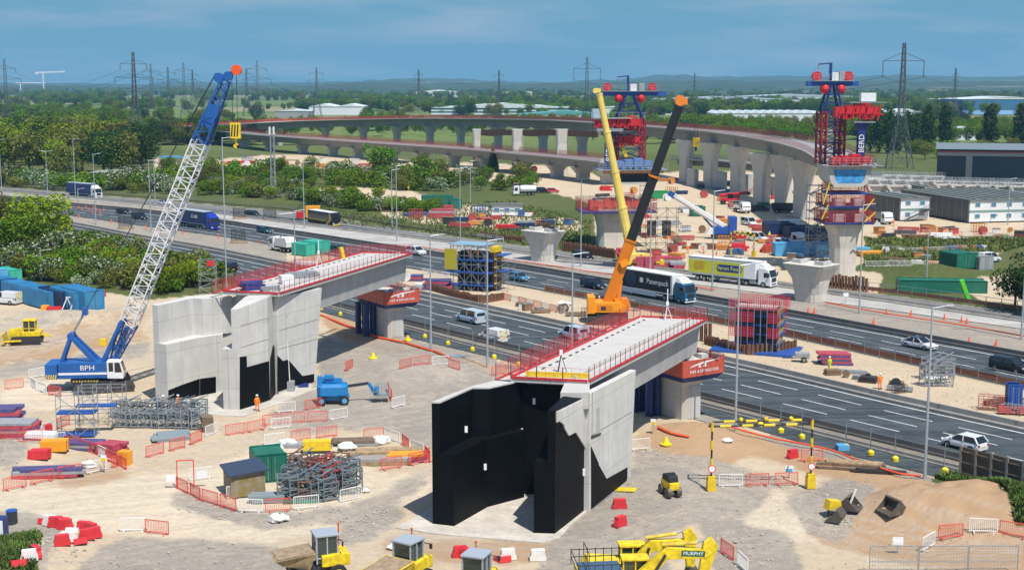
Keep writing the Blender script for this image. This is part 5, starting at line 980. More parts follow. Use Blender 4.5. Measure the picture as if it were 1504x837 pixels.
lift_tower(LT1,xx_(925),2,0,5.6,5,zt1-zt,columns=RED);machine(LT1,xx_(905),xx_(940),-.5,GD(0,192,285).z-zt,2.9,MR);machine(LT1,xx_(906),xx_(938),-.6,GD(0,215,285).z-zt,2.2,MR)
MB().beam((xx_(912),-1,GD(0,214,285).z-zt),(xx_(920),-1,GD(0,232,285).z-zt),.7).build('cable_chute',YEL,LT1)
zh=GD(0,187,285).z;BC=thing('lifting_column','blue lettered steel column with a red head beside the yellow boom','steel column',(b_.x+xx_(893),b_.y+.5,zt+.2),0)
h_=zh-zt;MB().bb(-.85,.85,-.85,.85,0,h_-2.5).build('column',NAVY,BC);MB().loft([[(-.85,-.85,h_-2.5),(.85,-.85,h_-2.5),(.85,.85,h_-2.5),(-.85,.85,h_-2.5)],[(-1.8,-1,h_-1),(1.8,-1,h_-1),(1.8,1,h_-1),(-1.8,1,h_-1)]]).build('flared_head',NAVY,BC)
MB().bb(-2.6,2.8,-1.8,1.8,h_-1,h_-.4).build('head_platform',STEEL,BC);machine(BC,-3.2,6.0,0,h_-.2,1.9,MR);MB().bb(-3.6,4.6,-1.9,1.9,h_+1.6,h_+1.75).build('roof_platform',GREYP,BC);MB().bb(-3.6,-1.8,-.8,.8,h_+1.8,h_+3.6).build('control_cabin',mat('cabin_blue_grey',(.35,.45,.52),.5),BC)
text('BERD',1.7,TAG,BC,(0,-.9,h_*.42),(math.pi/2,-math.pi/2,0));rl=MB()
for k in np.linspace(-3.4,6,8):rl.beam((k,-1.9,h_+1.7),(k,-1.9,h_+2.9),.07)
rl.beam((-3.4,-1.9,h_+2.9),(6,-1.9,h_+2.9),.07).build('handrail',STEEL,BC,kind='stuff')
# slender hammerhead pier at the right
b_=G(1241,405);HQ=thing('hammerhead_pier','slender pale pier at the right with stacked red platforms under a blue sheeted deck end','pier',(b_.x,b_.y+2.5,0),.05);D=b_.y
zz=lambda y:GD(0,y,D).z
shaft([(0,3.9,5.2,.8),(zz(365),3.9,5.2,.8),(zz(345),4.6,5.6,.8),(zz(330),6.2,6.0,.7),(zz(326),6.2,6.0,.7)],CONC2,HQ)
platform(HQ,zz(326),8.6,7.5,h=2.1,pitch=.2);shaft([(zz(326),4.9,3,.3),(zz(306),4.9,3,.3)],CONCD,HQ,'pier_head');MB().bb(-2.9,-.7,-3.6,-1,zz(326)+.1,zz(314)).bb(.9,2.9,-3.6,-1,zz(326)+.1,zz(314)).build('concrete_block',CONC3,HQ,kind='stuff')
platform(HQ,zz(302),8.2,7.0,h=1.9,pitch=.2);MB().bb(-2.6,-.8,-3.2,-1,zz(302),zz(292)).bb(.8,2.6,-3.2,-1,zz(302),zz(292)).build('concrete_block',CONC3,HQ,kind='stuff')
platform(HQ,zz(283),6.6,5.5,h=1.4,pitch=.2,base=BLUE)
mb=MB()
for a,b in(((1206,300),(1216,268)),((1204,322),(1214,300)),((1282,292),(1268,310)),((1284,312),(1268,326))):p,q_=GD(*a,D-3)-HQ.location,GD(*b,D-3)-HQ.location;mb.beam(p,q_,.2)
mb.build('prop',YEL,HQ,kind='stuff')
zb,zt=zz(274),zz(244);po=[(-2.9,zb),(2.2,zb),(3.1,zb+.8),(3.8,zt),(-4.2,zt),(-3.6,zb+.8)];pi_=[(-2.3,zb+.6),(1.8,zb+.6),(2.4,zb+1.3),(2.7,zt-.55),(-3.1,zt-.55),(-2.8,zb+1.3)]
f=[(x,-3.6,z) for x,z in po];g=[(x,-3.6,z) for x,z in pi_];tl=Vector((-9.5,22,0));f2=[(x+.6,5,z) for x,z in po];f3=[(x+1.8,10.5,z) for x,z in po];n=6
MB().add(f+g+f2+f3,[(i,(i+1)%n,(i+1)%n+n,i+n) for i in range(n)]+[(i,i+2*n,(i+1)%n+2*n,(i+1)%n) for i in range(n)]+[(i+2*n,i+3*n,(i+1)%n+3*n,(i+1)%n+2*n) for i in range(n)]+[tuple(range(3*n,4*n))]).build('deck_segment',CONC3,HQ)
TARP=mat('blue_tarpaulin',(.06,.30,.62),.45,var=.35,vscale=1.2,bump=.9,bscale=1.5);MB().add([(x,-3.5,z) for x,y,z in g],[tuple(range(6))]).build('blue_sheet',TARP,HQ)
machine(HQ,-3.6,3.4,-2.6,zt+.1,2.0,MR);MB().bb(-4.6,5.6,-4.4,-2.4,zt+.01,zt+.14).build('work_platform',STEEL,HQ);rl=MB()
for k in np.linspace(-4.6,5.6,10):rl.beam((k,-4.4,zt),(k,-4.4,zt+1.5),.07)
for q_ in(.6,1.1,1.5):rl.beam((-4.6,-4.4,zt+q_),(5.6,-4.4,zt+q_),.06)
rl.build('handrail',STEEL,HQ,kind='stuff');LT2=thing('lifting_tower','blue and red lifting tower at the end of the curved viaduct','lifting tower',(b_.x-1.6,b_.y+8,zt),0)
lift_tower(LT2,0,0,0,3.4,4,GD(0,117,D+8).z-zt);machine(LT2,1.2,8.0,-2.5,GD(0,176,D).z-zt,2.8,MR)
BC2=thing('lifting_column','blue lettered steel column topped with red machinery at the right tower','steel column',(b_.x+2.2,b_.y+1.0,zt+.3),0);h_=GD(0,183,D).z-zt
MB().bb(-.62,.62,-.6,.6,0,h_-1.4).build('column',NAVY,BC2);MB().loft([[(-.62,-.6,h_-1.4),(.62,-.6,h_-1.4),(.62,.6,h_-1.4),(-.62,.6,h_-1.4)],[(-1.3,-.8,h_),(1.3,-.8,h_),(1.3,.8,h_),(-1.3,.8,h_)]]).build('flared_head',NAVY,BC2);text('BERD',1.35,TAG,BC2,(0,-.65,h_*.5),(math.pi/2,-math.pi/2,0))
MB().bb(-1.6,2.2,-1.2,1.2,h_,h_+.2).build('head_platform',STEEL,BC2);machine(BC2,-5,2.2,0,h_+1.0,2.3,MR);MB().bb(-2.6,4,-1.5,1.5,h_+3.5,h_+3.6).build('roof_platform',STEEL,BC2);MB().bb(-.4,2.2,-.8,.8,h_+3.7,h_+5.2).build('control_cabin',WHITE,BC2)
# stair tower of scaffold left of the right pier, and scaffold beside the centre pier
b_=G(1203,396);ST=thing('scaffold_stair_tower','tall grey scaffold stair tower left of the slender right pier','scaffold tower',(b_.x,b_.y+1,0));scaffold(ST,-2.2,2.0,-1.2,1.2,0,15.5,2,1,10,r=.10,deckm=None);mb=MB()
for i in range(10):z=1.55*i;mb.beam((-2 if i%2 else 1.8,-.5,z),(1.8 if i%2 else-2,-.5,z+1.55),.7,.12)
mb.build('stair_flight',STEEL,ST,kind='stuff')
b_=G(966,372);ST=thing('scaffold_tower','loose grey scaffolding around the column right of the black boom foot','scaffold',(b_.x,b_.y+1,0));scaffold(ST,-6.5,4.0,-1.5,1.5,0,9.0,5,1,5,m_=mat('dull_scaffold',(.16,.15,.14),.7),r=.08)
for i in range(3):MB().bb(-5+3*i,-3.4+3*i,-1,1,3.5,6.5).build('crate',mat('dark_crate',(.05,.04,.035),.8),ST)
b_=G(945,305);ST=thing('scaffold_tower','thin tall scaffold mast right of the wide pier','scaffold',(b_.x,b_.y,0));scaffold(ST,-1,1,-1,1,0,12,1,1,10,r=.08)
# ---------------------------------------------------------------- vegetation
def leaf_mat(name,c,var=.45,blossom=None):
	m=mat(name,c,.7,spec=.12);t=m.node_tree;n_=t.nodes;b_=n_['Principled BSDF']
	a_=n_.new('ShaderNodeAttribute');a_.attribute_name='tone';oi=n_.new('ShaderNodeObjectInfo');hs=n_.new('ShaderNodeHueSaturation');r_=n_.new('ShaderNodeValToRGB');e=r_.color_ramp.elements
	e[0].position=0;e[0].color=(*[q*(1-var) for q in c],1);e[1].position=.8;e[1].color=(*[min(1,q*(1+var*1.2)) for q in c],1)
	if blossom:e[1].position=.55;x=e.new(.6);x.color=(*blossom,1);x=e.new(1.);x.color=(*blossom,1)
	t.links.new(a_.outputs['Fac'],r_.inputs[0]);mr_=n_.new('ShaderNodeMapRange');mr_.inputs[3].default_value=.488;mr_.inputs[4].default_value=.525;t.links.new(oi.outputs['Random'],mr_.inputs[0]);t.links.new(mr_.outputs[0],hs.inputs['Hue'])
	mv=n_.new('ShaderNodeMapRange');mv.inputs[3].default_value=.72;mv.inputs[4].default_value=1.3;t.links.new(oi.outputs['Random'],mv.inputs[0]);t.links.new(mv.outputs[0],hs.inputs['Value']);t.links.new(r_.outputs[0],hs.inputs['Color']);t.links.new(hs.outputs[0],b_.inputs['Base Color'])
	tr=n_.new('ShaderNodeBsdfTranslucent');mx=n_.new('ShaderNodeMixShader');mx.inputs[0].default_value=.22;t.links.new(hs.outputs[0],tr.inputs[0]);t.links.new(b_.outputs[0],mx.inputs[1]);t.links.new(tr.outputs[0],mx.inputs[2]);t.links.new(mx.outputs[0],n_['Material Output'].inputs[0]);return m
BARK=mat('bark',(.12,.095,.07),.9,var=.3,vscale=3)
LG=leaf_mat('leaves_green',(.105,.175,.008));LO=leaf_mat('leaves_olive',(.155,.16,.030));LD=leaf_mat('leaves_dark',(.036,.075,.014));LBR=leaf_mat('leaves_spring',(.20,.25,.010));LBL=leaf_mat('leaves_blossom',(.06,.10,.02),blossom=(.50,.52,.40));LTW=leaf_mat('twigs',(.15,.125,.075),.35)
def crown_mesh(name,m_,n,lobes,size,rng,flat=.0,blossom=0.):
	V=[];F=[];tone=[]
	tot=sum(l[3]**2*1.0 for l in lobes)
	for(cx,cy,cz,r,sq) in lobes:
		k=int(n*r*r/tot);lt=rng.uniform(-.12,.12)
		for _ in range(k):
			u=rng.normal(size=3);u/=np.linalg.norm(u)+1e-9;rr=r*rng.uniform(.55,1.06)**.6;p=np.array([cx+u[0]*rr,cy+u[1]*rr,cz+u[2]*rr*sq])
			if p[2]<.1:continue
			a=rng.normal(size=3);a/=np.linalg.norm(a);b=np.cross(a,u*.6+rng.normal(size=3)*.5);b/=np.linalg.norm(b)+1e-9;s=size*rng.uniform(.55,1.3);o_=len(V)
			V+=[tuple(p-a*s-b*s*.6),tuple(p+a*s-b*s*.4),tuple(p+a*s*.7+b*s*.7),tuple(p-a*s*.8+b*s*.5)];F.append((o_,o_+1,o_+2,o_+3))
			tt=float(np.clip(.42+lt+.0*u[2]+rng.normal()*.16,0,.54 if blossom else 1));tone.append(1.0 if rng.random()<blossom else tt)
	me=bpy.data.meshes.new(name);me.from_pydata(V,[],F);me.materials.append(m_);a=me.attributes.new('tone','FLOAT','FACE');a.data.foreach_set('value',tone);me.update();return me
def tree_proto(kind,seed):
	rng=np.random.default_rng(seed)
	if kind in('broad','olive','dark','spring'):
		h=10.;L_=[(rng.uniform(-2.4,2.4),rng.uniform(-2.4,2.4),rng.uniform(3.6,8.0),rng.uniform(1.3,2.3),rng.uniform(.75,1.05)) for _ in range(11)]+[(0,0,6.0,2.8,1.0)]
		m_={'broad':LG,'olive':LO,'dark':LD,'spring':LBR}[kind];L_+=[(l[0]*1.35+rng.uniform(-.8,.8),l[1]*1.35+rng.uniform(-.8,.8),min(9.4,l[2]+rng.uniform(-.6,1.6)),rng.uniform(.4,.9),1.1) for l in L_[:9]];cm=crown_mesh('crown',m_,2300,L_,.22,rng);th,tr=6.5,.28
	elif kind=='poplar':
		L_=[(rng.uniform(-.35,.35),rng.uniform(-.35,.35),z,1.35*math.sin(math.pi*min(.98,(z/10.8)))**.55*rng.uniform(.85,1.1),1.3) for z in np.linspace(.9,9.9,13)];cm=crown_mesh('crown',LD,1500,L_,.22,rng);th,tr=6,.22
	elif kind=='conifer':
		L_=[(0,0,z,max(.35,2.6*(1-z/10.2)),.7) for z in np.linspace(1.2,9.7,12)];cm=crown_mesh('crown',LD,1500,L_,.25,rng);th,tr=8,.25
	elif kind=='bush':
		L_=[(rng.uniform(-2.4,2.4),rng.uniform(-2.0,2.0),rng.uniform(.8,2.3),rng.uniform(.5,1.4),1.0) for _ in range(15)];cm=crown_mesh('crown',LG,1500,L_,.17,rng);th,tr=1.6,.1
	elif kind=='oliveb':
		L_=[(rng.uniform(-2.4,2.4),rng.uniform(-2.0,2.0),rng.uniform(.8,2.5),rng.uniform(.5,1.4),1.0) for _ in range(15)];cm=crown_mesh('crown',LO,1500,L_,.16,rng);th,tr=1.6,.1
	elif kind=='hawthorn':
		L_=[(rng.uniform(-2.0,2.0),rng.uniform(-2.0,2.0),rng.uniform(1.2,3.2),rng.uniform(.9,1.5),.9) for _ in range(10)];cm=crown_mesh('crown',LBL,1500,L_,.15,rng,blossom=.30);th,tr=2.5,.12
	mb=MB();mb.tube((0,0,-.3),(.1,0,th*.5),tr,7,r2=tr*.75).tube((.1,0,th*.5),(0,.1,th),tr*.75,6,r2=tr*.3)
	for k in range(5):a=rng.uniform(0,6.28);z=th*rng.uniform(.35,.8);mb.tube((.05,0,z),(math.cos(a)*th*.3,math.sin(a)*th*.3,z+th*.3),tr*.4,5,r2=tr*.12)
	return cm,mb.mesh('trunk',BARK)
PROTO={k:[tree_proto(k,11*i+j) for j in range(3)] for i,k in enumerate(('broad','olive','dark','spring','poplar','conifer','bush','oliveb','hawthorn'))}
NAMES={'broad':('broadleaf_tree','tree'),'olive':('broadleaf_tree','tree'),'dark':('dark_tree','tree'),'spring':('broadleaf_tree','tree'),'poplar':('poplar_tree','tree'),'conifer':('conifer_tree','tree'),'bush':('bush','bush'),'oliveb':('bush','bush'),'hawthorn':('hawthorn_bush','bush')}
NT=[0]
def plant(kind,x,y,s,label,group,sx=1.0,z=0.):
	NT[0]+=1;nm,ct=NAMES[kind];c_,t_=random.choice(PROTO[kind]);T_=thing(nm,label,ct,(x,y,z),random.uniform(0,6.28),group);T_.scale=(s*sx,s*sx,s)
	put(c_,'crown',T_,(0,0,0));put(t_,'trunk',T_,(0,0,0));return T_
def plant_at(kind,px,py,ytop,label,group=None,sx=1.):
	g=G(px,py);z=GH(px,py,ytop);base={'bush':3.6,'oliveb':3.8,'hawthorn':4.4}.get(kind,10.4 if kind in('poplar','conifer') else 9.6);return plant(kind,g.x,g.y,z/base,label,group,sx,ground_z(g.x,g.y)-.05)
# hand placed, each with its own look
for k,x,y,yt,sx,lb in[('spring',60,372,280,1.25,'big yellow green tree at the left edge in front of the motorway'),('olive',8,352,284,1.2,'grey twiggy tree at the very left edge above the containers'),('broad',28,385,312,1.3,'green tree between the big yellow green tree and the left edge'),('hawthorn',22,400,350,1.3,'white flowering hawthorn at the left edge'),('hawthorn',95,378,332,1.2,'white flowering hawthorn right of the big yellow green tree'),('spring',96,352,318,1.0,'small yellow green tree beside the cone row'),('hawthorn',118,426,400,1.,'hawthorn in blossom behind the blue containers'),('hawthorn',188,398,366,.9,'slender hawthorn with white sprays left of the lattice boom'),('hawthorn',142,408,386,1.,'hawthorn with thin white blossom in the middle of the bank'),('hawthorn',60,412,386,1.,'low hawthorn in blossom right behind the left containers'),('broad',300,412,376,1.1,'fresh green tree beside the white scaffold stair tower'),('spring',265,420,388,1.1,'yellow green bush tree behind the grey abutment'),('conifer',724,252,208,1.0,'dark lone conifer in front of the lower viaduct'),('broad',560,262,213,1.25,'tall green tree in front of the lower viaduct near the lamp posts'),('broad',622,268,228,1.3,'bushy green tree left of the blue tipper lorry'),('olive',650,262,229,1.2,'yellowish tree behind the blue tipper lorry'),('olive',765,272,236,1.3,'brownish tree beside the lower viaduct right of the conifer'),('broad',700,268,243,1.1,'small green tree just left of the dark conifer'),('dark',1490,455,388,1.1,'dark leafy tree at the right edge behind the green boom'),('dark',1525,462,370,1.1,'dark tree cut by the right edge of the photo'),('dark',208,240,176,1.1,'dark green rounded tree at the left end of the viaducts')]:
	plant_at(k,x,y,yt,lb,None,sx)
LMK=[(-20,'at the left edge'),(50,'near the left edge'),(95,'by the cone row'),(140,'left of the lattice boom'),(195,'beside the lattice boom'),(240,'right of the lattice boom'),(290,'by the stair tower'),(333,'by the stair tower lamp'),(402,'by the radio mast'),(447,'by the coach'),(500,'right of the coach'),(545,'left of the lamp pair'),(583,'by the lamp pair'),(635,'by the blue tipper'),(676,'left of the conifer'),(724,'by the dark conifer'),(770,'by the white tanker'),(850,'left of the wide pier'),(905,'at the wide pier'),(960,'right of the wide pier'),(1007,'at the first tall pier'),(1043,'at the second tall pier'),(1083,'at the third tall pier'),(1118,'at the fourth tall pier'),(1150,'at the fifth tall pier'),(1180,'at the sixth tall pier'),(1240,'at the slender pier'),(1280,'right of the slender pier'),(1320,'by the tallest pylon'),(1370,'behind the navy shed corner'),(1430,'behind the navy shed'),(1500,'at the right edge')]
def place(x,y,y0,y1,h,h0,h1):
	f_=(y-y0)/(y1-y0+1e-6);r_='back' if f_<.34 else 'middle' if f_<.67 else 'front';s_=(h-h0)/(h1-h0+1e-6)
	return('low ' if s_<.33 else '' if s_<.67 else 'tall '),' '+min(LMK,key=lambda l:abs(l[0]-x))[1]+', '+r_+' row'
USED=set()
def scatter(n,poly,kinds,hs,label,group,sx=1.,seed=0):
	rs=np.random.RandomState(seed);xs_=[p[0] for p in poly];ys_=[p[1] for p in poly];out=0;tries=0
	while out<n and tries<n*40:
		tries+=1;x=rs.uniform(min(xs_),max(xs_));y=rs.uniform(min(ys_),max(ys_))
		if not inpoly(np.array([x]),np.array([y]),poly)[0]:continue
		k=kinds[rs.randint(len(kinds))];g=G(x,y);h=rs.uniform(*hs);sz,wh=place(x,y,min(ys_),max(ys_),h,*hs);key_=sz+{'broad':'bush','oliveb':'b'}.get(k,k)+label+wh
		if key_ in USED:continue
		USED.add(key_);base={'bush':3.6,'oliveb':3.8,'hawthorn':4.4}.get(k,10.);plant(k,g.x,g.y,h/base,sz+{'broad':'green ','spring':'yellow green ','olive':'olive brown ','dark':'dark green ','hawthorn':'white flowering ','bush':'green ','oliveb':'brownish ','poplar':'dark upright ','conifer':'dark '}[k]+label+wh,group+', '+k,sx);out+=1
LBANK=[(-40,352),(100,352),(170,372),(250,390),(322,408),(300,422),(225,436),(130,420),(70,412),(-40,402)]
scatter(120,LBANK,['bush','bush','spring','oliveb','broad','hawthorn'],(2.6,5.2),'bush on the near bank','bushes on the near bank',1.15,1)
scatter(70,[(-60,258),(-60,215),(60,205),(200,205),(225,240),(210,262),(100,268)],['broad','olive','spring','olive','dark'],(13,20),'tree in the left wood','trees in the left wood',1.15,2)
scatter(40,[(-60,268),(60,270),(225,268),(235,285),(120,280),(-60,272)],['bush','oliveb','hawthorn','spring'],(3.5,7),'bush on the far verge','bushes beyond the far carriageway',1.2,3)
scatter(95,[(235,262),(330,268),(430,280),(560,300),(640,316),(560,312),(430,298),(330,288),(235,284)],['bush','oliveb','hawthorn','bush','spring'],(3.0,5.2),'bush on the far fence','bushes along the far fence',1.15,4)
scatter(60,[(235,250),(420,250),(500,258),(690,266),(690,284),(430,284),(235,272)],['hawthorn','broad','olive','bush'],(5,8),'tree before the viaduct','trees in front of the viaduct',1.1,5)
scatter(12,[(690,266),(790,270),(800,284),(700,282)],['bush','broad','olive'],(3,6),'bush below the viaduct','bushes below the viaduct',1.1,6)
scatter(16,[(1310,225),(1500,225),(1500,236),(1330,236)],['broad','olive','bush'],(6,10),'tree under the poplars','trees below the poplars',1.1,7)
for i,(x,yt) in enumerate([(1278,166),(1291,160),(1305,158),(1331,163),(1345,168),(1362,154),(1386,152),(1453,153),(1498,152),(1520,150),(1268,170),(1318,170)]):
	plant_at('poplar',x,222+(i%3)*2,yt,['first','second','third','fourth','fifth','sixth','seventh','eighth','ninth','tenth','eleventh','twelfth'][[10,0,1,2,11,3,4,5,6,7,8,9].index(i)]+' poplar from the left in the dark row behind the right sheds','poplars in the right row',1.15)
# far woods: one mass, instanced on points
def woods(name,pts,scl,proto,label):
	me=bpy.data.meshes.new(name);me.from_pydata([tuple(p) for p in pts],[],[]);a=me.attributes.new('sc','FLOAT','POINT');a.data.foreach_set('value',np.array(scl,np.float32));o_=bpy.data.objects.new(name,me);COL.objects.link(o_);tag(o_,label,None,None,'stuff')
	g=bpy.data.node_groups.new(name,'GeometryNodeTree');g.interface.new_socket('Geometry',in_out='INPUT',socket_type='NodeSocketGeometry');g.interface.new_socket('Geometry',in_out='OUTPUT',socket_type='NodeSocketGeometry')
	n_=g.nodes;gi=n_.new('NodeGroupInput');go=n_.new('NodeGroupOutput');ip=n_.new('GeometryNodeInstanceOnPoints');oi=n_.new('GeometryNodeObjectInfo');oi.inputs['Object'].default_value=proto;oi.inputs['As Instance'].default_value=True
	na=n_.new('GeometryNodeInputNamedAttribute');na.data_type='FLOAT';na.inputs[0].default_value='sc';rv=n_.new('FunctionNodeRandomValue');rv.data_type='FLOAT_VECTOR';rv.inputs[0].default_value=(0,0,0);rv.inputs[1].default_value=(0,0,6.28);l=g.links.new
	mp_=n_.new('GeometryNodeMeshToPoints');l(gi.outputs[0],mp_.inputs[0]);l(mp_.outputs[0],ip.inputs['Points']);l(oi.outputs['Geometry'],ip.inputs['Instance']);l(na.outputs['Attribute'],ip.inputs['Scale']);l(rv.outputs[0],ip.inputs['Rotation']);l(ip.outputs[0],go.inputs[0])
	md=o_.modifiers.new('instances','NODES');md.node_group=g;return o_
rs=np.random.RandomState(3)
def wood_pts(n,fn):
	out=[]
	while len(out)<n:
		r_=fn();
		if r_ is not None:out.append(r_)
	return out
def first(kind):
	for o_ in COL.objects:
		if o_.type=='MESH' and o_.name.startswith('crown') and o_.data is PROTO[kind][0][0]:return o_
	T_=plant(kind,-900,900,1,'tree in the far left fields','far field trees');return T_.children[0]
def field_pt():
	D=math.exp(rs.uniform(math.log(760),math.log(5200)));x=rs.uniform(-.45,.45)*D;xi,yi=np.array([x]),np.array([D])
	if any(a<752+x/D*F_PX<b and D<d for a,b,d in((590,900,1430),(1040,1230,1240),(385,540,1400),(1385,1600,1480))):return None
	v=vnoise(xi,yi,170,31)[0]*.55+vnoise(xi,yi,60,32)[0]*.45;line=abs(vnoise(xi,yi,230,33)[0]-.5)<.022
	if v>.64 or line:return(x,D,-.3)
	return None
for nm,n,lb in(('broad',2600,'far woods and hedges of green trees fading to the hills'),('olive',1700,'far woods and hedges of brownish trees'),('dark',1500,'far dark woods and hedge trees')):
	P=wood_pts(n,field_pt);woods('far_woodland',P,[rs.uniform(.8,1.5)*(1+p[1]/9000) for p in P],first(nm),lb)
def band(poly):
	def f():
		x=rs.uniform(min(p[0] for p in poly),max(p[0] for p in poly));y=rs.uniform(min(p[1] for p in poly),max(p[1] for p in poly))
		if inpoly(np.array([x]),np.array([y]),poly)[0]:g=G(x,y);return(g.x,g.y,-.2)
	return f
BANDS=[('broad',150,(.85,1.2),[(300,190),(880,183),(1000,190),(1000,202),(700,200),(300,205)]),('olive',120,(.9,1.3),[(700,182),(1210,186),(1260,200),(1100,205),(700,192)]),('broad',90,(1.0,1.4),[(950,192),(1110,195),(1200,210),(1180,216),(950,205)]),('olive',90,(.8,1.1),[(-80,178),(230,176),(230,200),(-80,204)]),('broad',110,(.9,1.3),[(1240,196),(1560,192),(1560,214),(1260,216)]),('olive',70,(.8,1.2),[(1330,190),(1560,188),(1560,206),(1330,208)]),('dark',60,(1.1,1.5),[(1130,168),(1260,168),(1260,176),(1130,175)]),('dark',30,(.9,1.2),[(1340,178),(1420,176),(1420,186),(1340,188)])]
for k,n,sc_,poly in BANDS:
	P=wood_pts(n,band(poly));woods('tree_belt',P,[rs.uniform(*sc_) for _ in P],first(k),'belt of '+{'broad':'green','olive':'brownish','dark':'dark'}[k]+' trees beyond the viaduct and works')
# ---------------------------------------------------------------- hills
HM=mat('hill_land',(.06,.09,.04),.95);t=HM.node_tree;n_=t.nodes;b_=n_['Principled BSDF'];g_=n_.new('ShaderNodeNewGeometry');v_=n_.new('ShaderNodeTexVoronoi');v_.inputs['Scale'].default_value=.0028;n1_=n_.new('ShaderNodeTexNoise');n1_.inputs['Scale'].default_value=.006;n1_.inputs['Detail'].default_value=9
s_=n_.new('ShaderNodeSeparateColor');r_=n_.new('ShaderNodeValToRGB');e=r_.color_ramp.elements;e[0].color=(.012,.035,.012,1);e[1].position=.97;e[1].color=(.15,.15,.07,1);q_=e.new(.5);q_.color=(.02,.055,.018,1);q_=e.new(.75);q_.color=(.035,.085,.028,1)
r2=n_.new('ShaderNodeValToRGB');r2 .color_ramp.elements[0].position=.42;r2 .color_ramp.elements[1].position=.47;mx=n_.new('ShaderNodeMix');mx.data_type='RGBA';mx.inputs[7].default_value=(.025,.045,.018,1)
t.links.new(g_.outputs['Position'],v_.inputs[0]);t.links.new(g_.outputs['Position'],n1_.inputs[0]);t.links.new(v_.outputs['Color'],s_.inputs[0]);t.links.new(s_.outputs[0],r_.inputs[0]);t.links.new(n1_.outputs[0],r2 .inputs[0]);t.links.new(r2 .outputs[0],mx.inputs[0]);t.links.new(r_.outputs[0],mx.inputs[6]);t.links.new(mx.outputs[2],b_.inputs['Base Color'])
def hills(D,prof,depth,seed,amp):
	X=np.arange(-300,1810,6.);y=interp(prof,X,25);top=[]
	for x,yy in zip(X,y):top.append((CAM_Z+D*(123-yy)/F_PX*1.0))
	rows=[(0,0.),(.25,.3),(.5,.6),(.75,.88),(1.,1.),(1.6,.6),(2.6,.0)];v=[];f=[]
	for fr,k in rows:
		for x,tz in zip(X,top):
			d=D-depth+depth*fr;wx=(x-752)/F_PX*d;nn=vnoise(np.array([wx]),np.array([d]),260,seed)[0]*.6+vnoise(np.array([wx]),np.array([d]),70,seed+1)[0]*.4;v.append((wx,d,max(-3,tz*k+(nn-.5)*amp*(k>0)*(.4+k))))
	nx=len(X)
	for j in range(len(rows)-1):
		for i in range(nx-1):a=j*nx+i;f.append((a,a+1,a+1+nx,a+nx))
	MB().add(v,f).build('hills',HM,kind='structure',smooth=True)
hills(9500,[(-300,120),(0,122),(150,124),(300,122),(500,121),(560,117),(620,116),(700,117),(760,120),(880,119),(940,114),(975,110),(1010,111),(1060,114),(1130,112),(1190,113),(1250,112.5),(1330,109),(1400,112),(1440,114),(1504,114),(1800,113)],1700,3,26)
hills(5600,[(-300,126),(0,127),(150,127.5),(300,128),(420,126),(540,120),(640,121),(720,122),(800,122),(900,121),(1000,119.5),(1120,118.5),(1260,120),(1400,120),(1504,120),(1800,119)],1600,9,14)
# trees along the skylines of the hills
# ---------------------------------------------------------------- pylons, cables, far buildings
PYL=mat('pylon_steel',(.10,.12,.13),.6,.3)
def pylon_mesh(kind,H=50.):
	mb=MB();w0=4.6;wz=H*.46;w1=1.15
	def W(z):return w0+(w1-w0)*min(1,z/wz) if z<wz else w1-(w1-.45)*(z-wz)/(H-wz)
	Z=[0,H*.14,H*.26,H*.36,wz]+list(np.linspace(wz,H,11))[1:];S=[(-1,-1),(1,-1),(1,1),(-1,1)]
	for a,b in zip(Z[:-1],Z[1:]):
		for k in range(4):
			s,t_=S[k],S[(k+1)%4];mb.beam((s[0]*W(a),s[1]*W(a),a),(s[0]*W(b),s[1]*W(b),b),.30).beam((s[0]*W(a),s[1]*W(a),a),(t_[0]*W(b),t_[1]*W(b),b),.14).beam((t_[0]*W(a),t_[1]*W(a),a),(s[0]*W(b),s[1]*W(b),b),.14).beam((s[0]*W(b),s[1]*W(b),b),(t_[0]*W(b),t_[1]*W(b),b),.14)
	arms=((.86,8.2),) if kind=='goal' else((.60,7.5),(.74,9.8),(.88,6.8))
	A=MB();I=MB()
	for f_,L_ in arms:
		z=H*f_
		for s_ in(-1,1):
			A.beam((s_*W(z),-.5,z),(s_*L_,0,z),.24).beam((s_*W(z),.5,z),(s_*L_,0,z),.24).beam((s_*W(z+3),0,z+3.2 if kind=='goal' else z+2),(s_*L_,0,z),.2)
			I.beam((s_*L_,0,z),(s_*L_,0,z-(6.5 if kind=='goal' else 3)),.28)
			if kind=='goal':A.beam((s_*L_,0,z),(s_*L_,0,z-6),.2).beam((s_*L_-1.2,0,z-6),(s_*L_+1.2,0,z-6),.2)
	return mb.mesh('tower',PYL),A.mesh('crossarm',PYL),I.mesh('insulator',PYL),[(s_*L_,H*f_-(6.5 if kind=='goal' else 3)) for f_,L_ in arms for s_ in(-1,1)]
PG,PT=pylon_mesh('goal'),pylon_mesh('three')
PL=[]
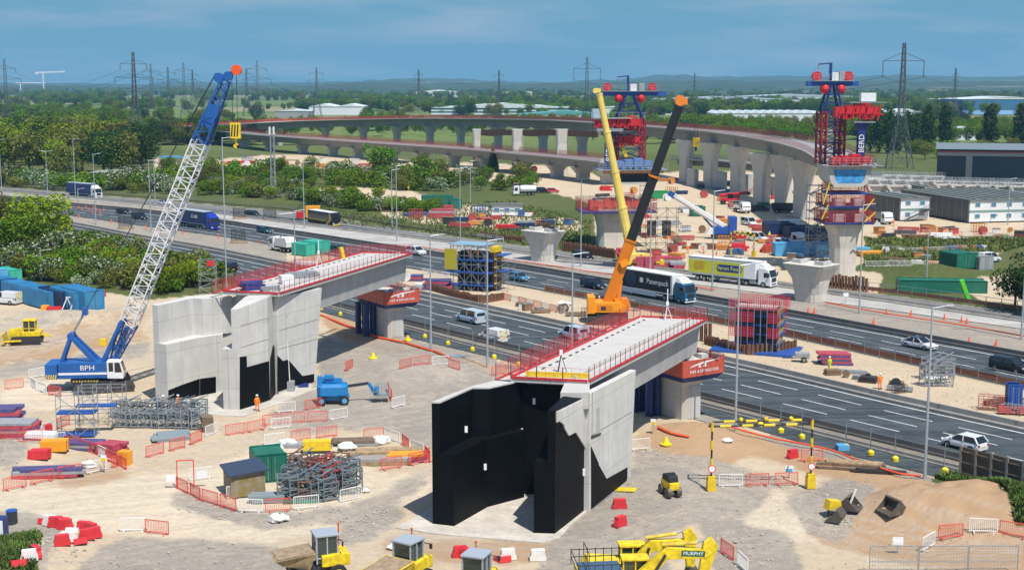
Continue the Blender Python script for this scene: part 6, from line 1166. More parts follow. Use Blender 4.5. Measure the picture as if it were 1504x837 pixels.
for x,yt,kind,lb,rz in[(1326,65,'goal','tallest lattice pylon with one wide crossarm, right of the lifting towers',0),(862,85,'goal','lattice pylon with one wide crossarm above the yellow boom',0),(197,78,'three','tallest lattice pylon of the left group',.5),(8,88,'three','lattice pylon at the left edge of the photo',.3),(222,95,'three','lattice pylon just right of the tallest left one',.2),(247,99,'three','small lattice pylon left of the blue boom head',.4),(270,93,'three','lattice pylon close left of the blue boom head',.2),(283,103,'three','faint lattice pylon hidden behind the blue boom head',.6),(362,101,'three','thin lattice pylon right of the blue boom head',.3),(378,90,'three','tall lattice pylon right of the orange crane tip',.2),(465,100,'three','lattice pylon standing alone above the far sheds',.3),(615,103,'three','slim lattice pylon left of the green and white shed',.9),(733,104,'three','small far lattice pylon over the hills',.5),(1020,108,'three','faint lattice pylon right of the orange boom tip',.5),(1403,101,'three','far lattice pylon right of the tallest one',.9),(580,141,'three','tiny pylon behind the long sheds',.9)]:
	H=50.;D=32000./(123-yt) if yt<118 else 1500.;p=GD(x,123,D);m_=PG if kind=='goal' else PT;T_=thing('pylon',lb,'pylon',(p.x,D,0),rz,'pylons')
	if yt>118:T_.scale=(.45,.45,.45)
	for me_,nm in zip(m_[:3],('tower','crossarm','insulator')):o_=put(me_,nm,T_,(0,0,0))
	PL.append((p.x,D,rz,m_[3]))
def wires(a,b,label):
	mb=MB()
	for k in range(2 if a[3] is PG[3] else 6):
		u=a[3][k%len(a[3])];v=b[3][k%len(b[3])]
		A=Vector((a[0]+u[0]*math.cos(a[2]),a[1]+u[0]*math.sin(a[2]),u[1]));B=Vector((b[0]+v[0]*math.cos(b[2]),b[1]+v[0]*math.sin(b[2]),v[1]));n=10;prev=A
		for i in range(1,n+1):f_=i/n;q=A.lerp(B,f_)-Vector((0,0,9*4*f_*(1-f_)));mb.tube(prev,q,.075,3,caps=False);prev=q
	o_=mb.build('power_cable',PYL);tag(o_,label,'power cable')
wires(PL[0],PL[1],'power cables hanging between the two pylons with single crossarms');wires(PL[0],(330,700,.3,PG[3]),'power cables running right from the tallest pylon');wires(PL[2],PL[9],'power cables hanging between the left pylons behind the blue boom');wires(PL[3],PL[2],'power cables from the left edge pylon to the tallest left one');wires(PL[9],PL[10],'power cables from the pylon by the crane tip to the lone one')
# far tower cranes at the left
WHT=mat('far_white',(.75,.78,.80),.6)
p=GD(64,125,4300);T_=thing('tower_crane','small white tower crane on the skyline at the left','crane',(p.x,p.y,0));zt=GD(0,107,4300).z;MB().beam((0,0,0),(0,0,zt+4),3.2).build('mast',WHT,T_);MB().beam((-20,0,zt),(68,0,zt+3),2.6,4).build('jib',WHT,T_);MB().bb(-24,-14,-2,2,zt-5,zt+1).build('counterweight',WHT,T_)
p=GD(30,125,4600);T_=thing('tower_crane','lower white tower crane left of the small one on the skyline','crane',(p.x,p.y,0));zt=GD(0,122,4600).z;MB().beam((0,0,0),(0,0,zt),3).build('mast',WHT,T_);MB().beam((-16,0,zt),(84,0,zt),2.6,3.4).build('jib',WHT,T_)
# buildings -------------------------------------------------------------------
ROOFG=mat('roof_pale',(.62,.68,.70),.5,var=.06,vscale=.02);TEALG=mat('teal_cladding',(.05,.16,.14),.5);WCL=mat('white_cladding',(.66,.70,.72),.55,var=.05,vscale=.05);NCL=mat('navy_cladding',(.005,.012,.024),.45,var=.15,vscale=.05);GCL=mat('grey_cladding',(.10,.11,.125),.5);TRIMR=mat('dark_red_trim',(.20,.03,.03),.5)
def shed(label,x0,x1,ybase,D,h,depth,wall,roof,n=0,pitch=1.5,bands=None,name='warehouse',rz=0.):
	a=GD(x0,0,D).x;b=GD(x1,0,D).x;W_=b-a;T_=thing(name,label,'warehouse',((a+b)/2,D,0),rz)
	MB().bb(-W_/2,W_/2,0,depth,0,h).build('wall',wall,T_)
	k=max(1,n);w_=W_/k;rf=MB()
	for i in range(k):c=-W_/2+w_*(i+.5);rf.add([(c-w_/2-.3,-.5,h),(c,-.5,h+pitch),(c+w_/2+.3,-.5,h),(c-w_/2-.3,depth,h),(c,depth,h+pitch),(c+w_/2+.3,depth,h)],[(0,1,4,3),(1,2,5,4),(0,2,1),(3,4,5)])
	rf.build('roof',roof,T_)
	for(z0,z1,m_) in bands or[]:MB().bb(-W_/2-.1,W_/2+.1,-.15,-.02,z0,z1).build('wall_band',m_,T_)
	return T_
shed('long low green and white shed behind the curved viaduct',632,850,168,1450,8.5,60,TEALG,ROOFG,1,5,[(1.5,3.2,WCL),(5.2,6.4,WCL)]);shed('wide white roofed shed left of the yellow boom',760,900,160,1300,5,50,WCL,mat('teal_roof',(.10,.30,.30),.5),1,3.5)
shed('long pale shed between the booms',868,1000,158,1500,8,80,WCL,ROOFG,1,3);shed('white shed row with sawtooth roofs right of the orange boom',1056,1212,160,1250,7,60,WCL,ROOFG,12,2.4);shed('very long pale warehouse on the plain',975,1180,150,1900,12,150,WCL,mat('roof_grey_blue',(.38,.45,.50),.5),1,4)
shed('pale warehouse behind the right lifting tower',1090,1290,146,2300,12,150,WCL,mat('roof_grey_blue',(.38,.45,.50),.5),1,4);shed('blue and white warehouse at the far right',1422,1560,165,1500,17,80,mat('blue_cladding',(.05,.16,.30),.5),ROOFG,1,3,[(.5,5,mat('bright_blue_cladding',(.30,.50,.80),.5))]);shed('pale green warehouse left of the blue and white one',1392,1500,156,1900,12,80,mat('green_cladding',(.14,.30,.26),.5),ROOFG,1,2)
shed('white shed among trees below the right pylon',1290,1360,165,1200,9,40,WCL,ROOFG,2,3);shed('small white shed on the right hill',1348,1392,150,2100,8,60,WCL,ROOFG,1,2)
shed('white roofed works on the left of the long green shed',450,530,152,1500,9,60,WCL,ROOFG,2,3,name='works_building');shed('pale shed with stacked tanks at the middle left',400,450,152,1400,6,40,GREYP,ROOFG,1,2);shed('far white hangar on the hill left of centre',610,672,131,3600,13,60,WHT,WHT,1,5);shed('far white sheds on the hill at centre',735,790,134,3300,11,60,WHT,WHT,2,4)
shed('long white low building at the left edge',-20,52,185,1050,6,25,WCL,mat('roof_red',(.40,.06,.05),.6),1,2)
shed('grey flat roofed hut beyond the far carriageway',118,190,262,470,3.6,14,mat('buff_render',(.45,.42,.36),.7),mat('felt_roof',(.32,.32,.28),.8),1,.3,name='hut');shed('dark grey cabin in the wood at the left',16,55,206,640,4,12,NCL,GREYP,1,.8,name='cabin')
shed('white tank house at the left end of the viaducts',220,240,172,900,7,12,WCL,WCL,1,1,name='tank_house');shed('low red and white stall shed beyond the wood',1413,1444,215,830,6,16,WCL,ROOFG,1,2.2,name='farm_shed')
# big navy shed at the right
a=G(1375,268);b=GD(1600,262,a.y+14);D=a.y;T_=thing('warehouse','big navy and grey shed at the right edge behind the offices','warehouse',(a.x,D,0),-.30);zt=GD(0,219,D).z;W_=95
MB().bb(0,W_,0,30,0,zt).build('wall',NCL,T_);MB().bb(-.1,W_,-.2,-.02,zt-1.0,zt-.6).build('red_trim',TRIMR,T_);MB().bb(-.1,W_,-.15,-.03,zt-2.3,zt-1.1).bb(9.5,11.6,-.15,-.03,0,zt-2.3).build('grey_panel',GCL,T_,kind='stuff');MB().add([(-.5,-.5,zt),(W_,-.5,zt),(W_,30,zt+1.0),(-.5,30,zt+1.0),(-.5,30,zt)],[(0,1,2,3),(0,3,4)]).build('roof',mat('shed_roof_grey',(.16,.20,.22),.6),T_)
# offices: two storey modular buildings
OFW=mat('office_white',(.72,.73,.74),.6,var=.05,vscale=.3);OFG=mat('office_grey',(.085,.09,.095),.55,var=.15,vscale=.3);OFR=mat('office_roof',(.13,.15,.14),.7,var=.2,vscale=.3);WIN=mat('office_window',(.10,.22,.32),.15,spec=.8);GRNB=mat('green_band',(.20,.30,.27),.6)
def office(label,x0,ybase,W_,Ld,h,rz,nw,grey_side=True):
	p=G(x0,ybase);T_=thing('site_office',label,'office building',(p.x,p.y,0),rz)
	MB().bb(0,W_,0,Ld,.3,h).build('wall',OFW,T_);MB().bb(-.12,-.01,-.02,Ld,.3,h).build('grey_side_wall',OFG,T_)
	for i in range(int(Ld/3)):MB().bb(-.2,-.13,i*3+.1,i*3+.25,.3,h).build('side_panel_joint',GREYP,T_)
	MB().bb(-.4,W_+.3,-.4,Ld+.3,h,h+.25).build('roof',OFR,T_);rb=MB()
	for i in range(int(W_/3)):rb.bb(i*3+1.4,i*3+1.7,0,Ld,h+.26,h+.42)
	rb.build('roof_ridge',OFR,T_,kind='stuff');MB().bb(0,W_,-.06,-.01,h/2-.2,h/2+.35).build('green_band',GRNB,T_)
	for k in range(nw):
		for s_ in range(2 if h>4 else 1):
			x=W_*(k+.5)/nw;f_=MB().bb(x-.75,x+.75,-.10,-.01,s_*h/2+1.2,s_*h/2+2.3).build('window',OFW,T_);MB().bb(x-.66,x+.66,-.13,-.11,s_*h/2+1.28,s_*h/2+2.2).build('pane',WIN,f_)
	return T_
o1_=office('two storey grey and white site office with an outside stair',1322,325,8.0,18,5.6,.25,2);o2b=office('long two storey white site office with a ribbed dark roof at the right',1423,328,26,34,5.6,.22,6)
mb=MB().beam((.5,-1.0,.2),(7.5,-1.0,3.0),.9,.25).beam((.5,-1.4,1.3),(7.5,-1.4,4.1),.1).bb(5.2,8,-1.6,-.2,2.9,3.0).build('outside_stair',OFG,o1_,kind='stuff')
for(x,y,W_,Ld,h,rz,lb) in[(1358,291,3,8,3.2,.2,'small white cabin with a blue window behind the offices'),(1274,272,5,8,3.5,.1,'white cabin right of the blue sheeted deck end')]:
	office(lb,x,y,W_,Ld,h,rz,1)
# ---------------------------------------------------------------- road furniture
def gp(px,py,dz=0.):g=G(px,py);return Vector((g.x,g.y,ground_z(g.x,g.y)+dz))
def wall_run(E,x0,x1,h,w_,m_,name,label,cat='barrier',top=None,step=12.,z=0.,posts=None):
	X=np.arange(x0,x1+1,step);P=edge(E,X);o=P[len(P)//2].copy();T_=thing(name,label,cat,o);mb=MB()
	prof=[(-w_/2,0),(-w_/2,h*.3),(-w_*.28,h*.45),(-w_*.22,h),(w_*.22,h),(w_*.28,h*.45),(w_/2,h*.3),(w_/2,0)];rings=[]
	for p,t in zip(P,tang(P)):n_=Vector((-t.y,t.x,0));rings.append([p-o+n_*a+Vector((0,0,b+z)) for a,b in prof])
	mb.loft(rings,closed=True).build('wall',m_,T_);return T_,P,o
wall_run(A8,-200,1900,.95,.62,CONC_B,'concrete_barrier','continuous concrete step barrier along the far side of the near carriageway')
wall_run(B9,-200,1900,.85,.55,mat('dark_barrier',(.10,.10,.10),.8,var=.2,vscale=.5),'concrete_barrier','dark low barrier between the middle carriageway and the grey gravel strip')
wall_run([(x,y+.6) for x,y in C0],-200,1900,.8,.6,CONC_B,'concrete_barrier','pale barrier between the far carriageway and the concrete strip')
wall_run(A2,470,1900,.8,.4,mat('dark_barrier',(.10,.10,.10),.8),'steel_barrier','dark steel barrier on the near side of the near carriageway');wall_run(A1,470,1900,.5,.3,CONC_B,'kerb_barrier','thin pale kerb barrier beside the closed slip road')
def rail_fence(E,x0,x1,label,h=1.1,board=None,bh=.5,sp=2.6,m_=STEEL,z0=.3,name='fence',rails=(1.,.55)):
	P=resample([Vector((p.x,p.y,0)) for p in edge(E,np.arange(x0,x1+1,6.))],sp);o=P[len(P)//2];T_=thing(name,label,'fence',o);k=('fpost',h,m_.name)
	if k not in MAT:MAT[k]=MB().box((0,0,h/2),(.09,.09,h)).mesh('post',m_)
	if board is not None and('fb',board.name,bh) not in MAT:MAT[('fb',board.name,bh)]=MB().box((.5,0,0),(.96,.07,bh)).mesh('board',board)
	rk=('rail',m_.name)
	if rk not in MAT:MAT[rk]=MB().box((.5,0,0),(1,.07,.07)).mesh('rail',m_)
	for i,(a,b) in enumerate(zip(P[:-1],P[1:])):
		if i>285:break
		rz=math.atan2(b.y-a.y,b.x-a.x);L_=(b-a).length;put(MAT[k],'post',T_,a-o,rz)
		for r_ in rails:put(MAT[rk],'rail',T_,a-o+Vector((0,0,h*r_)),rz,scale=(L_,1,1))
		if board is not None:put(MAT[('fb',board.name,bh)],'board',T_,a-o+Vector((0,.0,z0+bh/2)),rz,scale=(L_,1,1))
	return T_
BRB=mat('brown_board',(.22,.09,.055),.8,var=.35,vscale=.8)
rail_fence([(x,y+1.5) for x,y in B0],800,1900,'fence with red brown boards between the sandy strip and the middle carriageway',1.7,BRB,.75,2.5)
rail_fence([(x,y+1) for x,y in B0],90,560,'thin fence along the near edge of the middle carriageway at the left',1.2,None,sp=2.8);rail_fence([(x,y-1.2) for x,y in C9],-60,740,'thin brown rail fence beyond the far carriageway, left half',1.3,mat('dull_brown',(.13,.10,.06),.8),.3,2.8,mat('dull_rail',(.25,.24,.2),.7));rail_fence([(x,y-1.2) for x,y in C9],1215,1620,'mesh and board fence beyond the far carriageway at the right',1.6,BRB,.6,2.6)
# netting stays with yellow lamps along the slip road barrier
LMP=MB().tube((0,0,0),(0,0,.35),.30,10).tube((0,0,.35),(0,0,.5),.30,10,r2=.12).mesh('drum',mat('bright_yellow',(.80,.62,.01),.5));STY=MB().beam((0,0,0),(.1,0,2.6),.05).beam((.1,0,2.4),(.9,1.6,0),.05).mesh('stay',STEEL)
for i,(x,y) in enumerate([(472,455),(500,463),(529,470),(624,496),(658,506),(694,515),(726,526),(762,537),(947,583),(1117,626),(1147,635),(1178,644),(1243,659),(1279,668),(1315,677),(1388,694)]):
	T_=thing('warning_lamp',ORD[i]+' yellow drum from the left on a stay beside the closed slip road','warning lamp',G(x,y,0),.2,'yellow drums along the slip road');put(LMP,'drum',T_,(0,0,0));put(STY,'stay',T_,(0,.3,0))
# lamp columns
LP=mat('lamp_steel',(.42,.47,.50),.45,.4);LH=mat('lamp_head',(.5,.52,.53),.4)
def lamp(px,py,yt,label,arms=1,rz=0.):
	g=G(px,py);h=GH(px,py,yt);T_=thing('street_lamp',label,'lamp post',(g.x,g.y,0),rz,'lamp columns along the motorway');k=max(.10,.0000*h);r=.13
	MB().tube((0,0,0),(0,0,1.6),r*1.25,8).tube((0,0,1.6),(0,0,h),r,8,r2=.08).build('column',LP,T_)
	for s_ in([1] if arms==1 else[1,-1]):MB().tube((0,0,h-.15),(s_*1.3,0,h),.05,6).build('bracket',LP,T_);MB().loft([[(s_*1.2,-.14,h-.02),(s_*1.2,.14,h-.02),(s_*1.2,.14,h+.1),(s_*1.2,-.14,h+.1)],[(s_*1.95,-.1,h),(s_*1.95,.1,h),(s_*1.95,.1,h+.08),(s_*1.95,-.1,h+.08)]]).build('lantern',LH,T_)
for x,y,yt,a,lb in[(1358,705,450,1,'tall grey lamp column standing right of the height gauge, nearest of all'),(1080,637,388,1,'tall grey lamp column in front of the red and blue formwork'),(716,543,352,1,'tall grey lamp column in front of the brown formwork tower'),(633,515,345,1,'tall grey lamp column left of the brown formwork tower'),(840,548,372,1,'grey lamp column behind the left rail of the right deck'),(434,404,309,1,'lamp column rising behind the left bridge deck'),(333,427,202,1,'lamp column beside the white scaffold stair tower'),(955,399,296,1,'lamp column right of the black boom at the far carriageway'),(853,392,262,1,'lamp column between the pale stub and the wide pier'),(1046,427,280,1,'lamp column in front of the lime yellow lorry'),(1262,460,300,1,'lamp column right of the slender pier'),(1500,498,312,2,'lamp column at the right edge of the photo'),(583,355,243,1,'lamp column in front of the bushes left of centre'),(576,333,249,1,'thinner lamp column just beside another left of centre'),(676,352,246,1,'lamp column left of the white site cabin'),(691,300,236,1,'lamp column behind the green containers'),(222,340,235,1,'lamp column left of the lattice boom'),(228,300,236,1,'lamp column close behind another left of the lattice boom'),(447,336,238,1,'lamp column beside the orange plant and the coach'),(141,330,226,1,'lamp column in front of the navy lorry'),(111,290,204,1,'lamp column in front of the left wood'),(70,285,222,2,'double armed lamp column in front of the left wood'),(3,290,205,1,'lamp column at the left edge'),(61,412,367,1,'short lamp column among the bushes of the near bank'),(115,300,277,1,'short lamp post beside the cone row'),(1360,425,345,1,'lamp column on the grass right of the slender pier'),(1480,330,262,1,'lamp column in front of the offices')]:lamp(x,y,yt,lb,a,.2)
g=G(402,290);T_=thing('radio_mast','grey lattice mast with a white head in front of the lower viaduct','mast',(g.x,g.y,0));lattice(MB(),(0,0,0),(0,0,21),1.3,1.0,1.3,1.0,16,.2,.1,up=(0,1,0)).build('mast',STEEL,T_,kind='stuff');MB().box((.6,-.6,20),(.5,.4,2.4)).box((-.6,-.6,20),(.5,.4,2.4)).build('antenna',WHITE,T_,kind='stuff')
# cones
LC=[];CN=(MB().box((0,0,.03),(.45,.45,.06)).tube((0,0,.05),(0,0,.95),.20,8,r2=.05).mesh('cone',mat('cone_orange',(.85,.13,.02),.5)),MB().tube((0,0,.35),(0,0,.65),.146,8,r2=.10).mesh('sleeve',TAG))
def cone(px,py,lb,grp,s=1.2):
	g=gp(px,py);T_=thing('traffic_cone',lb,'traffic cone',g,0,grp);T_.scale=(s,s,s);put(CN[0],'body',T_,(0,0,0));put(CN[1],'sleeve',T_,(0,0,0))
for i in range(17):cone(94+i*3.6+(i%3),296+i*.85+(i%4)*2.4,ORD[i//2]+(' back',' front')[i%2]+' cone in the cluster at the left','cones at the left',.85)
for x,y in[(116,319),(164,327),(214,336),(268,344),(321,350),(380,357)]:cone(x,y,ORD[LC.append(0) or len(LC)-1]+' cone from the left in the widely spaced row before the middle carriageway','cones before the middle carriageway',.95)
for x,y in[(1338,463),(1387,469),(1412,473),(1420,475),(1423,504),(1283,476),(1302,461),(1463,507),(997,391),(1282,428),(1296,431),(1230,421),(1196,460),(1187,459)]:cone(x,y,ORD[LC.append(0) or len(LC)-7]+' cone counted over the gravel strip and road edges at the right','cones at the right',.95)
# red tape lines and hoses
def line_thing(pts,r,m_,name,label,cat,h=0.):P=[gp(x,y,r+h) for x,y in pts];P=resample(P,1.6);o=P[0];tag(MB().pipe([p-o+Vector((0,random.uniform(-.15,.15),0)) for p in P],r,5).build(name,m_,None,o),label,cat)
line_thing([(600,362),(752,384),(820,394),(890,405),(960,415),(1050,428)],.09,TAPE,'barrier_tape','orange red tape barrier along the concrete strip, left part','barrier tape',.25);line_thing([(1212,448),(1260,457),(1304,465),(1397,479),(1504,498),(1600,518)],.10,TAPE,'barrier_tape','orange red tape barrier along the gravel strip, right part','barrier tape',.35)
line_thing([(470,465),(500,476),(553,496),(600,506),(640,520),(662,534)],.16,TAPE,'plastic_hose','orange red hose snaking past the left pier','hose');line_thing([(1070,638),(1128,648),(1180,656),(1225,666),(1270,686),(1320,702),(1352,706)],.10,TAPE,'barrier_tape','red tape barrier between the slip road and the right spoil heap','barrier tape',.25);line_thing([(966,640),(990,648),(1012,652)],.13,TAPE,'plastic_hose','short orange hose at the foot of the right pier','hose')
# ---------------------------------------------------------------- pedestrian barriers
def bar_meshes(m_):
	k=('bar',m_.name)
	if k in MAT:return MAT[k]
	a=MB();r=.045
	for p,q in(((-1,0,.15),(1,0,.15)),((-1,0,1.08),(1,0,1.08)),((-1,0,.1),(-1,0,1.08)),((1,0,.1),(1,0,1.08))):a.beam(p,q,r*1.3)
	for i in range(1,14):x=-1+2*i/14;a.beam((x,0,.15),(x,0,1.08),r*.62)
	f=MB()
	for x in(-.7,.7):f.beam((x,-.3,.03),(x,.3,.03),.07)
	MAT[k]=(a.mesh('frame',m_),f.mesh('feet',m_));return MAT[k]
BRED=mat('barrier_red',(.72,.09,.06),.5);BWHT=mat('barrier_white',(.80,.79,.76),.5)
def barrier(p,rz,red,label,grp,tip=0.,pre=''):
	T_=thing('pedestrian_barrier',pre+('red ' if red else 'white ')+label,'barrier',p,rz,grp+(', red' if red else ', white'));T_.rotation_euler=(tip,0,rz)
	for me_,nm in zip(bar_meshes(BRED if red else BWHT),('frame','feet')):put(me_,nm,T_,(0,0,0))
def run(pts,pat,label,jit=.06):
	P=[gp(x,y) for x,y in pts];S=sum((b-a).length for a,b in zip(P[:-1],P[1:]));Q=resample(P,2.08) if S>3 else[P[0],P[0]+(P[1]-P[0]).normalized()*2.05]
	for i,(a,b) in enumerate(zip(Q[:-1],Q[1:])):c_=(a+b)/2;barrier((c_.x,c_.y,ground_z(c_.x,c_.y)-.02),math.atan2(b.y-a.y,b.x-a.x)+random.uniform(-jit,jit),pat[i%len(pat)]=='r',label,label,pre='' if len(Q)<3 else ORD[min(i,15)]+' ')
for pts,pat,lb in[([(0,573),(42,568)],'r','barrier left of the crawler crane'),([(44,567),(62,577),(92,583)],'wwr','barrier in the run in front of the crane tracks'),([(42,556),(90,547)],'w','barrier behind the crane counterweight'),([(2,722),(32,715),(70,706),(130,696),(196,680)],'rrrwr','barrier of the front run round the small store at the left'),([(0,646),(28,649),(60,640),(104,622)],'rrw','barrier between the left stacks and the scaffold parts'),([(30,668),(100,660),(140,668),(186,690)],'rwr','barrier behind the small store at the left'),([(210,673),(250,663),(268,658),(300,645)],'r','barrier right of the grey plate'),([(302,642),(322,634)],'w','barrier right of the red run by the plate'),([(330,640),(385,632),(390,630)],'r','barrier in the run before the left abutment road'),([(258,717),(275,724),(302,738),(326,744),(345,750),(370,753),(400,752),(455,746),(470,744)],'rrrrwrwrrw','barrier of the curved run round the scaffold store'),([(500,738),(530,731)],'w','barrier at the right foot of the scaffold store'),([(278,706),(325,700)],'w','barrier left of the timber hut'),([(333,733),(366,726)],'w','barrier in front of the timber hut'),([(554,692),(600,684),(632,676)],'r','barrier of the run at the timber stacks'),([(384,655),(420,650),(447,645),(500,640)],'wrrr','barrier behind the yellow generator'),([(534,646),(564,643)],'r','barrier behind the timber stacks'),([(566,644),(590,652),(604,662),(622,668),(633,680)],'wrwrr','barrier of the slanting run left of the black abutment'),([(398,606),(428,605),(456,602),(478,597)],'wrr','barrier beside the blue boom lift'),([(384,625),(430,620),(483,618)],'r','barrier of the long low run below the boom lift'),([(484,617),(512,613)],'w','barrier right of the long low run'),([(398,630),(430,627)],'w','barrier below the long low run'),([(506,553),(520,545)],'r','barrier behind the boom lift'),([(569,574),(577,590)],'r','barrier end on beside the lift basket'),([(586,555),(608,549),(634,547)],'r','barrier on the gravel slope, left of the white one'),([(635,547),(659,546)],'w','barrier on the crest of the gravel slope'),([(659,548),(676,552)],'r','barrier right of the white one on the slope'),([(569,601),(601,593)],'w','barrier standing alone on the gravel slope'),([(722,554),(752,550)],'r','barrier left of the right deck end'),([(176,780),(213,779)],'w','barrier standing alone on the haul road'),([(213,782),(246,785)],'r','barrier next to the lone white one on the haul road'),([(1056,716),(1090,715)],'w','barrier between the height gauge legs, left'),([(1091,715),(1130,713),(1176,711)],'r','barrier between the height gauge legs'),([(1355,812),(1378,798)],'w','barrier at the corner of the bottom right pen'),([(1378,799),(1422,795)],'r','barrier of the bottom right pen, left of the white one'),([(1423,795),(1466,796)],'w','barrier between two red ones in the bottom right pen'),([(1467,797),(1520,805)],'r','barrier of the bottom right pen at the photo edge'),([(1055,808),(1082,826),(1100,845)],'rw','barrier right of the excavators'),([(1160,678),(1225,676)],'rw','barrier behind the timber pile'),([(925,662),(947,660)],'w','barrier at the foot of the right deck wing'),([(1160,390),(1250,402)],'w','barrier beyond the far carriageway by the light blue container'),([(1170,368),(1220,372)],'r','barrier among the blue containers'),([(700,350),(720,352),(740,356)],'w','barrier on the verge left of the pale pier stub'),([(1130,352),(1160,356)],'wr','barrier beside the red hopper'),([(1284,366),(1340,372),(1420,368)],'w','barrier on the bare ground right of the slender pier'),([(1270,392),(1330,392),(1430,396)],'w','barrier along the grassy mound'),([(1296,342),(1400,346),(1504,352)],'wr','barrier in front of the offices'),([(740,440),(790,452),(830,462)],'rw','barrier on the sandy strip left of the orange crane'),([(430,398),(470,400)],'rw','barrier beside the turquoise unit'),([(620,402),(660,410)],'w','barrier left of the brown formwork tower')]:run(pts,pat,lb)
# portal barrier with signs at the entrance of the store
g=gp(273,716);T_=thing('gateway_frame','tall red pipe gateway with two small white signs at the scaffold store entrance','gateway',g,.1);MB().beam((-.7,0,0),(-.7,0,2.4),.09).beam((.7,0,0),(.7,0,2.4),.09).beam((-.7,0,2.4),(.7,0,2.4),.09).build('frame',BRED,T_);MB().box((-1.2,-.1,.9),(.8,.04,.6)).box((1.4,-.1,1.2),(.9,.04,.6)).build('sign_plate',TAG,T_,kind='stuff')
# water filled blocks, bottom left
def block_mesh():
	a=MB().side([(-.6,0),(.6,0),(.6,.25),(.48,.55),(.48,.8),(-.48,.8),(-.48,.55),(-.6,.25)],-.22,.22);return a
WB_R,WB_W=block_mesh().mesh('plastic_barrier',PLASTIC_R),block_mesh().mesh('plastic_barrier',PLASTIC_W)
for i,(x,y,r_,w_) in enumerate([(72,765,-.3,1),(74,771,-.3,0),(82,773,.1,1),(92,775,-.2,1),(96,778,0,1),(110,780,0,0),(124,782,-.2,1),(134,784,-.6,1),(138,792,.5,1),(128,797,.5,1),(116,802,.5,1),(102,806,.3,0),(92,811,.5,1),(54,832,-.9,1),(44,838,.3,0),(28,842,.4,1),(910,746,.1,1),(911,772,.8,1),(676,817,.2,1),(688,820,-.4,1),(736,820,.4,1),(746,821,.2,0),(790,822,.1,0),(1164,672,.6,1)]):
	o_=put(WB_R if w_ else WB_W,'plastic_barrier',None,gp(x,y),r_,label=(ORD[i]+' block along the broken row at the bottom left, ' if i<16 else('red block above the other near the abutment, ','lower red block near the abutment, ','left block of the pair by the dumpers, ','right block of the pair by the dumpers, ','left of two blocks under the slab, ','right of two blocks under the slab, ','block alone left of the excavators, ','tipped block by the timber sleepers, ')[i-16])+('red' if w_ else 'white')+' plastic');o_['category']='barrier block';o_['group']=('broken row of blocks' if i<16 else 'loose blocks')+(', red' if w_ else ', white');o_.rotation_euler=(0 if i%5 else 1.3,0,r_)
# ---------------------------------------------------------------- people
def skin(name,joints,m_):
	me=bpy.data.meshes.new(name);me.from_pydata([j[0] for j in joints],[(j[1],i) for i,j in enumerate(joints) if j[1] is not None],[]);o_=bpy.data.objects.new(name,me);COL.objects.link(o_);sk=o_.modifiers.new('s','SKIN');o_.modifiers.new('b','SUBSURF').levels=1
	for v_,j in zip(me.skin_vertices[0].data,joints):v_.radius=(j[2],j[2])
	me.skin_vertices[0].data[0].use_root=True;dg=bpy.context.evaluated_depsgraph_get();r_=bpy.data.meshes.new_from_object(o_.evaluated_get(dg));bpy.data.objects.remove(o_);r_.materials.clear();r_.materials.append(m_);return r_
HIVO=mat('hi_vis_orange',(.90,.22,.02),.7);HIVY=mat('hi_vis_yellow',(.75,.80,.05),.7);SKINM=mat('skin',(.45,.27,.19),.6);NAVT=mat('navy_trousers',(.02,.03,.06),.8)
BODY=[((0,0,.95),None,.15),((0,0,1.2),0,.16),((0,0,1.42),1,.15),((0,0,1.54),2,.06),((-.10,0,.88),0,.11),((-.12,.05,.48),4,.075),((-.13,.0,.08),5,.05),((.10,0,.88),0,.11),((.13,-.07,.48),7,.075),((.15,.02,.08),8,.05),((-.21,0,1.40),2,.07),((-.27,.02,1.12),10,.05),((-.24,-.14,.90),11,.035),((.21,0,1.40),2,.07),((.28,.0,1.12),13,.05),((.22,-.16,.93),14,.035),((-.13,-.12,.05),6,.045),((.15,-.10,.05),9,.045)]
BMESH={True:skin('body',BODY,HIVO),False:skin('body',BODY,HIVY)};HDM=MB().ball((0,0,1.66),.105,10,7,sq=(.9,1,1.15)).tube((0,0,1.54),(0,0,1.6),.055,8).mesh('head',SKINM);HLM=MB().ball((0,0,1.72),.14,10,6,sq=(1,1.1,.8)).mesh('helmet',TAG);HND=MB().ball((-.24,-.16,.86),.045,6,4).ball((.22,-.18,.89),.045,6,4).mesh('hands',SKINM);BTS=MB().box((-.13,-.07,.05),(.12,.28,.11)).box((.15,-.05,.05),(.12,.28,.11)).mesh('boots',DKST)
def person(loc,rz,o_,label):
	T_=thing('person',label,'person',loc,rz)
	for m_,nm in((BMESH[o_],'body'),(HDM,'head'),(HLM,'helmet'),(HND,'hands'),(BTS,'boots')):put(m_,nm,T_,(0,0,0))
for x,y,o_,rz,lb in[(1292,571,True,.3,'person in orange walking alone on the sandy strip'),(262,604,True,1,'person in orange bending near the foot of the left limb of the grey abutment'),(240,605,True,2,'person in orange among the scaffold parts'),(378,604,True,.5,'person in orange behind the pen at the grey abutment corner'),(600,283,False,0,'person in yellow near the purple stacks'),(1010,372,True,0,'person in orange at the trench behind the lime yellow lorry'),(1033,372,True,1,'person in orange right of the trench'),(1312,332,True,0,'person in orange beside the white lorry by the offices'),(1448,394,True,.4,'person in orange beside the green cabin'),(1130,352,False,.4,'person in yellow beside the red hopper'),(930,262+60,True,0,'person in orange near the wide pier')]:person(gp(x,y),rz,o_,lb)
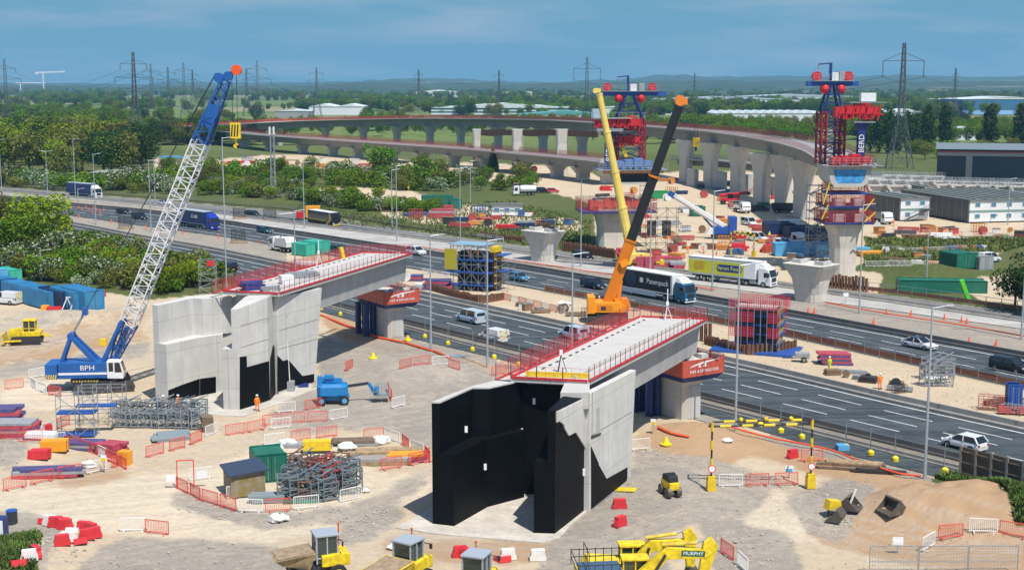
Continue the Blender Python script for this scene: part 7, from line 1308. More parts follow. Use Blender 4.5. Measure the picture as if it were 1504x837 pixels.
# ---------------------------------------------------------------- formwork towers
def formwork(px,py,rz,Lx,Ly,h,label,face,side,band,cage):
	g=G(px,py);T_=thing('formwork_tower',label,'formwork',(g.x,g.y,0),rz)
	MB().bb(-Lx/2,Lx/2,-Ly/2,Ly/2,.3,h).build('column_mould',side,T_)
	e=MB();k=13
	for i in range(k):y=-Ly/2+Ly*(i+.5)/k;MB().bb(Lx/2+.02,Lx/2+.22,y-.06,y+.06,.4,h).build('timber_beam',face,T_)
	for i in range(4):z=.5+(h-.9)*(i+.5)/4;MB().bb(Lx/2+.23,Lx/2+.42,-Ly/2-.3,Ly/2+.3,z,z+.22).build('waler',band,T_);MB().bb(-Lx/2,Lx/2,-Ly/2-.35,-Ly/2-.05,z,z+.22).build('waler',NAVY,T_)
	for i in range(16):x=-Lx/2+Lx*(i+.5)/16;MB().bb(x-.06,x+.06,-Ly/2-.2,-Ly/2,.4,h).build('timber_beam',side,T_)
	if cage:
		MB().bb(-Lx/2-2.8,Lx/2+2.4,-Ly/2-1.9,Ly/2+1.8,0,.28).build('base_frame',BLUE,T_)
		for z in(h*.38,h*.72,h+.05):
			for(a,b) in(((-Lx/2-.6,-Ly/2-.9),(Lx/2+.6,-Ly/2-.9)),((Lx/2+.9,-Ly/2-.6),(Lx/2+.9,Ly/2+.6)),((-Lx/2-.6,Ly/2+.9),(Lx/2+.6,Ly/2+.9))):
				n=max(1,round(math.hypot(b[0]-a[0],b[1]-a[1])/1.6));r_=math.atan2(b[1]-a[1],b[0]-a[0])
				if a[0]==b[0] and z<h:continue
				for i in range(n):
					if(i%3==2) and z<h:continue
					put(mesh_panel(1.5,1.25,mat('cage_red',(.62,.03,.06),.55),.25,.07),'guard_panel',T_,(a[0]+(b[0]-a[0])*i/n,a[1]+(b[1]-a[1])*i/n,z),r_)
		mb=MB()
		for i in range(9):x=-Lx/2-.6+(Lx+1.2)*i/8;mb.beam((x,-Ly/2-.9,.3),(x,-Ly/2-.9,h+1.2),.07)
		mb.build('stay',STEEL,T_,kind='stuff');MB().bb(-Lx/2,Lx/2-.4,-Ly/2+.3,Ly/2-.3,h,h+.25).build('fresh_concrete',CONC3,T_)
	else:
		scaffold(T_,-Lx/2-.6,Lx/2-.8,-Ly/2-1.6,-Ly/2-.5,0,h+1.0,5,1,5,r=.06);
		for z in(.9,h*.48,h*.8):MB().bb(-Lx/2-1.4,Lx/2+.2,-Ly/2-1.7,-Ly/2-.4,z,z+.18).build('walk_board',BLUE,T_)
		MB().bb(-Lx/2-1.6,-Lx/2+.6,-Ly/2-1.8,-Ly/2-1.65,h*.55,h+.6).build('yellow_screen',mat('screen_yellow',(.42,.36,.02),.6),T_);MB().bb(-Lx/2-.8,Lx/2-.9,-Ly/2-1.9,Ly/2,h+1.35,h+1.45).build('canopy',mat('canopy_blue',(.22,.36,.46),.5),T_)
		MB().bb(Lx/2-.7,Lx/2+.3,-Ly/2,Ly/2,h+.1,h+1.0).build('yellow_top',YEL,T_);MB().bb(Lx/2+.4,Lx/2+1.8,-Ly/2,Ly/2+.8,h*.5,h*.5+.15).bb(Lx/2+.4,Lx/2+1.8,-Ly/2,Ly/2+.8,h*.93,h*.93+.15).build('side_board',BLUE,T_,kind='stuff');scaffold(T_,Lx/2+.5,Lx/2+2.6,-Ly/2,Ly/2,0,h*.8,1,1,4,r=.05)
		for dx,lb in((-.6,'person in orange with white helmet on the brown formwork tower, left one'),(.8,'person in orange with white helmet on the brown formwork tower, right one')):q_=T_.location+Matrix.Rotation(rz,3,'Z')@Vector((dx,-Ly/2-1.0,h*.8+.2));person(q_,.3,True,lb)
	return T_
DARKF=mat('dark_form',(.035,.03,.03),.7,var=.4,vscale=1)
formwork(704,424,-.42,6.6,2.7,6.3,'brown timber and blue formwork tower wrapped in scaffold on the sandy strip',mat('form_timber',(.20,.11,.05),.8,var=.3,vscale=2),DARKF,YEL,False);formwork(1113,514,-.42,5.4,2.9,5.6,'dark formwork block with red cages on a blue base on the sandy strip',mat('form_timber2',(.40,.28,.11),.8,var=.3,vscale=2),mat('form_navy',(.015,.018,.045),.6,var=.3,vscale=1),BLUE,True)
# sheet piles: every pile of a wall is its own piece
PM=MB().loft([[(0,0,z),(.12,-.22,z),(.42,-.22,z),(.54,0,z),(.54,.04,z),(0,.04,z)] for z in(0,1)]).mesh('sheet_pile',RUST)
def piles(pts,h,label):
	P=resample([Vector(G(x,y)) for x,y in pts],.62);o=P[0];T_=thing('sheet_pile_wall',label,'sheet pile wall',o)
	for i,(a,b) in enumerate(zip(P[:-1],P[1:])):put(PM,'sheet_pile',T_,a-o,math.atan2(b.y-a.y,b.x-a.x),scale=(1,1,h*random.uniform(.88,1.08)))
piles([(826,368),(852,371),(905,380)],1.9,'rusty sheet pile wall left of the wide pier');piles([(1206,421),(1240,425),(1275,429)],2.4,'rusty sheet pile wall at the foot of the slender pier');piles([(1035,505),(1075,516),(1100,521),(1135,519),(1170,513)],1.3,'rusty sheet piles round the red caged formwork');piles([(1028,500),(1047,504)],2.9,'tall rusty sheet piles at the end of the right deck');piles([(628,425),(670,437),(705,446),(740,440)],1.3,'rusty sheet piles below the brown formwork tower');piles([(706,347),(735,352),(768,356)],1.2,'rusty sheet piles left of the pale pier stub')
# ---------------------------------------------------------------- site plant
YM=mat('machine_yellow',(.72,.53,.015),.45,var=.3,vscale=2.2);YMD=mat('machine_yellow_dull',(.62,.45,.05),.5,var=.3,vscale=1.5);GREYC=mat('cab_roof_grey',(.33,.37,.42),.5)
def cab_box(T_,x0,x1,y0,y1,z0,z1,frame,roof):
	MB().bb(x0+.05,x1-.05,y0+.05,y1-.05,z0,z1-.08).build('cab_glass',mat('tinted_glass',(.03,.05,.045),.1,spec=.8),T_);f=MB()
	for x in(x0,(x0+x1)/2,x1):
		for y in(y0,y1):f.beam((x,y,z0),(x,y,z1),.09)
	for y in(y0,y1):f.beam((x0,y,z0+.4),(x1,y,z0+.4),.07)
	f.build('cab_frame',frame,T_,kind='stuff');MB().bb(x0-.12,x1+.12,y0-.1,y1+.1,z1-.05,z1+.1).build('cab_roof',roof,T_,bevel=.03)
def excavator(px,D,rz,label,knee,end,tip):
	p=GD(px,700,D);o=Vector((p.x,D,0));T_=thing('excavator',label,'excavator',o,rz);track(T_,-1.15,4.2,.6,.9);track(T_,1.15,4.2,.6,.9)
	MB().box((0,0,.7),(2.4,1.9,.5)).tube((0,0,.8),(0,0,1.15),.8,14).build('carbody',DKST,T_);MB().side([(-2.4,1.15),(1.3,1.15),(1.3,1.9),(.2,2.1),(-2.2,2.3),(-2.5,1.9)],-1.3,1.3).build('upper_body',YM,T_,bevel=.08);cab_box(T_,.15,1.75,.35,1.3,1.2,2.95,YM,YM)
	a=Vector((.9,-.1,1.6));k=Vector((knee[0],-.1,knee[1]));e=Vector((end[0],-.1,end[1]));t_=Vector((tip[0],-.1,tip[1]))
	bm=MB();bm.side([(a.x-.25,a.z-.2),(a.x+.4,a.z-.3),(k.x+.1,k.z-.55),(e.x-.2,e.z-.35),(e.x+.1,e.z),(e.x-.3,e.z+.2),(k.x,k.z+.25),(a.x-.2,a.z+.4)],-.35,.15);bm.build('boom',YM,T_,bevel=.03)
	MB().side([(e.x-.45,e.z+.75),(e.x+.1,e.z+1.0),(e.x+.5,e.z+.4),(t_.x+.3,t_.z),(t_.x-.25,t_.z)],-.32,.12).build('stick',YM,T_,bevel=.03)
	MB().tube((k.x-.3,-.1,k.z+.38),(e.x-.9,-.1,e.z+.62),.13,8).build('stick_cylinder',YMD,T_);MB().tube((e.x-.9,-.1,e.z+.62),(e.x-.2,-.1,e.z+.85),.06,8).build('cylinder_rod',STEEL,T_)
	MB().tube((a.x+.5,-.5,1.3),(k.x-.1,-.45,k.z-.2),.1,8).tube((a.x+.5,.3,1.3),(k.x-.1,.25,k.z-.2),.1,8).build('boom_cylinder',DKST,T_,kind='stuff')
	mx_=(k.x*.4+e.x*.6);mz_=(k.z*.4+e.z*.6)-.08;s_=math.atan2(e.z-k.z,e.x-k.x);MB().box((0,0,0),(1.55,.02,.38)).build('name_plate',mat('sign_green',(.01,.10,.06),.5),T_,(mx_,-.365,mz_)).rotation_euler=(0,-s_,0);text('MURPHY',.34,TAG,T_,(mx_,-.38,mz_),(math.pi/2,-s_,0),sx=1.0)
	bk=MB().side([(t_.x-.1,t_.z+.1),(t_.x+.5,t_.z-.1),(t_.x+.7,t_.z-.8),(t_.x+.1,t_.z-1.3),(t_.x-.6,t_.z-1.1),(t_.x-.3,t_.z-.6)],-.6,.4).build('bucket',mat('worn_bucket',(.13,.11,.09),.6,.4,var=.3,vscale=4),T_)
	MB().beam((-2.3,-1.25,2.2),(-2.3,-1.25,3.1),.05).beam((-2.3,1.2,2.2),(-2.3,1.2,3.1),.05).beam((-2.3,-1.25,3.1),(-2.3,1.2,3.1),.05).build('hand_rail',DKST,T_,kind='stuff')
excavator(915,85.8,.05,'yellow excavator in front, its arm folded down at the right',(2.9,3.75),(5.8,3.6),(5.2,1.5));excavator(912,88.4,.10,'yellow excavator behind the front one with its arm raised higher',(2.0,3.3),(4.7,3.3),(4.8,1.6))
p=GD(874,700,85.6);T_=thing('plant_platform','dark blue topped plant with black handrails left of the excavators','plant',(p.x,85.6,0),.12);MB().bb(-1.1,1.9,-1.2,1.4,.5,2.45).build('body',YMD,T_);MB().bb(-.95,1.8,-1.1,1.3,2.452,2.6).build('top_cover',mat('slate_blue',(.05,.10,.17),.5),T_);mb=MB()
for x in np.linspace(-1.3,2.0,7):mb.beam((x,-1.35,1.2),(x,-1.35,3.3),.05).beam((x,1.5,2.4),(x,1.5,3.5),.05)
for z in(2.8,3.3):mb.beam((-1.3,-1.35,z),(2.0,-1.35,z),.05).beam((-1.3,1.5,z+.1),(2.0,1.5,z+.1),.05).beam((-1.3,-1.35,z),(-1.3,1.5,z+.1),.05)
mb.build('hand_rail',DKST,T_,kind='stuff')
def dumper(px,D,rz,label,skipm):
	p=GD(px,700,D);T_=thing('dumper',label,'dumper',(p.x,D,0),rz)
	for x in(-1.3,1.3):
		for s_ in(-1,1):wheel(T_,x,s_*1.0,.62,.5,YMD)
	MB().bb(-1.9,1.8,-.6,.6,.6,1.15).build('chassis',DKST,T_);MB().side([(.2,1.1),(2.2,1.1),(2.2,1.9),(1.7,2.0),(.2,1.9)],-.95,.95).build('bonnet',YM,T_,bevel=.06);cab_box(T_,-.1,1.35,-.72,.72,1.3,3.25,GREYC,GREYC)
	MB().loft([[(-2.5,-.9,1.5),(-.6,-.9,1.0),(-.6,.9,1.0),(-2.5,.9,1.5)],[(-3.1,-1.25,2.0),(-.25,-1.25,2.25),(-.25,1.25,2.25),(-3.1,1.25,2.0)]]).build('skip',skipm,T_,bevel=.04);MB().add([(-2.9,-1.1,2.06),(-.4,-1.1,2.27),(-.4,1.1,2.27),(-2.9,1.1,2.06)],[(0,1,2,3)]).build('skip_inside',mat('dry_soil_load',(.30,.22,.14),.9,var=.3,vscale=3),T_)
	for s_ in(-1,1):MB().beam((1.35,s_*.8,3.0),(1.6,s_*1.15,2.9),.05).box((1.6,s_*1.2,2.75),(.08,.22,.35)).build('mirror',DKST,T_,kind='stuff')
	MB().tube((1.7,.5,1.9),(1.7,.5,3.6),.05,6).ball((1.7,.5,3.65),.1,6,4).build('beacon',mat('beacon',(.6,.1,.02),.4),T_)
dumper(462,90.6,.35,'dumper with a dusty brown skip and grey roofed cab at the bottom edge',mat('dusty_skip',(.30,.22,.12),.7,var=.35,vscale=2));dumper(590,88.8,1.0,'dumper with a yellow skip and grey roofed cab at the bottom edge',YMD);dumper(694,86.0,1.2,'green and yellow dumper cut by the bottom edge of the photo',YM)
g=gp(984,727);T_=thing('trench_roller','small yellow and black roller standing alone on the gravel','roller',g,-1.25)
for x in(-.65,.65):
	for s_ in(-1,1):MB().tube((x,s_*.2,.42),(x,s_*.62,.42),.42,14).build('drum',mat('worn_bucket',(.13,.11,.09),.6),T_)
MB().bb(-.9,.9,-.45,.45,.6,1.25).build('body',YM,T_,bevel=.06);MB().side([(-.75,1.25),(.75,1.25),(.6,1.75),(-.1,1.9),(-.7,1.7)],-.42,.42).build('hood',BOOMK,T_,bevel=.05);MB().bb(-.95,-.85,-.5,.5,.35,.75).build('scraper',DKST,T_)
g=gp(40,504);T_=thing('bulldozer','yellow bulldozer on the sand at the left','bulldozer',g,.18+math.pi);track(T_,-1.0,4.0,.6,1.05,DKST);track(T_,1.0,4.0,.6,1.05,DKST);MB().side([(-.6,.9),(2.2,.9),(2.2,1.9),(1.9,2.0),(-.6,2.1)],-.6,.6).build('engine_cover',YM,T_,bevel=.05);MB().bb(-1.9,.4,-1.2,1.2,1.1,1.7).build('body',YM,T_,bevel=.05);cab_box(T_,-1.2,.3,-.75,.75,1.7,3.1,YM,YM);MB().side([(2.6,.2),(2.9,.2),(2.75,.9),(2.95,1.5),(2.8,1.5)],-1.7,1.7).build('blade',YMD,T_);MB().beam((.5,-1.4,.6),(2.7,-1.5,.6),.2).beam((.5,1.4,.6),(2.7,1.5,.6),.2).build('push_arm',YM,T_,kind='stuff');MB().beam((-1.9,0,1.2),(-2.9,0,.9),.3).build('ripper',YM,T_)
car('van',W_P,'white van with yellow chevron doors parked beside the blue containers',tuple(gp(9,446)),math.pi-.35,solid_side=True,rear=CHEV,name='van',cat='van',group='parked site vehicles');car('van',W_P,'white van parked between the viaduct piers at the right',tuple(G(1100,331)),-1.2,name='van',cat='van',group='parked site vehicles');car('van',W_P,'white van beside the yellow and black far height gauge',tuple(G(1112,354)),-.8,name='van',cat='van',group='parked site vehicles');car('suv',TEAL,'blue grey car parked in the shade of the tall piers',tuple(G(1117,310)),.1,group='parked site vehicles');car('suv',BLK,'black car parked behind the white tanker',tuple(G(797,283)),.1,group='parked site vehicles');car('hatch',RED,'red car parked right of the white tanker',tuple(G(812,283)),.1,group='parked site vehicles');car('van',W_P,'white pickup behind the green cabin at the right',tuple(G(1452,385)),.5,name='van',cat='van',group='parked site vehicles')
# height gauges
def gauge(xa,ya,xb,yb,h,label,s=1.):
	a,b=gp(xa,ya),gp(xb,yb);d=b-a;T_=thing('height_gauge',label,'height gauge',a,math.atan2(d.y,d.x));L_=math.hypot(d.x,d.y);r=.1*s
	for x in(0,L_):
		MB().bb(x-.35,x+.35,-.35,.35,0,.95).bb(x-.3,x+.3,-.3,.3,.96,1.25).build('foot_block',YEL,T_);n=6
		for i in range(n):z0,z1=1.2+(h-1.2)*i/n,1.2+(h-1.2)*(i+1)/n;MB().tube((x,0,z0),(x,0,z1),r*(1.25 if i%2 else .8),8).build('post_section',YEL if i%2 else BOOMK,T_)
		sg=MB().tube((x,-.2,1.9),(x,-.16,1.9),.32,16).build('round_sign',TAG,T_);MB().tube((x,-.205,1.9),(x,-.2,1.9),.34,16).build('sign_rim',BRED,sg);MB().tube((x,-.22,1.9),(x,-.206,1.9),.25,16).build('sign_face',TAG,sg)
	for hh,off in((h,0),(h-.7,1.2)):
		n=9
		for i in range(n):x0,x1=L_*i/n,L_*(i+1)/n;MB().tube((x0,off,hh),(x1,off,hh),r*(1.3 if i%2 else .75),8).build('bar_section',YEL if i%2 else BOOMK,T_)
	for i in range(1,4):MB().ball((L_*i/4+.3,0,h+.15),.2,8,5).build('bell',YEL,T_)
	MB().beam((0,0,h),(0,1.2,h-.7),.1).beam((L_,0,h),(L_,1.2,h-.7),.1).build('tie',BOOMK,T_,kind='stuff')
gauge(1044,721,1190,717,5.9,'yellow and black height gauge portal over the haul road');gauge(1073,374,1107,377,4.6,'small yellow and black height gauge behind the lime yellow lorry',1.3)
# timber noise wall at the right edge
a,b=G(1410,708),G(1600,760);d=(b-a);L_=d.length;T_=thing('noise_wall','brown timber noise wall with grey posts at the right edge','wall',a,math.atan2(d.y,d.x));n=8;s_=L_/n;hh=3.3;PST=MB().box((0,0,hh/2),(.22,.26,hh)).mesh('post',CONC_B);BRD=MB().box((s_/2,0,.14),(s_-.2,.1,.27)).mesh('board',mat('noise_timber',(.095,.075,.055),.85,var=.3,vscale=1.3));RL=MB().box((s_/2,-.09,0),(s_-.2,.08,.1)).mesh('rail',WOODDK)
for i in range(n+1):put(PST,'post',T_,(s_*i,0,0))
for i in range(n):
	for k in range(11):put(BRD,'board',T_,(s_*i,random.uniform(-.015,.015),.05+k*.285))
	for z in(.9,1.85,2.8):put(RL,'rail',T_,(s_*i,0,z))
# ---------------------------------------------------------------- containers, sheds, cabins
def container(p,rz,m_,label,L_=6.,W_=2.44,H_=2.6,grp=None,doors=True,n=18):
	T_=thing('container',label,'container',p,rz,grp);mb=MB().bb(-W_/2,W_/2,0,L_,.12,H_-.1)
	mb.build('shell',m_,T_);c_=MB()
	for i in range(n):y=L_*(i+.5)/n;c_.bb(-W_/2-.05,-W_/2,y-.08,y+.08,.2,H_-.2).bb(W_/2,W_/2+.05,y-.08,y+.08,.2,H_-.2).bb(-W_/2+.1,W_/2-.1,y-.08,y+.08,H_-.1,H_-.05)
	c_.build('corrugation',m_,T_,kind='stuff');f=MB()
	for x in(-W_/2,W_/2):
		for y in(0,L_):f.bb(x-.08,x+.08,y-.08,y+.08,0,H_)
	for z in(.08,H_):f.bb(-W_/2,W_/2,-.07,.07,z-.07,z+.07).bb(-W_/2,W_/2,L_-.07,L_+.07,z-.07,z+.07)
	f.build('frame',m_,T_,kind='stuff')
	if doors:
		dr=MB().bb(-W_/2+.12,-.02,-.10,-.02,.2,H_-.15).build('door',m_,T_);dr2=MB().bb(.02,W_/2-.12,-.10,-.02,.2,H_-.15).build('door',m_,T_);MB().tube((-.3,-.14,.25),(-.3,-.14,H_-.2),.035,6).tube((.3,-.14,.25),(.3,-.14,H_-.2),.035,6).build('lock_bar',STEEL,dr,kind='stuff')
	return T_
CB=mat('container_blue',(.035,.21,.40),.5,var=.18,vscale=.6);CB2=mat('container_dark_blue',(.012,.03,.10),.5,var=.2,vscale=.6);CLB=mat('container_light_blue',(.10,.36,.60),.5,var=.12,vscale=.6);CTG=mat('container_turquoise',(.04,.42,.30),.5,var=.15,vscale=.6);CG=mat('container_green',(.012,.14,.09),.5,var=.15,vscale=.6)
for i,(x,y) in enumerate([(14,436),(34,441),(52,446),(70,451),(88,456),(106,459),(124,462),(140,464)]):container(gp(x,y),.75,CB if i not in(0,5) else CB2,('dark blue container at the left end of the row behind the van','blue container second from the left behind the van','blue container third from the left in the row','blue container in the middle of the row by the yellow skips','blue container right of the middle one, behind the red barriers','dark blue container with white labels in the row','blue container behind the white steel trestle','blue container at the right end of the row')[i],8.,2.9,2.9)
container(gp(0,432),.75,CLB,'bright blue container at the very left edge of the photo',6,2.9,4.0);container(gp(24,424),.75,CTG,'small turquoise container behind the van',5,2.0,3.2)
for x,y,rz,m_,L_,W_,H_,lb in[(475,373,.9,CTG,4,3.4,2.6,'turquoise welfare unit on the sandy strip'),(456,376,.9,CTG,4,2.4,2.5,'second turquoise unit left of the welfare unit'),(632,305,.1,CG,4,4.5,3.2,'dark green container behind the purple stacks'),(656,306,.1,CG,4,3.4,3.4,'dark green container in the middle of the three'),(670,307,.1,CG,4,3.2,2.6,'dark green container, right one of the three'),(1026,318,.1,CG,3,3.4,2.6,'green container behind the white crane boom'),(970,292,.1,mat('container_bright_green',(.02,.25,.08),.5),3,5,2.2,'bright green skip container left of the white boom head'),(1148,350,.05,CB2,6,6,3.2,'dark blue container stacked near the white lorries'),(1186,358,.05,CB2,6,8,3.4,'dark blue container left of the scaffold stair tower'),(1219,358,.05,CB2,6,6,3.2,'dark blue container right of the scaffold stair tower'),(1183,376,.05,CLB,3,12,2.5,'long light blue container beyond the far carriageway'),(1222,378,.05,CLB,3,6,2.5,'light blue container behind the slender pier'),(1165,344,.05,WHITE,4,5,3.0,'white container above the dark blue ones'),(399,708,.35,CG,3.0,2.6,2.5,'green container shed behind the timber hut'),(1490,602,-.1,BLUE,1.2,1.3,2.7,'tall dark blue box at the right edge of the sandy strip'),(600,305,.1,CB2,3,9,1.6,'long dark blue skip left of the purple stacks'),(1420,398,.35,CG,5,4.6,2.8,'dark green cabin with a grey roof at the right'),(1448,398,.35,GREYP,4,3,2.6,'grey cabin right of the dark green one'),(1385,430,-.1,CG,3,14,2.0,'long dark green hoarding box beyond the far carriageway')]:container(gp(x,y),rz,m_,lb,L_,W_,H_,doors=W_<5)
g=gp(741,318);office('small white site cabin with a green and yellow notice left of the pale stub',722,318,8.0,3,3.0,.0,3)
g=gp(357,724);T_=thing('timber_hut','timber hut with a sloping navy roof in the scaffold store','hut',g,.45);MB().add([(-1.3,-1.2,0),(1.6,-1.2,0),(1.6,1.3,0),(-1.3,1.3,0),(-1.3,-1.2,1.9),(1.6,-1.2,2.1),(1.6,1.3,2.3),(-1.3,1.3,2.1)],[(3,2,1,0),(4,5,6,7),(0,1,5,4),(1,2,6,5),(2,3,7,6),(3,0,4,7)]).build('wall',mat('ply_hut',(.28,.22,.15),.8,var=.25,vscale=2),T_)
MB().add([(-1.55,-1.5,1.93),(1.85,-1.5,2.15),(1.85,1.6,2.42),(-1.55,1.6,2.2),(-1.55,-1.5,2.03),(1.85,-1.5,2.25),(1.85,1.6,2.52),(-1.55,1.6,2.3)],[(3,2,1,0),(4,5,6,7),(0,1,5,4),(1,2,6,5),(2,3,7,6),(3,0,4,7)]).build('roof',mat('felt_navy',(.03,.05,.09),.7),T_);MB().box((.2,-1.23,.9),(2.5,.04,1.6)).build('yellow_board',mat('dull_yellow_board',(.45,.32,.04),.7,var=.5,vscale=1.5,col2=(.30,.26,.2)),T_)
MB().loft([[(-1.4,-1.4,2.5),(1.4,-1.4,2.5),(1.4,1.5,2.5),(-1.4,1.5,2.5)],[(-1.2,-1.2,2.75),(1.2,-1.2,2.75),(1.2,1.3,2.75),(-1.2,1.3,2.75)]])
# ---------------------------------------------------------------- stacks of material: each layer a piece
def stack(px,py,w_,d_,n,th,mats,label,rz=0.,name='material_stack',gap=.02,over=.15):
	T_=thing(name,label,'stack',gp(px,py),rz)
	for i in range(n):
		k=3 if w_<3 else 5;m_=mats[i%len(mats)]
		for j in range(2):sx=w_*random.uniform(1-over,1);MB().box((random.uniform(-.1,.1)*w_,-d_/4+j*d_/2,th*(i+.5)),(sx,d_/2-.05,th-gap)).build('panel',m_,T_)
	return T_
for x,y,w_,d_,n,th,ms,rz,lb in[(4,622,4.0,2.5,5,.35,[PURP,PINKR],.1,'stack of red and blue formwork panels at the left edge'),(22,640,4.6,2.4,6,.25,[PURP,PINKR,GREYP],.05,'lower stack of pink and purple panels near the left edge'),(70,636,.9,.9,1,.9,[mat('machine_red',(.55,.02,.03),.45)],.2,'small dark red crate inside the left barriers'),(60,656,3.0,1.6,2,.4,[PURP,WHITE],-.1,'low pile under white sheet left of the blue scaffold'),(115,662,4.6,1.8,3,.25,[PURP,GREYP],-.1,'grey topped stack of beams in front of the blue scaffold'),(78,672,2.4,1.3,1,1.0,[mat('crate_orange',(.80,.33,.02),.5)],.15,'orange steel box in the small store'),(60,682,1.9,1.1,1,.8,[PLASTIC_R],.1,'bright red box with white marks beside the orange one'),(165,668,2.4,1.8,4,.3,[PINKR],-.35,'red steel frames stacked at the right of the small store'),(184,682,1.2,.9,1,1.3,[mat('crate_orange',(.80,.33,.02),.5)],-.3,'orange tank at the corner of the small store'),(72,700,6.0,1.3,3,.28,[PINKR,GREYP,PURP],.12,'long pile of red and grey beams at the front of the small store'),(253,642,3.6,3.2,2,.16,[mat('slate_plate',(.22,.27,.29),.5)],.35,'flat grey steel plate stack right of the scaffold parts'),(305,632,1.2,1.4,3,.5,[WOODDK],.3,'brown crate at the right end of the scaffold parts'),(548,668,4.5,1.8,2,.25,[WOODDK,TIMBER],.15,'pile of timber in the middle of the timber store'),(562,680,5.5,1.6,2,.3,[TIMBER,CONC_B],.12,'long timber pile at the front of the timber store'),(598,676,3.4,1.5,3,.25,[PURP,PINKR,mat('crate_orange',(.80,.33,.02),.5)],.1,'orange topped red pile beside the slanting barriers'),(520,652,4.5,1.6,2,.25,[GREYP,WOODDK],.1,'grey beams behind the timber pile'),(440,656,3.8,1.2,2,.2,[GREYP],.1,'grey tubes left of the yellow generator'),(604,664,3.4,1.2,2,.22,[WOODDK,TIMBER],.1,'dark timber at the right of the store'),(395,735,3.0,1.3,3,.2,[mat('slate_plate',(.22,.27,.29),.5)],.1,'grey planks in front of the green container shed'),(442,737,3.2,.7,1,.18,[GREENP],.08,'green tarpaulin strip at the foot of the scaffold parts'),(1226,534,4.0,2.2,6,.24,[PURP,PINKR],-.1,'red and purple panel stack on the pale slab of the sandy strip'),(1255,548,3.8,.9,2,.18,[STEEL],-.3,'grey steel beams lying right of the panel stack'),(643,425,4.5,2.2,5,.35,[PURP,PINKR],-.1,'red and purple panel stack left of the brown formwork tower'),(610,412,3.6,1.8,3,.35,[PURP,PINKR],-.1,'pile of purple frames behind the left deck end'),(450,392,5,2.0,2,.5,[PINKR,WHITE],-.4,'red load under a white sheet on the sandy strip'),(918,720,2.0,1.1,1,.06,[YEL],-.1,'flat yellow board on the gravel beside the black abutment'),(1250,688,5.5,1.2,4,.17,[WOODDK,TIMBER],-.25,'pile of old timber sleepers beside the red tape'),(1290,694,4.5,.8,2,.15,[DKST],-.3,'dark pipes right of the timber sleepers'),(440,568,2.0,1.5,1,.35,[NAVY],.1,'dark blue pallet against the black wall patch'),(666,528,2.6,1.4,1,.12,[mat('slate_plate',(.22,.27,.29),.5)],-.1,'grey plate lying on the soil behind the slope'),(1236,660,1.2,1,1,.5,[CLB],.1,'small light blue box at the timber sleepers')]:stack(x,y,w_,d_,n,th,ms,lb,rz)
RDM=mat('machine_red',(.55,.02,.03),.45)
for i,(x,y,w_,n,c_,lb) in enumerate([(612,310,8,4,PINKR,'long heap of magenta frames in the middle works yard'),(650,318,7,4,PINKR,'tall heap of magenta frames in the middle works yard'),(570,308,9,2,RDM,'low red panels at the left of the works yard'),(675,325,8,2,CB2,'dark blue beams in the works yard'),(745,336,6,2,RDM,'red beams below the white site cabin'),(770,333,5,3,CB2,'dark blue pile right of the white site cabin'),(705,330,5,2,TIMBER,'pale pile in the works yard'),(800,334,4,2,RUST,'rusty pile behind the pale stub'),(950,396,5,5,PINKR,'magenta steel cages right of the black boom foot'),(975,392,6,4,PINKR,'magenta frames beside the far carriageway'),(920,384,4,5,PINKR,'magenta frames between the booms'),(995,396,3.4,3,PINKR,'magenta crate left of the lime yellow lorry'),(1085,368,4,3,RDM,'red hopper base behind the lime yellow lorry'),(1086,360,2.6,6,RDM,'red hopper under the small height gauge'),(1040,365,10,2,RUST,'rusty plates of the trench cover'),(1010,312,5,3,WHITE,'white bags near the white boom'),(940,320,6,2,RDM,'red frames right of the wide pier'),(980,330,7,2,GREYP,'grey beams right of the wide pier'),(1000,285,6,2,CB2,'blue beams below the tall piers'),(1055,272,8,3,CB2,'blue gantry beams left of the fourth tall pier'),(1100,268,6,2,RDM,'red frames behind the tall piers'),(1145,292,6,2,RDM,'red frames between the tall piers'),(890,280,5,3,RDM,'red frames left of the wide pier deck'),(1275,376,5,2,mat('crate_orange',(.80,.33,.02),.5),'orange drums on the bare ground right of the slender pier'),(1262,374,4,3,CLB,'blue machine parts right of the slender pier'),(1350,352,8,2,RUST,'rusty steel right of the bare ground'),(1395,352,8,1,WHITE,'white bags in a row at the bare ground'),(1180,340,5,3,WHITE,'white crates near the containers'),(1128,370,3,3,RDM,'red and white crates beside the far height gauge'),(1215,318,5,3,RUST,'brown crates left of the stacked red platforms'),(300,238,10,2,WHITE,'white sheds materials below the viaduct left end'),(350,240,14,2,RDM,'red panels below the lower viaduct'),(420,236,14,1,TIMBER,'pale timber below the lower viaduct'),(560,240,8,3,RDM,'red machine below the lower viaduct'),(255,232,12,2,CLB,'blue white panels near the viaduct left end'),(690,252,6,3,RDM,'brick red pile behind the conifer')]):
	stack(x,y,w_,2.5,n,.5,[c_,c_,GREYP] if i%2 else[c_],lb,random.uniform(-.2,.2),over=.45)
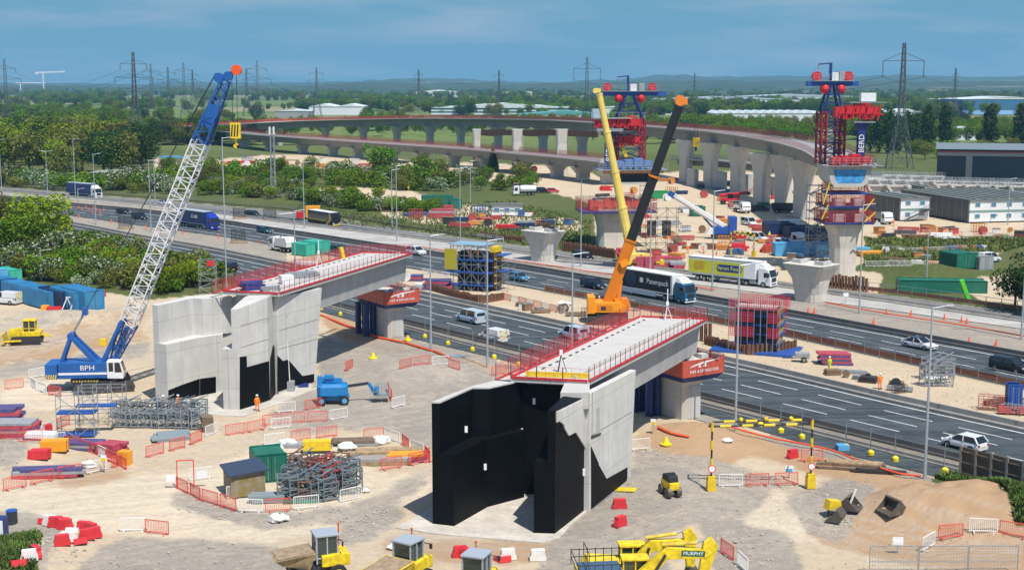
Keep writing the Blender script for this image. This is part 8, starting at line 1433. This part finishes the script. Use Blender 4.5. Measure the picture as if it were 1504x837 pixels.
# decks carry loose gear
def on_deck(k,fu,fv,dz=0.):T_,A_,B_,C_,D_,u,v,o_=DK[k];return o_+A_.lerp(D_,fu).lerp(B_.lerp(C_,fu),fv)+Vector((0,0,k+dz))
for k,fu,fv,w_,d_,n,th,m_,lb in[(11.4,.33,.5,4,1.2,3,.25,STEEL,'grey steel frames lying on the left deck'),(11.4,.06,.35,2.6,1.6,3,.3,NAVY,'dark tank and frames at the near end of the left deck'),(11.4,.12,.12,2.5,1.0,2,.4,PINKR,'red frames at the near left corner of the left deck'),(11.4,.2,.55,1.6,1.4,2,.5,WHITE,'white crates on the left deck'),(11.4,.04,.75,2.2,.8,2,.3,STEEL,'grey boards at the near end of the left deck')]:T_=stack(0,0,w_,d_,n,th,[m_],lb,.5);T_.location=on_deck(k,fu,fv)
for k,fu,fv,lb in((10.1,.10,.45,'small tripod with prism on the near end of the right deck'),(10.1,.97,.45,'tripod frame at the far end of the right deck'),(11.4,.62,.06,'white survey mast on the left deck')):
	T_=thing('survey_tripod',lb,'tripod',on_deck(k,fu,fv));mb=MB()
	for a_ in range(3):mb.beam((math.cos(a_*2.09)*.5,math.sin(a_*2.09)*.5,0),(0,0,1.5),.06)
	mb.build('legs',DKST if fu<.5 else WHITE,T_,kind='stuff');MB().box((0,0,1.7),(.25,.25,.4)).build('instrument',TAG,T_);MB().tube((0,0,1.5),(0,0,3.2 if fu>.5 else 1.6),.06,6).build('staff',WHITE,T_)
g=on_deck(11.4,.83,.02);T_=thing('marker_tube','yellow plastic tube standing at the left rail of the left deck','tube',g);MB().tube((0,0,0),(-.3,0,1.5),.3,10).build('tube',YEL,T_)
# scaffold parts: every stillage its own thing
def stillage(px,py,rz,s,m_,label,grp,tilt=0.):
	key=('still',m_.name);T_=thing('scaffold_stillage',label,'stillage',gp(px,py),rz,grp);T_.scale=s if isinstance(s,tuple) else(s,s,s)
	if key not in MAT:
		fr=MB()
		for x in(-.6,.6):
			for y in(-.45,.45):fr.beam((x,y,0),(x,y,1.5),.07)
		for z in(.15,.8,1.45):
			for y in(-.45,.45):fr.beam((-.6,y,z),(.6,y,z),.06)
			for x in(-.6,.6):fr.beam((x,-.45,z),(x,.45,z),.06)
		tb=MB();rs_=random.Random(5)
		for i in range(16):a=Vector((rs_.uniform(-.7,-.3),rs_.uniform(-.4,.4),rs_.uniform(.15,1.6)));tb.beam(a,a+Vector((rs_.uniform(.5,1.2),rs_.uniform(-.3,.3),rs_.uniform(-.5,.6))),.045 if i%3 else .16,.045)
		MAT[key]=(fr.mesh('frame',m_),tb.mesh('loose_tubes',m_))
	put(MAT[key][0],'frame',T_,(0,0,0));o_=put(MAT[key][1],'loose_tubes',T_,(0,0,0));o_['kind']='stuff'
GST=mat('grey_steel_parts',(.20,.25,.27),.55,.3,var=.25,vscale=2);rs=random.Random(4)
for i in range(26):x=176+(i%13)*9.6+rs.uniform(-2,2);stillage(x,612+(i//13)*14+(x-176)*.02,rs.uniform(-.5,.5),rs.uniform(.9,1.35),STEEL if i%3 else GST,ORD[i%13]+' grey scaffold stillage from the left, '+('back','front')[i//13]+' row before the grey abutment','stillages before the grey abutment')
for i in range(30):x=424+(i%8)*12.5+rs.uniform(-3,3);stillage(x,700+(i//8)*11,rs.uniform(-.6,.6),rs.uniform(1.0,1.5),(mat('red_tubes',(.45,.06,.07),.6) if i in(4,12,21) else mat('rust_tubes',(.20,.11,.07),.8) if i%5==1 else GST),ORD[i%8]+' steel stillage from the left, '+ORD[i//8]+' row of the round scaffold store','stillages in the scaffold store')
for i in range(6):stillage(1362+(i%3)*14,566-(i//3)*10,rs.uniform(-.4,.4),(1.2,1.2,1.7),STEEL,ORD[i]+' grey steel frame of the cluster on the sandy strip at the right','steel frames on the sandy strip')
g=gp(118,640);T_=thing('scaffold_tower','scaffold tower with blue boards left of the grey stillages','scaffold',g,.05);scaffold(T_,-2.0,1.6,-.8,.8,0,4.2,2,1,3,r=.06);MB().bb(-2.0,1.6,-.8,.8,2.3,2.45).bb(-.6,3.2,.9,2.0,2.6,2.75).bb(-1.9,1.5,-.7,.7,.1,.3).build('blue_board',BLUE,T_,kind='stuff')
g=gp(152,622);T_=thing('scaffold_tower','second bare scaffold tower behind the blue boarded one','scaffold',g,.05);scaffold(T_,-2.2,2.2,-.8,.8,0,3.9,3,1,3,r=.055)
g=gp(310,434);g.z=10.8*0;T_=thing('stair_tower','grey scaffold stair tower with a red sheet beside the near end of the left deck','stair tower',(g.x-1,g.y+2,0),.1);scaffold(T_,-1.2,1.4,-1,1,0,GH(310,434,384),1,1,5,m_=STEEL,r=.07);MB().bb(.2,1.3,-1.1,-1.0,GH(310,434,392),GH(310,434,384)).build('red_sheet',RDM,T_)
g=gp(432,676);
T_=thing('generator','bright yellow generator box on the tube pile','generator',gp(466,664),.08);MB().bb(-1.3,1.3,-.5,.5,.25,1.2).build('body',YEL,T_,bevel=.04);MB().bb(-1.25,1.25,-.45,.45,0,.24).build('skid',DKST,T_);MB().box((1.31,0,.7),(.03,.8,.6)).build('grille',DKST,T_)
# bags, barrels, buckets, signs, poles
BAG=mat('white_bag',(.75,.74,.72),.8,bump=.6,bscale=6);
for i,(x,y,s_) in enumerate([(410,765,.8),(423,655,.9),(404,662,.8),(392,664,.7),(510,660,.9),(560,650,.9),(1358,556,.6),(1370,558,.7),(1384,557,.6),(826,447,.7),(834,448,.6),(536,722,.4),(1068,656,.5),(582,806,.6),(130,686,.7),(54,646,.7),(1264,556,.4)]):
	o_=MB().ball((0,0,s_*.35),s_,9,6,sq=(1,.8,.45),jit=.5).build('bulk_bag',BAG,None,gp(x,y));tag(o_,('crumpled white bag on the haul road below the round store','white bulk bag left of the yellow generator','white bag behind the green container shed','white bag at the left end of the round store','white crumpled bag right of the yellow generator','white bag with red in it behind the timber','white bag left of the steel frames on the strip','middle white bag before the steel frames on the strip','white bag beside the steel frames on the strip','white bag on the strip left of the orange crane','second white bag on the strip left of the orange crane','small white bag at the lone corner of the round store','white bag thrown on the soil left of the height gauge','white bag behind the middle dumper','white bag at the pen by the small store','white bag on the low pile at the left','tiny white bag right of the panel stack')[i],'bag')
T_=thing('barrel','blue topped dark barrel at the bottom left','barrel',gp(18,768));MB().tube((0,0,0),(0,0,1.0),.42,14).build('drum',mat('dark_drum',(.03,.04,.05),.5),T_);MB().tube((0,0,1.0),(0,0,1.08),.44,14).build('lid',BLUE,T_)
T_=thing('waste_bin','navy and white bin cut by the left edge','bin',gp(0,788));MB().bb(-1,.5,-.5,.5,0,1.5).build('body',NAVY,T_);MB().bb(.2,.45,-.52,-.5,.3,1.4).build('label_plate',TAG,T_)
BUK=mat('worn_bucket',(.13,.11,.09),.6)
def bucket(px,py,rz,s,label,m_=BUK):T_=thing('digger_bucket',label,'bucket',gp(px,py),rz);T_.scale=(s,s,s);MB().side([(-.6,.0),(.5,.0),(.75,.5),(.3,1.0),(.15,.95),(.5,.5),(.35,.12),(-.6,.1)],-.7,.7).build('shell',m_,T_);MB().side([(-.6,0),(.5,0),(.75,.5),(.3,1.0),(0,.6)],-.72,-.66).side([(-.6,0),(.5,0),(.75,.5),(.3,1.0),(0,.6)],.66,.72).build('side_plate',m_,T_,kind='stuff')
bucket(1305,773,.4,1.2,'brown digger bucket lying alone before the soil heap');bucket(1252,764,2.6,1.1,'brown digger bucket with a white pole leaning on it');bucket(1226,771,-.5,1.0,'digger bucket under the yellow attachment')
T_=thing('yellow_attachment','yellow digger attachment beside the two buckets','attachment',gp(1222,766),.3);MB().side([(-.6,.6),(.6,.7),(.5,1.2),(-.4,1.3)],-.4,.4).build('plate',YEL,T_);MB().beam((-.4,0,0),(-.3,0,.8),.12).beam((.5,0,0),(.4,0,.8),.12).build('claw',BUK,T_,kind='stuff')
tag(MB().tube((0,0,.5),(.45,0,1.75),.09,8).build('plastic_pole',PLASTIC_W,None,gp(1247,765)),'white pole leaning on a bucket before the soil heap','pole')
for x,y,h,w_,m_,lb in[(959,644,1.1,.5,YEL,'white and yellow notice board near the foot of the right pier'),(153,694,1.3,.5,YEL,'green framed yellow notice at the small store gate'),(1242,446,1.4,.8,TAG,'white notice board at the foot of the slender pier'),(1159,702,.8,.7,CLB,'light blue notice on the barriers between the gauge legs'),(467,734,.6,.7,TAG,'white notice lying at the round store'),(435,728,.6,.5,YEL,'yellow and white pump at the round store'),(1318,812,.9,.8,TAG,'white notice on the steel mesh fence at the bottom right')]:
	T_=thing('notice_board',lb,'sign',gp(x,y));MB().box((0,0,h),(w_,.05,.6)).build('board',TAG,T_);MB().box((0,-.035,h-.1),(w_*.8,.02,.3)).build('symbol',m_,T_);MB().beam((0,.05,0),(0,.05,h),.06).build('post',STEEL,T_)
for x,y,lb in[(548,533,'yellow bell shaped marker on the gravel behind the slope'),(978,656,'yellow cone marker on the soil by the haul road'),(599,500,'yellow marker beside the left pier')]:T_=thing('yellow_marker',lb,'marker',gp(x,y));MB().tube((0,0,0),(0,0,.12),.55,12).tube((0,0,.12),(0,0,.7),.35,12,r2=.15).build('body',mat('bright_yellow',(.80,.62,.01),.5),T_)
# steel mesh fence panels at the bottom right, skip trailer, mast by the wing, orange plant, sign frames
for i,(x,y,rz) in enumerate([(1312,842,.02),(1385,842,.0),(1458,842,-.03)]):
	T_=thing('mesh_fence_panel',('left','middle','right')[i]+' steel mesh fence panel at the bottom right','fence panel',gp(x,y),rz,'mesh panels');MB().beam((-1.7,0,0),(-1.7,0,2),.06).beam((1.7,0,0),(1.7,0,2),.06).beam((-1.7,0,2),(1.7,0,2),.06).beam((-1.7,0,.9),(1.7,0,.9),.05).build('frame',STEEL,T_);put(mesh_panel(3.4,2.0,STEEL,.2,.018),'mesh',T_,(-1.7,0,0))
T_=thing('compressor_trailer','grey two wheeled trailer beside the red caged formwork','trailer',gp(1178,531),-.15);MB().bb(-.9,.9,-.55,.55,.5,1.2).build('body',GREYP,T_,bevel=.08);MB().beam((-.9,0,.45),(-2.4,0,.4),.1).build('drawbar',DKST,T_);wheel(T_,.2,-.65,.35,.2);wheel(T_,.2,.65,.35,.2)
T_=thing('lighting_tower','white pole rising from a grey box at the black patch of the grey abutment','lighting tower',gp(426,575));MB().bb(-.5,.5,-.4,.4,0,1.2).build('box',GREYP,T_);MB().tube((0,0,1.2),(-.3,0,8.5),.06,6).build('mast',PLASTIC_W,T_);MB().box((-.3,0,8.5),(.3,.2,.3)).build('head',DKST,T_)
T_=thing('orange_plant','orange machine with a white boom beside the coach','plant',gp(460,322),.1);MB().bb(-1.8,1.8,-1,1,.5,3.4).build('body',mat('crate_orange',(.80,.33,.02),.5),T_);MB().bb(-4.2,-2.2,-1,1,.4,1.9).build('red_base',RDM,T_);MB().beam((-3,0,1.8),(-8.5,0,1.4),.25).build('boom',WHITE,T_)
for x,y,s_,m_,lb in[(184,336,1.,DKST,'empty mesh sign frame before the black hatchback'),(352,322,1.1,DKST,'dark mesh sign board between the carriageways, left one'),(396,324,.9,DKST,'dark mesh sign board between the carriageways, right one'),(350,357,1.,DKST,'dark sign frame on the pallets before the blue lorry')]:
	T_=thing('sign_frame',lb,'sign frame',gp(x,y),.1);put(mesh_panel(3.0,2.4,m_,.18,.06),'mesh',T_,(-1.5*s_,0,.5));MB().beam((-1.5,0,0),(-1.5,0,2.9),.1).beam((1.5,0,0),(1.5,0,2.9),.1).build('posts',m_,T_,kind='stuff');MB().bb(-1.9,1.9,-.6,.6,0,.35).build('base_weights',TIMBER,T_)
# far left loading gear by the containers
T_=thing('steel_trestle','white steel trestle with red ends before the blue containers','trestle',gp(122,462),.1);mb=MB()
for x in(-2.2,-1.0,1.6,2.6):mb.beam((x-.8,-.5,0),(x,0,2.0),.12).beam((x+.6,.5,0),(x,0,2.0),.12)
mb.beam((-2.4,0,2.0),(3.0,0,2.1),.12).beam((-1.0,0,2),(1.6,0,.4),.1);mb.build('frame',WHITE,T_);MB().box((2.2,0,2.5),(2.4,.6,.9)).build('red_end',PINKR,T_)
for x,y,w_,h,m_,lb in[(76,455,1.1,1.3,YEL,'yellow skip before the blue containers'),(67,461,1.2,.8,mat('crate_orange',(.80,.33,.02),.5),'orange crate left of the yellow skip'),(80,463,2.2,.5,RDM,'red flat crate before the yellow skip'),(152,507,.9,.8,YEL,'small yellow box behind the crane house')]:T_=thing('site_crate',lb,'crate',gp(x,y),.1);MB().box((0,0,h/2),(w_,.9,h),taper=.92).build('body',m_,T_,bevel=.03);MB().box((0,0,h+.03),(w_*.9,.8,.06)).build('lid',m_,T_)
# rubble: loose stones over the works, one mass
rs=np.random.RandomState(8);mb=MB();STN=mat('loose_stone',(.40,.35,.28),.9,var=.3,vscale=3)
def stones(n,poly,s0,s1):
	k=0
	while k<n:
		x=rs.uniform(min(p[0] for p in poly),max(p[0] for p in poly));y=rs.uniform(min(p[1] for p in poly),max(p[1] for p in poly))
		if inpoly(np.array([x]),np.array([y]),poly)[0]:
			g=gp(x,y);s=rs.uniform(s0,s1);q_=rs.uniform(.6,1.3,6);mb.add([(g.x+s*q_[0],g.y,g.z),(g.x,g.y+s*q_[1],g.z),(g.x-s*q_[2],g.y,g.z),(g.x,g.y-s*q_[3],g.z),(g.x+s*.1,g.y,g.z+s*.8*q_[4])],[(0,1,4),(1,2,4),(2,3,4),(3,0,4)]);k+=1
for poly in GRAVEL:stones(170,poly,.04,.14)
stones(260,[(-10,560),(620,560),(632,830),(-10,830)],.03,.10);stones(350,[(830,700),(1504,700),(1504,837),(830,837)],.03,.12);stones(60,[(10,790),(140,790),(120,830),(40,835)],.08,.3);stones(250,[(840,440),(1504,580),(1504,625),(850,470)],.04,.15)
mb.build('rubble',STN,kind='stuff')['label']='loose stones and rubble scattered over the works'
# grass tufts on the near verges
def tufts(n,poly,h0,h1,name,label,m_):
	mb=MB();k=0
	while k<n:
		x=rs.uniform(min(p[0] for p in poly),max(p[0] for p in poly));y=rs.uniform(min(p[1] for p in poly),max(p[1] for p in poly))
		if inpoly(np.array([x]),np.array([y]),poly)[0]:
			g=gp(x,y,-.03);h=rs.uniform(h0,h1)
			for j in range(5):a=rs.uniform(0,6.28);w_=h*.22;l=h*rs.uniform(.2,.7);c_,s_=math.cos(a),math.sin(a);mb.add([(g.x-s_*w_,g.y+c_*w_,g.z),(g.x+s_*w_,g.y-c_*w_,g.z),(g.x+c_*l,g.y+s_*l,g.z+h)],[(0,1,2)])
			k+=1
	o_=mb.build(name,m_,kind='stuff');o_['label']=label
GRM=mat('grass_blades',(.085,.14,.02),.8,var=.4,vscale=.6)
tufts(2600,[(1372,704),(1412,700),(1504,735),(1600,765),(1580,800),(1492,790),(1468,752),(1425,722)],.25,.7,'grass','green grass and weeds at the foot of the noise wall',GRM);tufts(900,[(-20,795),(40,790),(64,806),(50,850),(-20,850)],.2,.5,'grass','green weeds on the mound at the bottom left',GRM)
tufts(5000,[(430,320),(700,352),(868,372),(868,325),(752,295),(640,300),(560,318),(440,300)],.3,.75,'grass','rough grass beyond the far carriageway',mat('rough_grass',(.13,.17,.03),.8,var=.4,vscale=.3));tufts(3500,[(1270,392),(1420,384),(1504,362),(1504,352),(1270,352)],.4,1.1,'grass','rough grass on the mound at the right',mat('rough_grass',(.13,.17,.03),.8))
# ---------------------------------------------------------------- precast yard and loose goods beyond the road
SEG=MB().add([(-2.2,0,0),(2.2,0,0),(4.0,0,2.6),(-4.0,0,2.6),(-2.2,2.6,0),(2.2,2.6,0),(4.0,2.6,2.6),(-4.0,2.6,2.6),(-1.5,.9,.5),(1.5,.9,.5),(2.7,.9,2.1),(-2.7,.9,2.1),(-1.6,0,.45),(1.6,0,.45),(2.9,0,2.15),(-2.9,0,2.15)],[(0,1,13,12),(1,2,14,13),(2,3,15,14),(3,0,12,15),(12,13,9,8),(13,14,10,9),(14,15,11,10),(15,12,8,11),(8,9,10,11),(3,2,6,7),(0,3,7,4),(2,1,5,6)]).mesh('shell',CONC3)
SGR=MB()
for x in np.linspace(-3.9,3.9,7):
	for y in(.05,2.55):SGR.beam((x,y,2.6),(x,y,3.8),.08)
for y in(.05,2.55):
	for z in(3.2,3.8):SGR.beam((-3.9,y,z),(3.9,y,z),.07)
SGR=SGR.mesh('guard_rail',STEEL)
for r_,(y,x0,x1,n) in enumerate(((268,1290,1372,5),(275,1284,1490,11),(284,1290,1350,3),(283,1392,1500,6))):
	for i in range(n):
		x=x0+(x1-x0)*i/(n-1);g=G(x,y+i*.6);T_=thing('precast_segment',ORD[i]+' concrete deck segment with railings from the left, '+ORD[r_]+' row of the precast yard','deck segment',g,.1,'deck segments in the precast yard');put(SEG,'shell',T_,(0,0,0));put(SGR,'guard_rail',T_,(0,0,0))
MC={n_:mat('goods_'+n_,c_,.6,var=.2,vscale=1) for n_,c_ in(('red',(.42,.07,.065)),('blue',(.06,.14,.30)),('white',(.72,.72,.70)),('orange',(.62,.25,.06)),('green',(.03,.22,.10)),('brown',(.22,.14,.08)),('grey',(.28,.29,.30)),('dark',(.04,.04,.045)),('yellow',(.60,.48,.10)))}
def goods(kind,c,p,rz,s,label):
	T_=thing({'crate':'site_crate','tubes':'tube_bundle','panels':'panel_pile','drum':'cable_drum','frame':'rebar_cage'}[kind],label,kind,p,rz,'loose goods');k=('goods',kind,c)
	if k not in MAT:
		if kind=='crate':m1,m2=MB().box((0,0,.6),(1.8,1.3,1.2)),MB().bb(-.95,.95,-.7,.7,1.21,1.3)
		elif kind=='tubes':
			m1,m2=MB(),MB().bb(-1.2,-1.0,-.5,.5,0,.12).bb(1.0,1.2,-.5,.5,0,.12)
			for j in range(4):
				for i in range(5-j):m1 .tube((-2,-.4+i*.2+j*.1,.22+j*.17),(2,-.4+i*.2+j*.1,.22+j*.17),.09,6)
		elif kind=='panels':
			m1,m2=MB(),MB().bb(-1.3,1.3,-.7,.7,0,.1)
			for i in range(4):m1 .box((.06*(i%2),.05*((i*3)%2),.2+i*.2),(2.6-.1*i,1.5,.15))
		elif kind=='drum':m1,m2=MB().tube((0,-.5,.75),(0,-.4,.75),.75,14).tube((0,.4,.75),(0,.5,.75),.75,14),MB().tube((0,-.4,.75),(0,.4,.75),.45,12)
		else:
			m1,m2=MB(),MB().bb(-1.4,1.4,-.6,.6,0,.08)
			for x in np.linspace(-1.4,1.4,6):
				for y in(-.55,.55):m1 .beam((x,y,0),(x,y,1.6),.07)
				m1 .beam((x,-.55,1.6),(x,.55,1.6),.07)
			for y in(-.55,.55):
				for z in(.5,1.05,1.6):m1 .beam((-1.4,y,z),(1.4,y,z),.07)
		MAT[k]=(m1 .mesh({'crate':'body','tubes':'tubes','panels':'panels','drum':'flanges','frame':'bars'}[kind],MC[c]),m2 .mesh('base',MC['brown' if c!='brown' else 'grey']))
	T_.scale=(s,s,s);o_=put(MAT[k][0],MAT[k][0].name.split('.')[0],T_,(0,0,0));put(MAT[k][1],'base',T_,(0,0,0))
	if kind in('tubes','panels','frame'):o_['kind']='stuff'
NMS={'crate':'crate','tubes':'tube bundle','panels':'panel pile','drum':'cable drum','frame':'cage'};rs=np.random.RandomState(21);seen=set()
for n,poly,cols,zn,s_ in((30,[(560,306),(700,304),(850,330),(845,340),(740,342),(600,326)],['red','red','blue','white','brown','orange','dark'],'in the middle yard',1.2),(26,[(880,268),(1000,262),(1200,300),(1190,318),(1000,306),(880,290)],['red','white','grey','orange','blue','dark','green'],'under the curved viaduct',1.25),(52,[(935,318),(1060,322),(1210,336),(1215,396),(1130,398),(1000,392),(940,372)],['red','white','grey','orange','blue','brown','yellow','red'],'in the far works yard',1.05),(22,[(1290,300),(1500,296),(1500,304),(1290,312)],['white','grey','red','dark'],'behind the offices',1.2),(20,[(1285,334),(1500,338),(1500,350),(1290,350)],['red','white','orange','dark'],'before the offices',1.),(20,[(1275,370),(1460,366),(1460,382),(1300,392)],['orange','brown','white','grey','blue'],'on the bare ground',.9),(30,[(270,238),(560,236),(800,250),(860,258),(600,252),(300,250)],['white','red','orange','blue','brown','yellow'],'along the lower viaduct',1.5),(12,[(420,392),(600,412),(640,424),(640,432),(430,402)],['red','white','blue','grey'],'by the left deck',.9),(8,[(745,444),(870,466),(870,474),(745,452)],['white','brown','orange'],'on the strip',.8),(9,[(1200,545),(1340,572),(1340,580),(1200,552)],['brown','grey','dark'],'on the right strip',.7),(7,[(1430,585),(1504,600),(1504,612),(1440,598)],['brown','grey','red'],'at the right strip end',.8)):
	k=0
	while k<n:
		x=rs.uniform(min(p[0] for p in poly),max(p[0] for p in poly));y=rs.uniform(min(p[1] for p in poly),max(p[1] for p in poly))
		if not inpoly(np.array([x]),np.array([y]),poly)[0]:continue
		kd=list(NMS)[rs.randint(5)];c=cols[rs.randint(len(cols))];lb=c+' '+NMS[kd]+' '+zn+place(x,y,min(p[1] for p in poly),max(p[1] for p in poly),0,0,1)[1];k+=1
		if lb in seen:lb='small '+lb
		if lb in seen:continue
		seen.add(lb);goods(kd,c,gp(x,y),rs.uniform(-.7,.7),s_*rs.uniform(.75,1.25),lb)
for x,y,c in[(905,330,0),(985,345,1),(1052,380,0),(1142,330,1),(1175,388,0),(1330,300,1),(660,330,0),(1218,545,1),(880,452,0)]:person(gp(x,y),x*.1,c==0,'person in '+('orange','yellow')[c]+' working '+min(LMK,key=lambda l:abs(l[0]-x))[1]+(' on the sandy strip' if y>440 else ' beyond the road'))
# ---------------------------------------------------------------- haze
hz=MB().bb(-9000,9000,-60,10500,-1.6,230).build('haze',None,kind='stuff');hm=bpy.data.materials.new('haze');hm.use_nodes=True;hn=hm.node_tree;hn.nodes.clear();ho=hn.nodes.new('ShaderNodeOutputMaterial');pv=hn.nodes.new('ShaderNodeVolumePrincipled');pv.inputs['Color'].default_value=(.30,.66,.95,1);pv.inputs['Density'].default_value=.000085;pv.inputs['Anisotropy'].default_value=0.0
hn.links.new(pv.outputs[0],ho.inputs['Volume']);hz.data.materials.clear();hz.data.materials.append(hm)
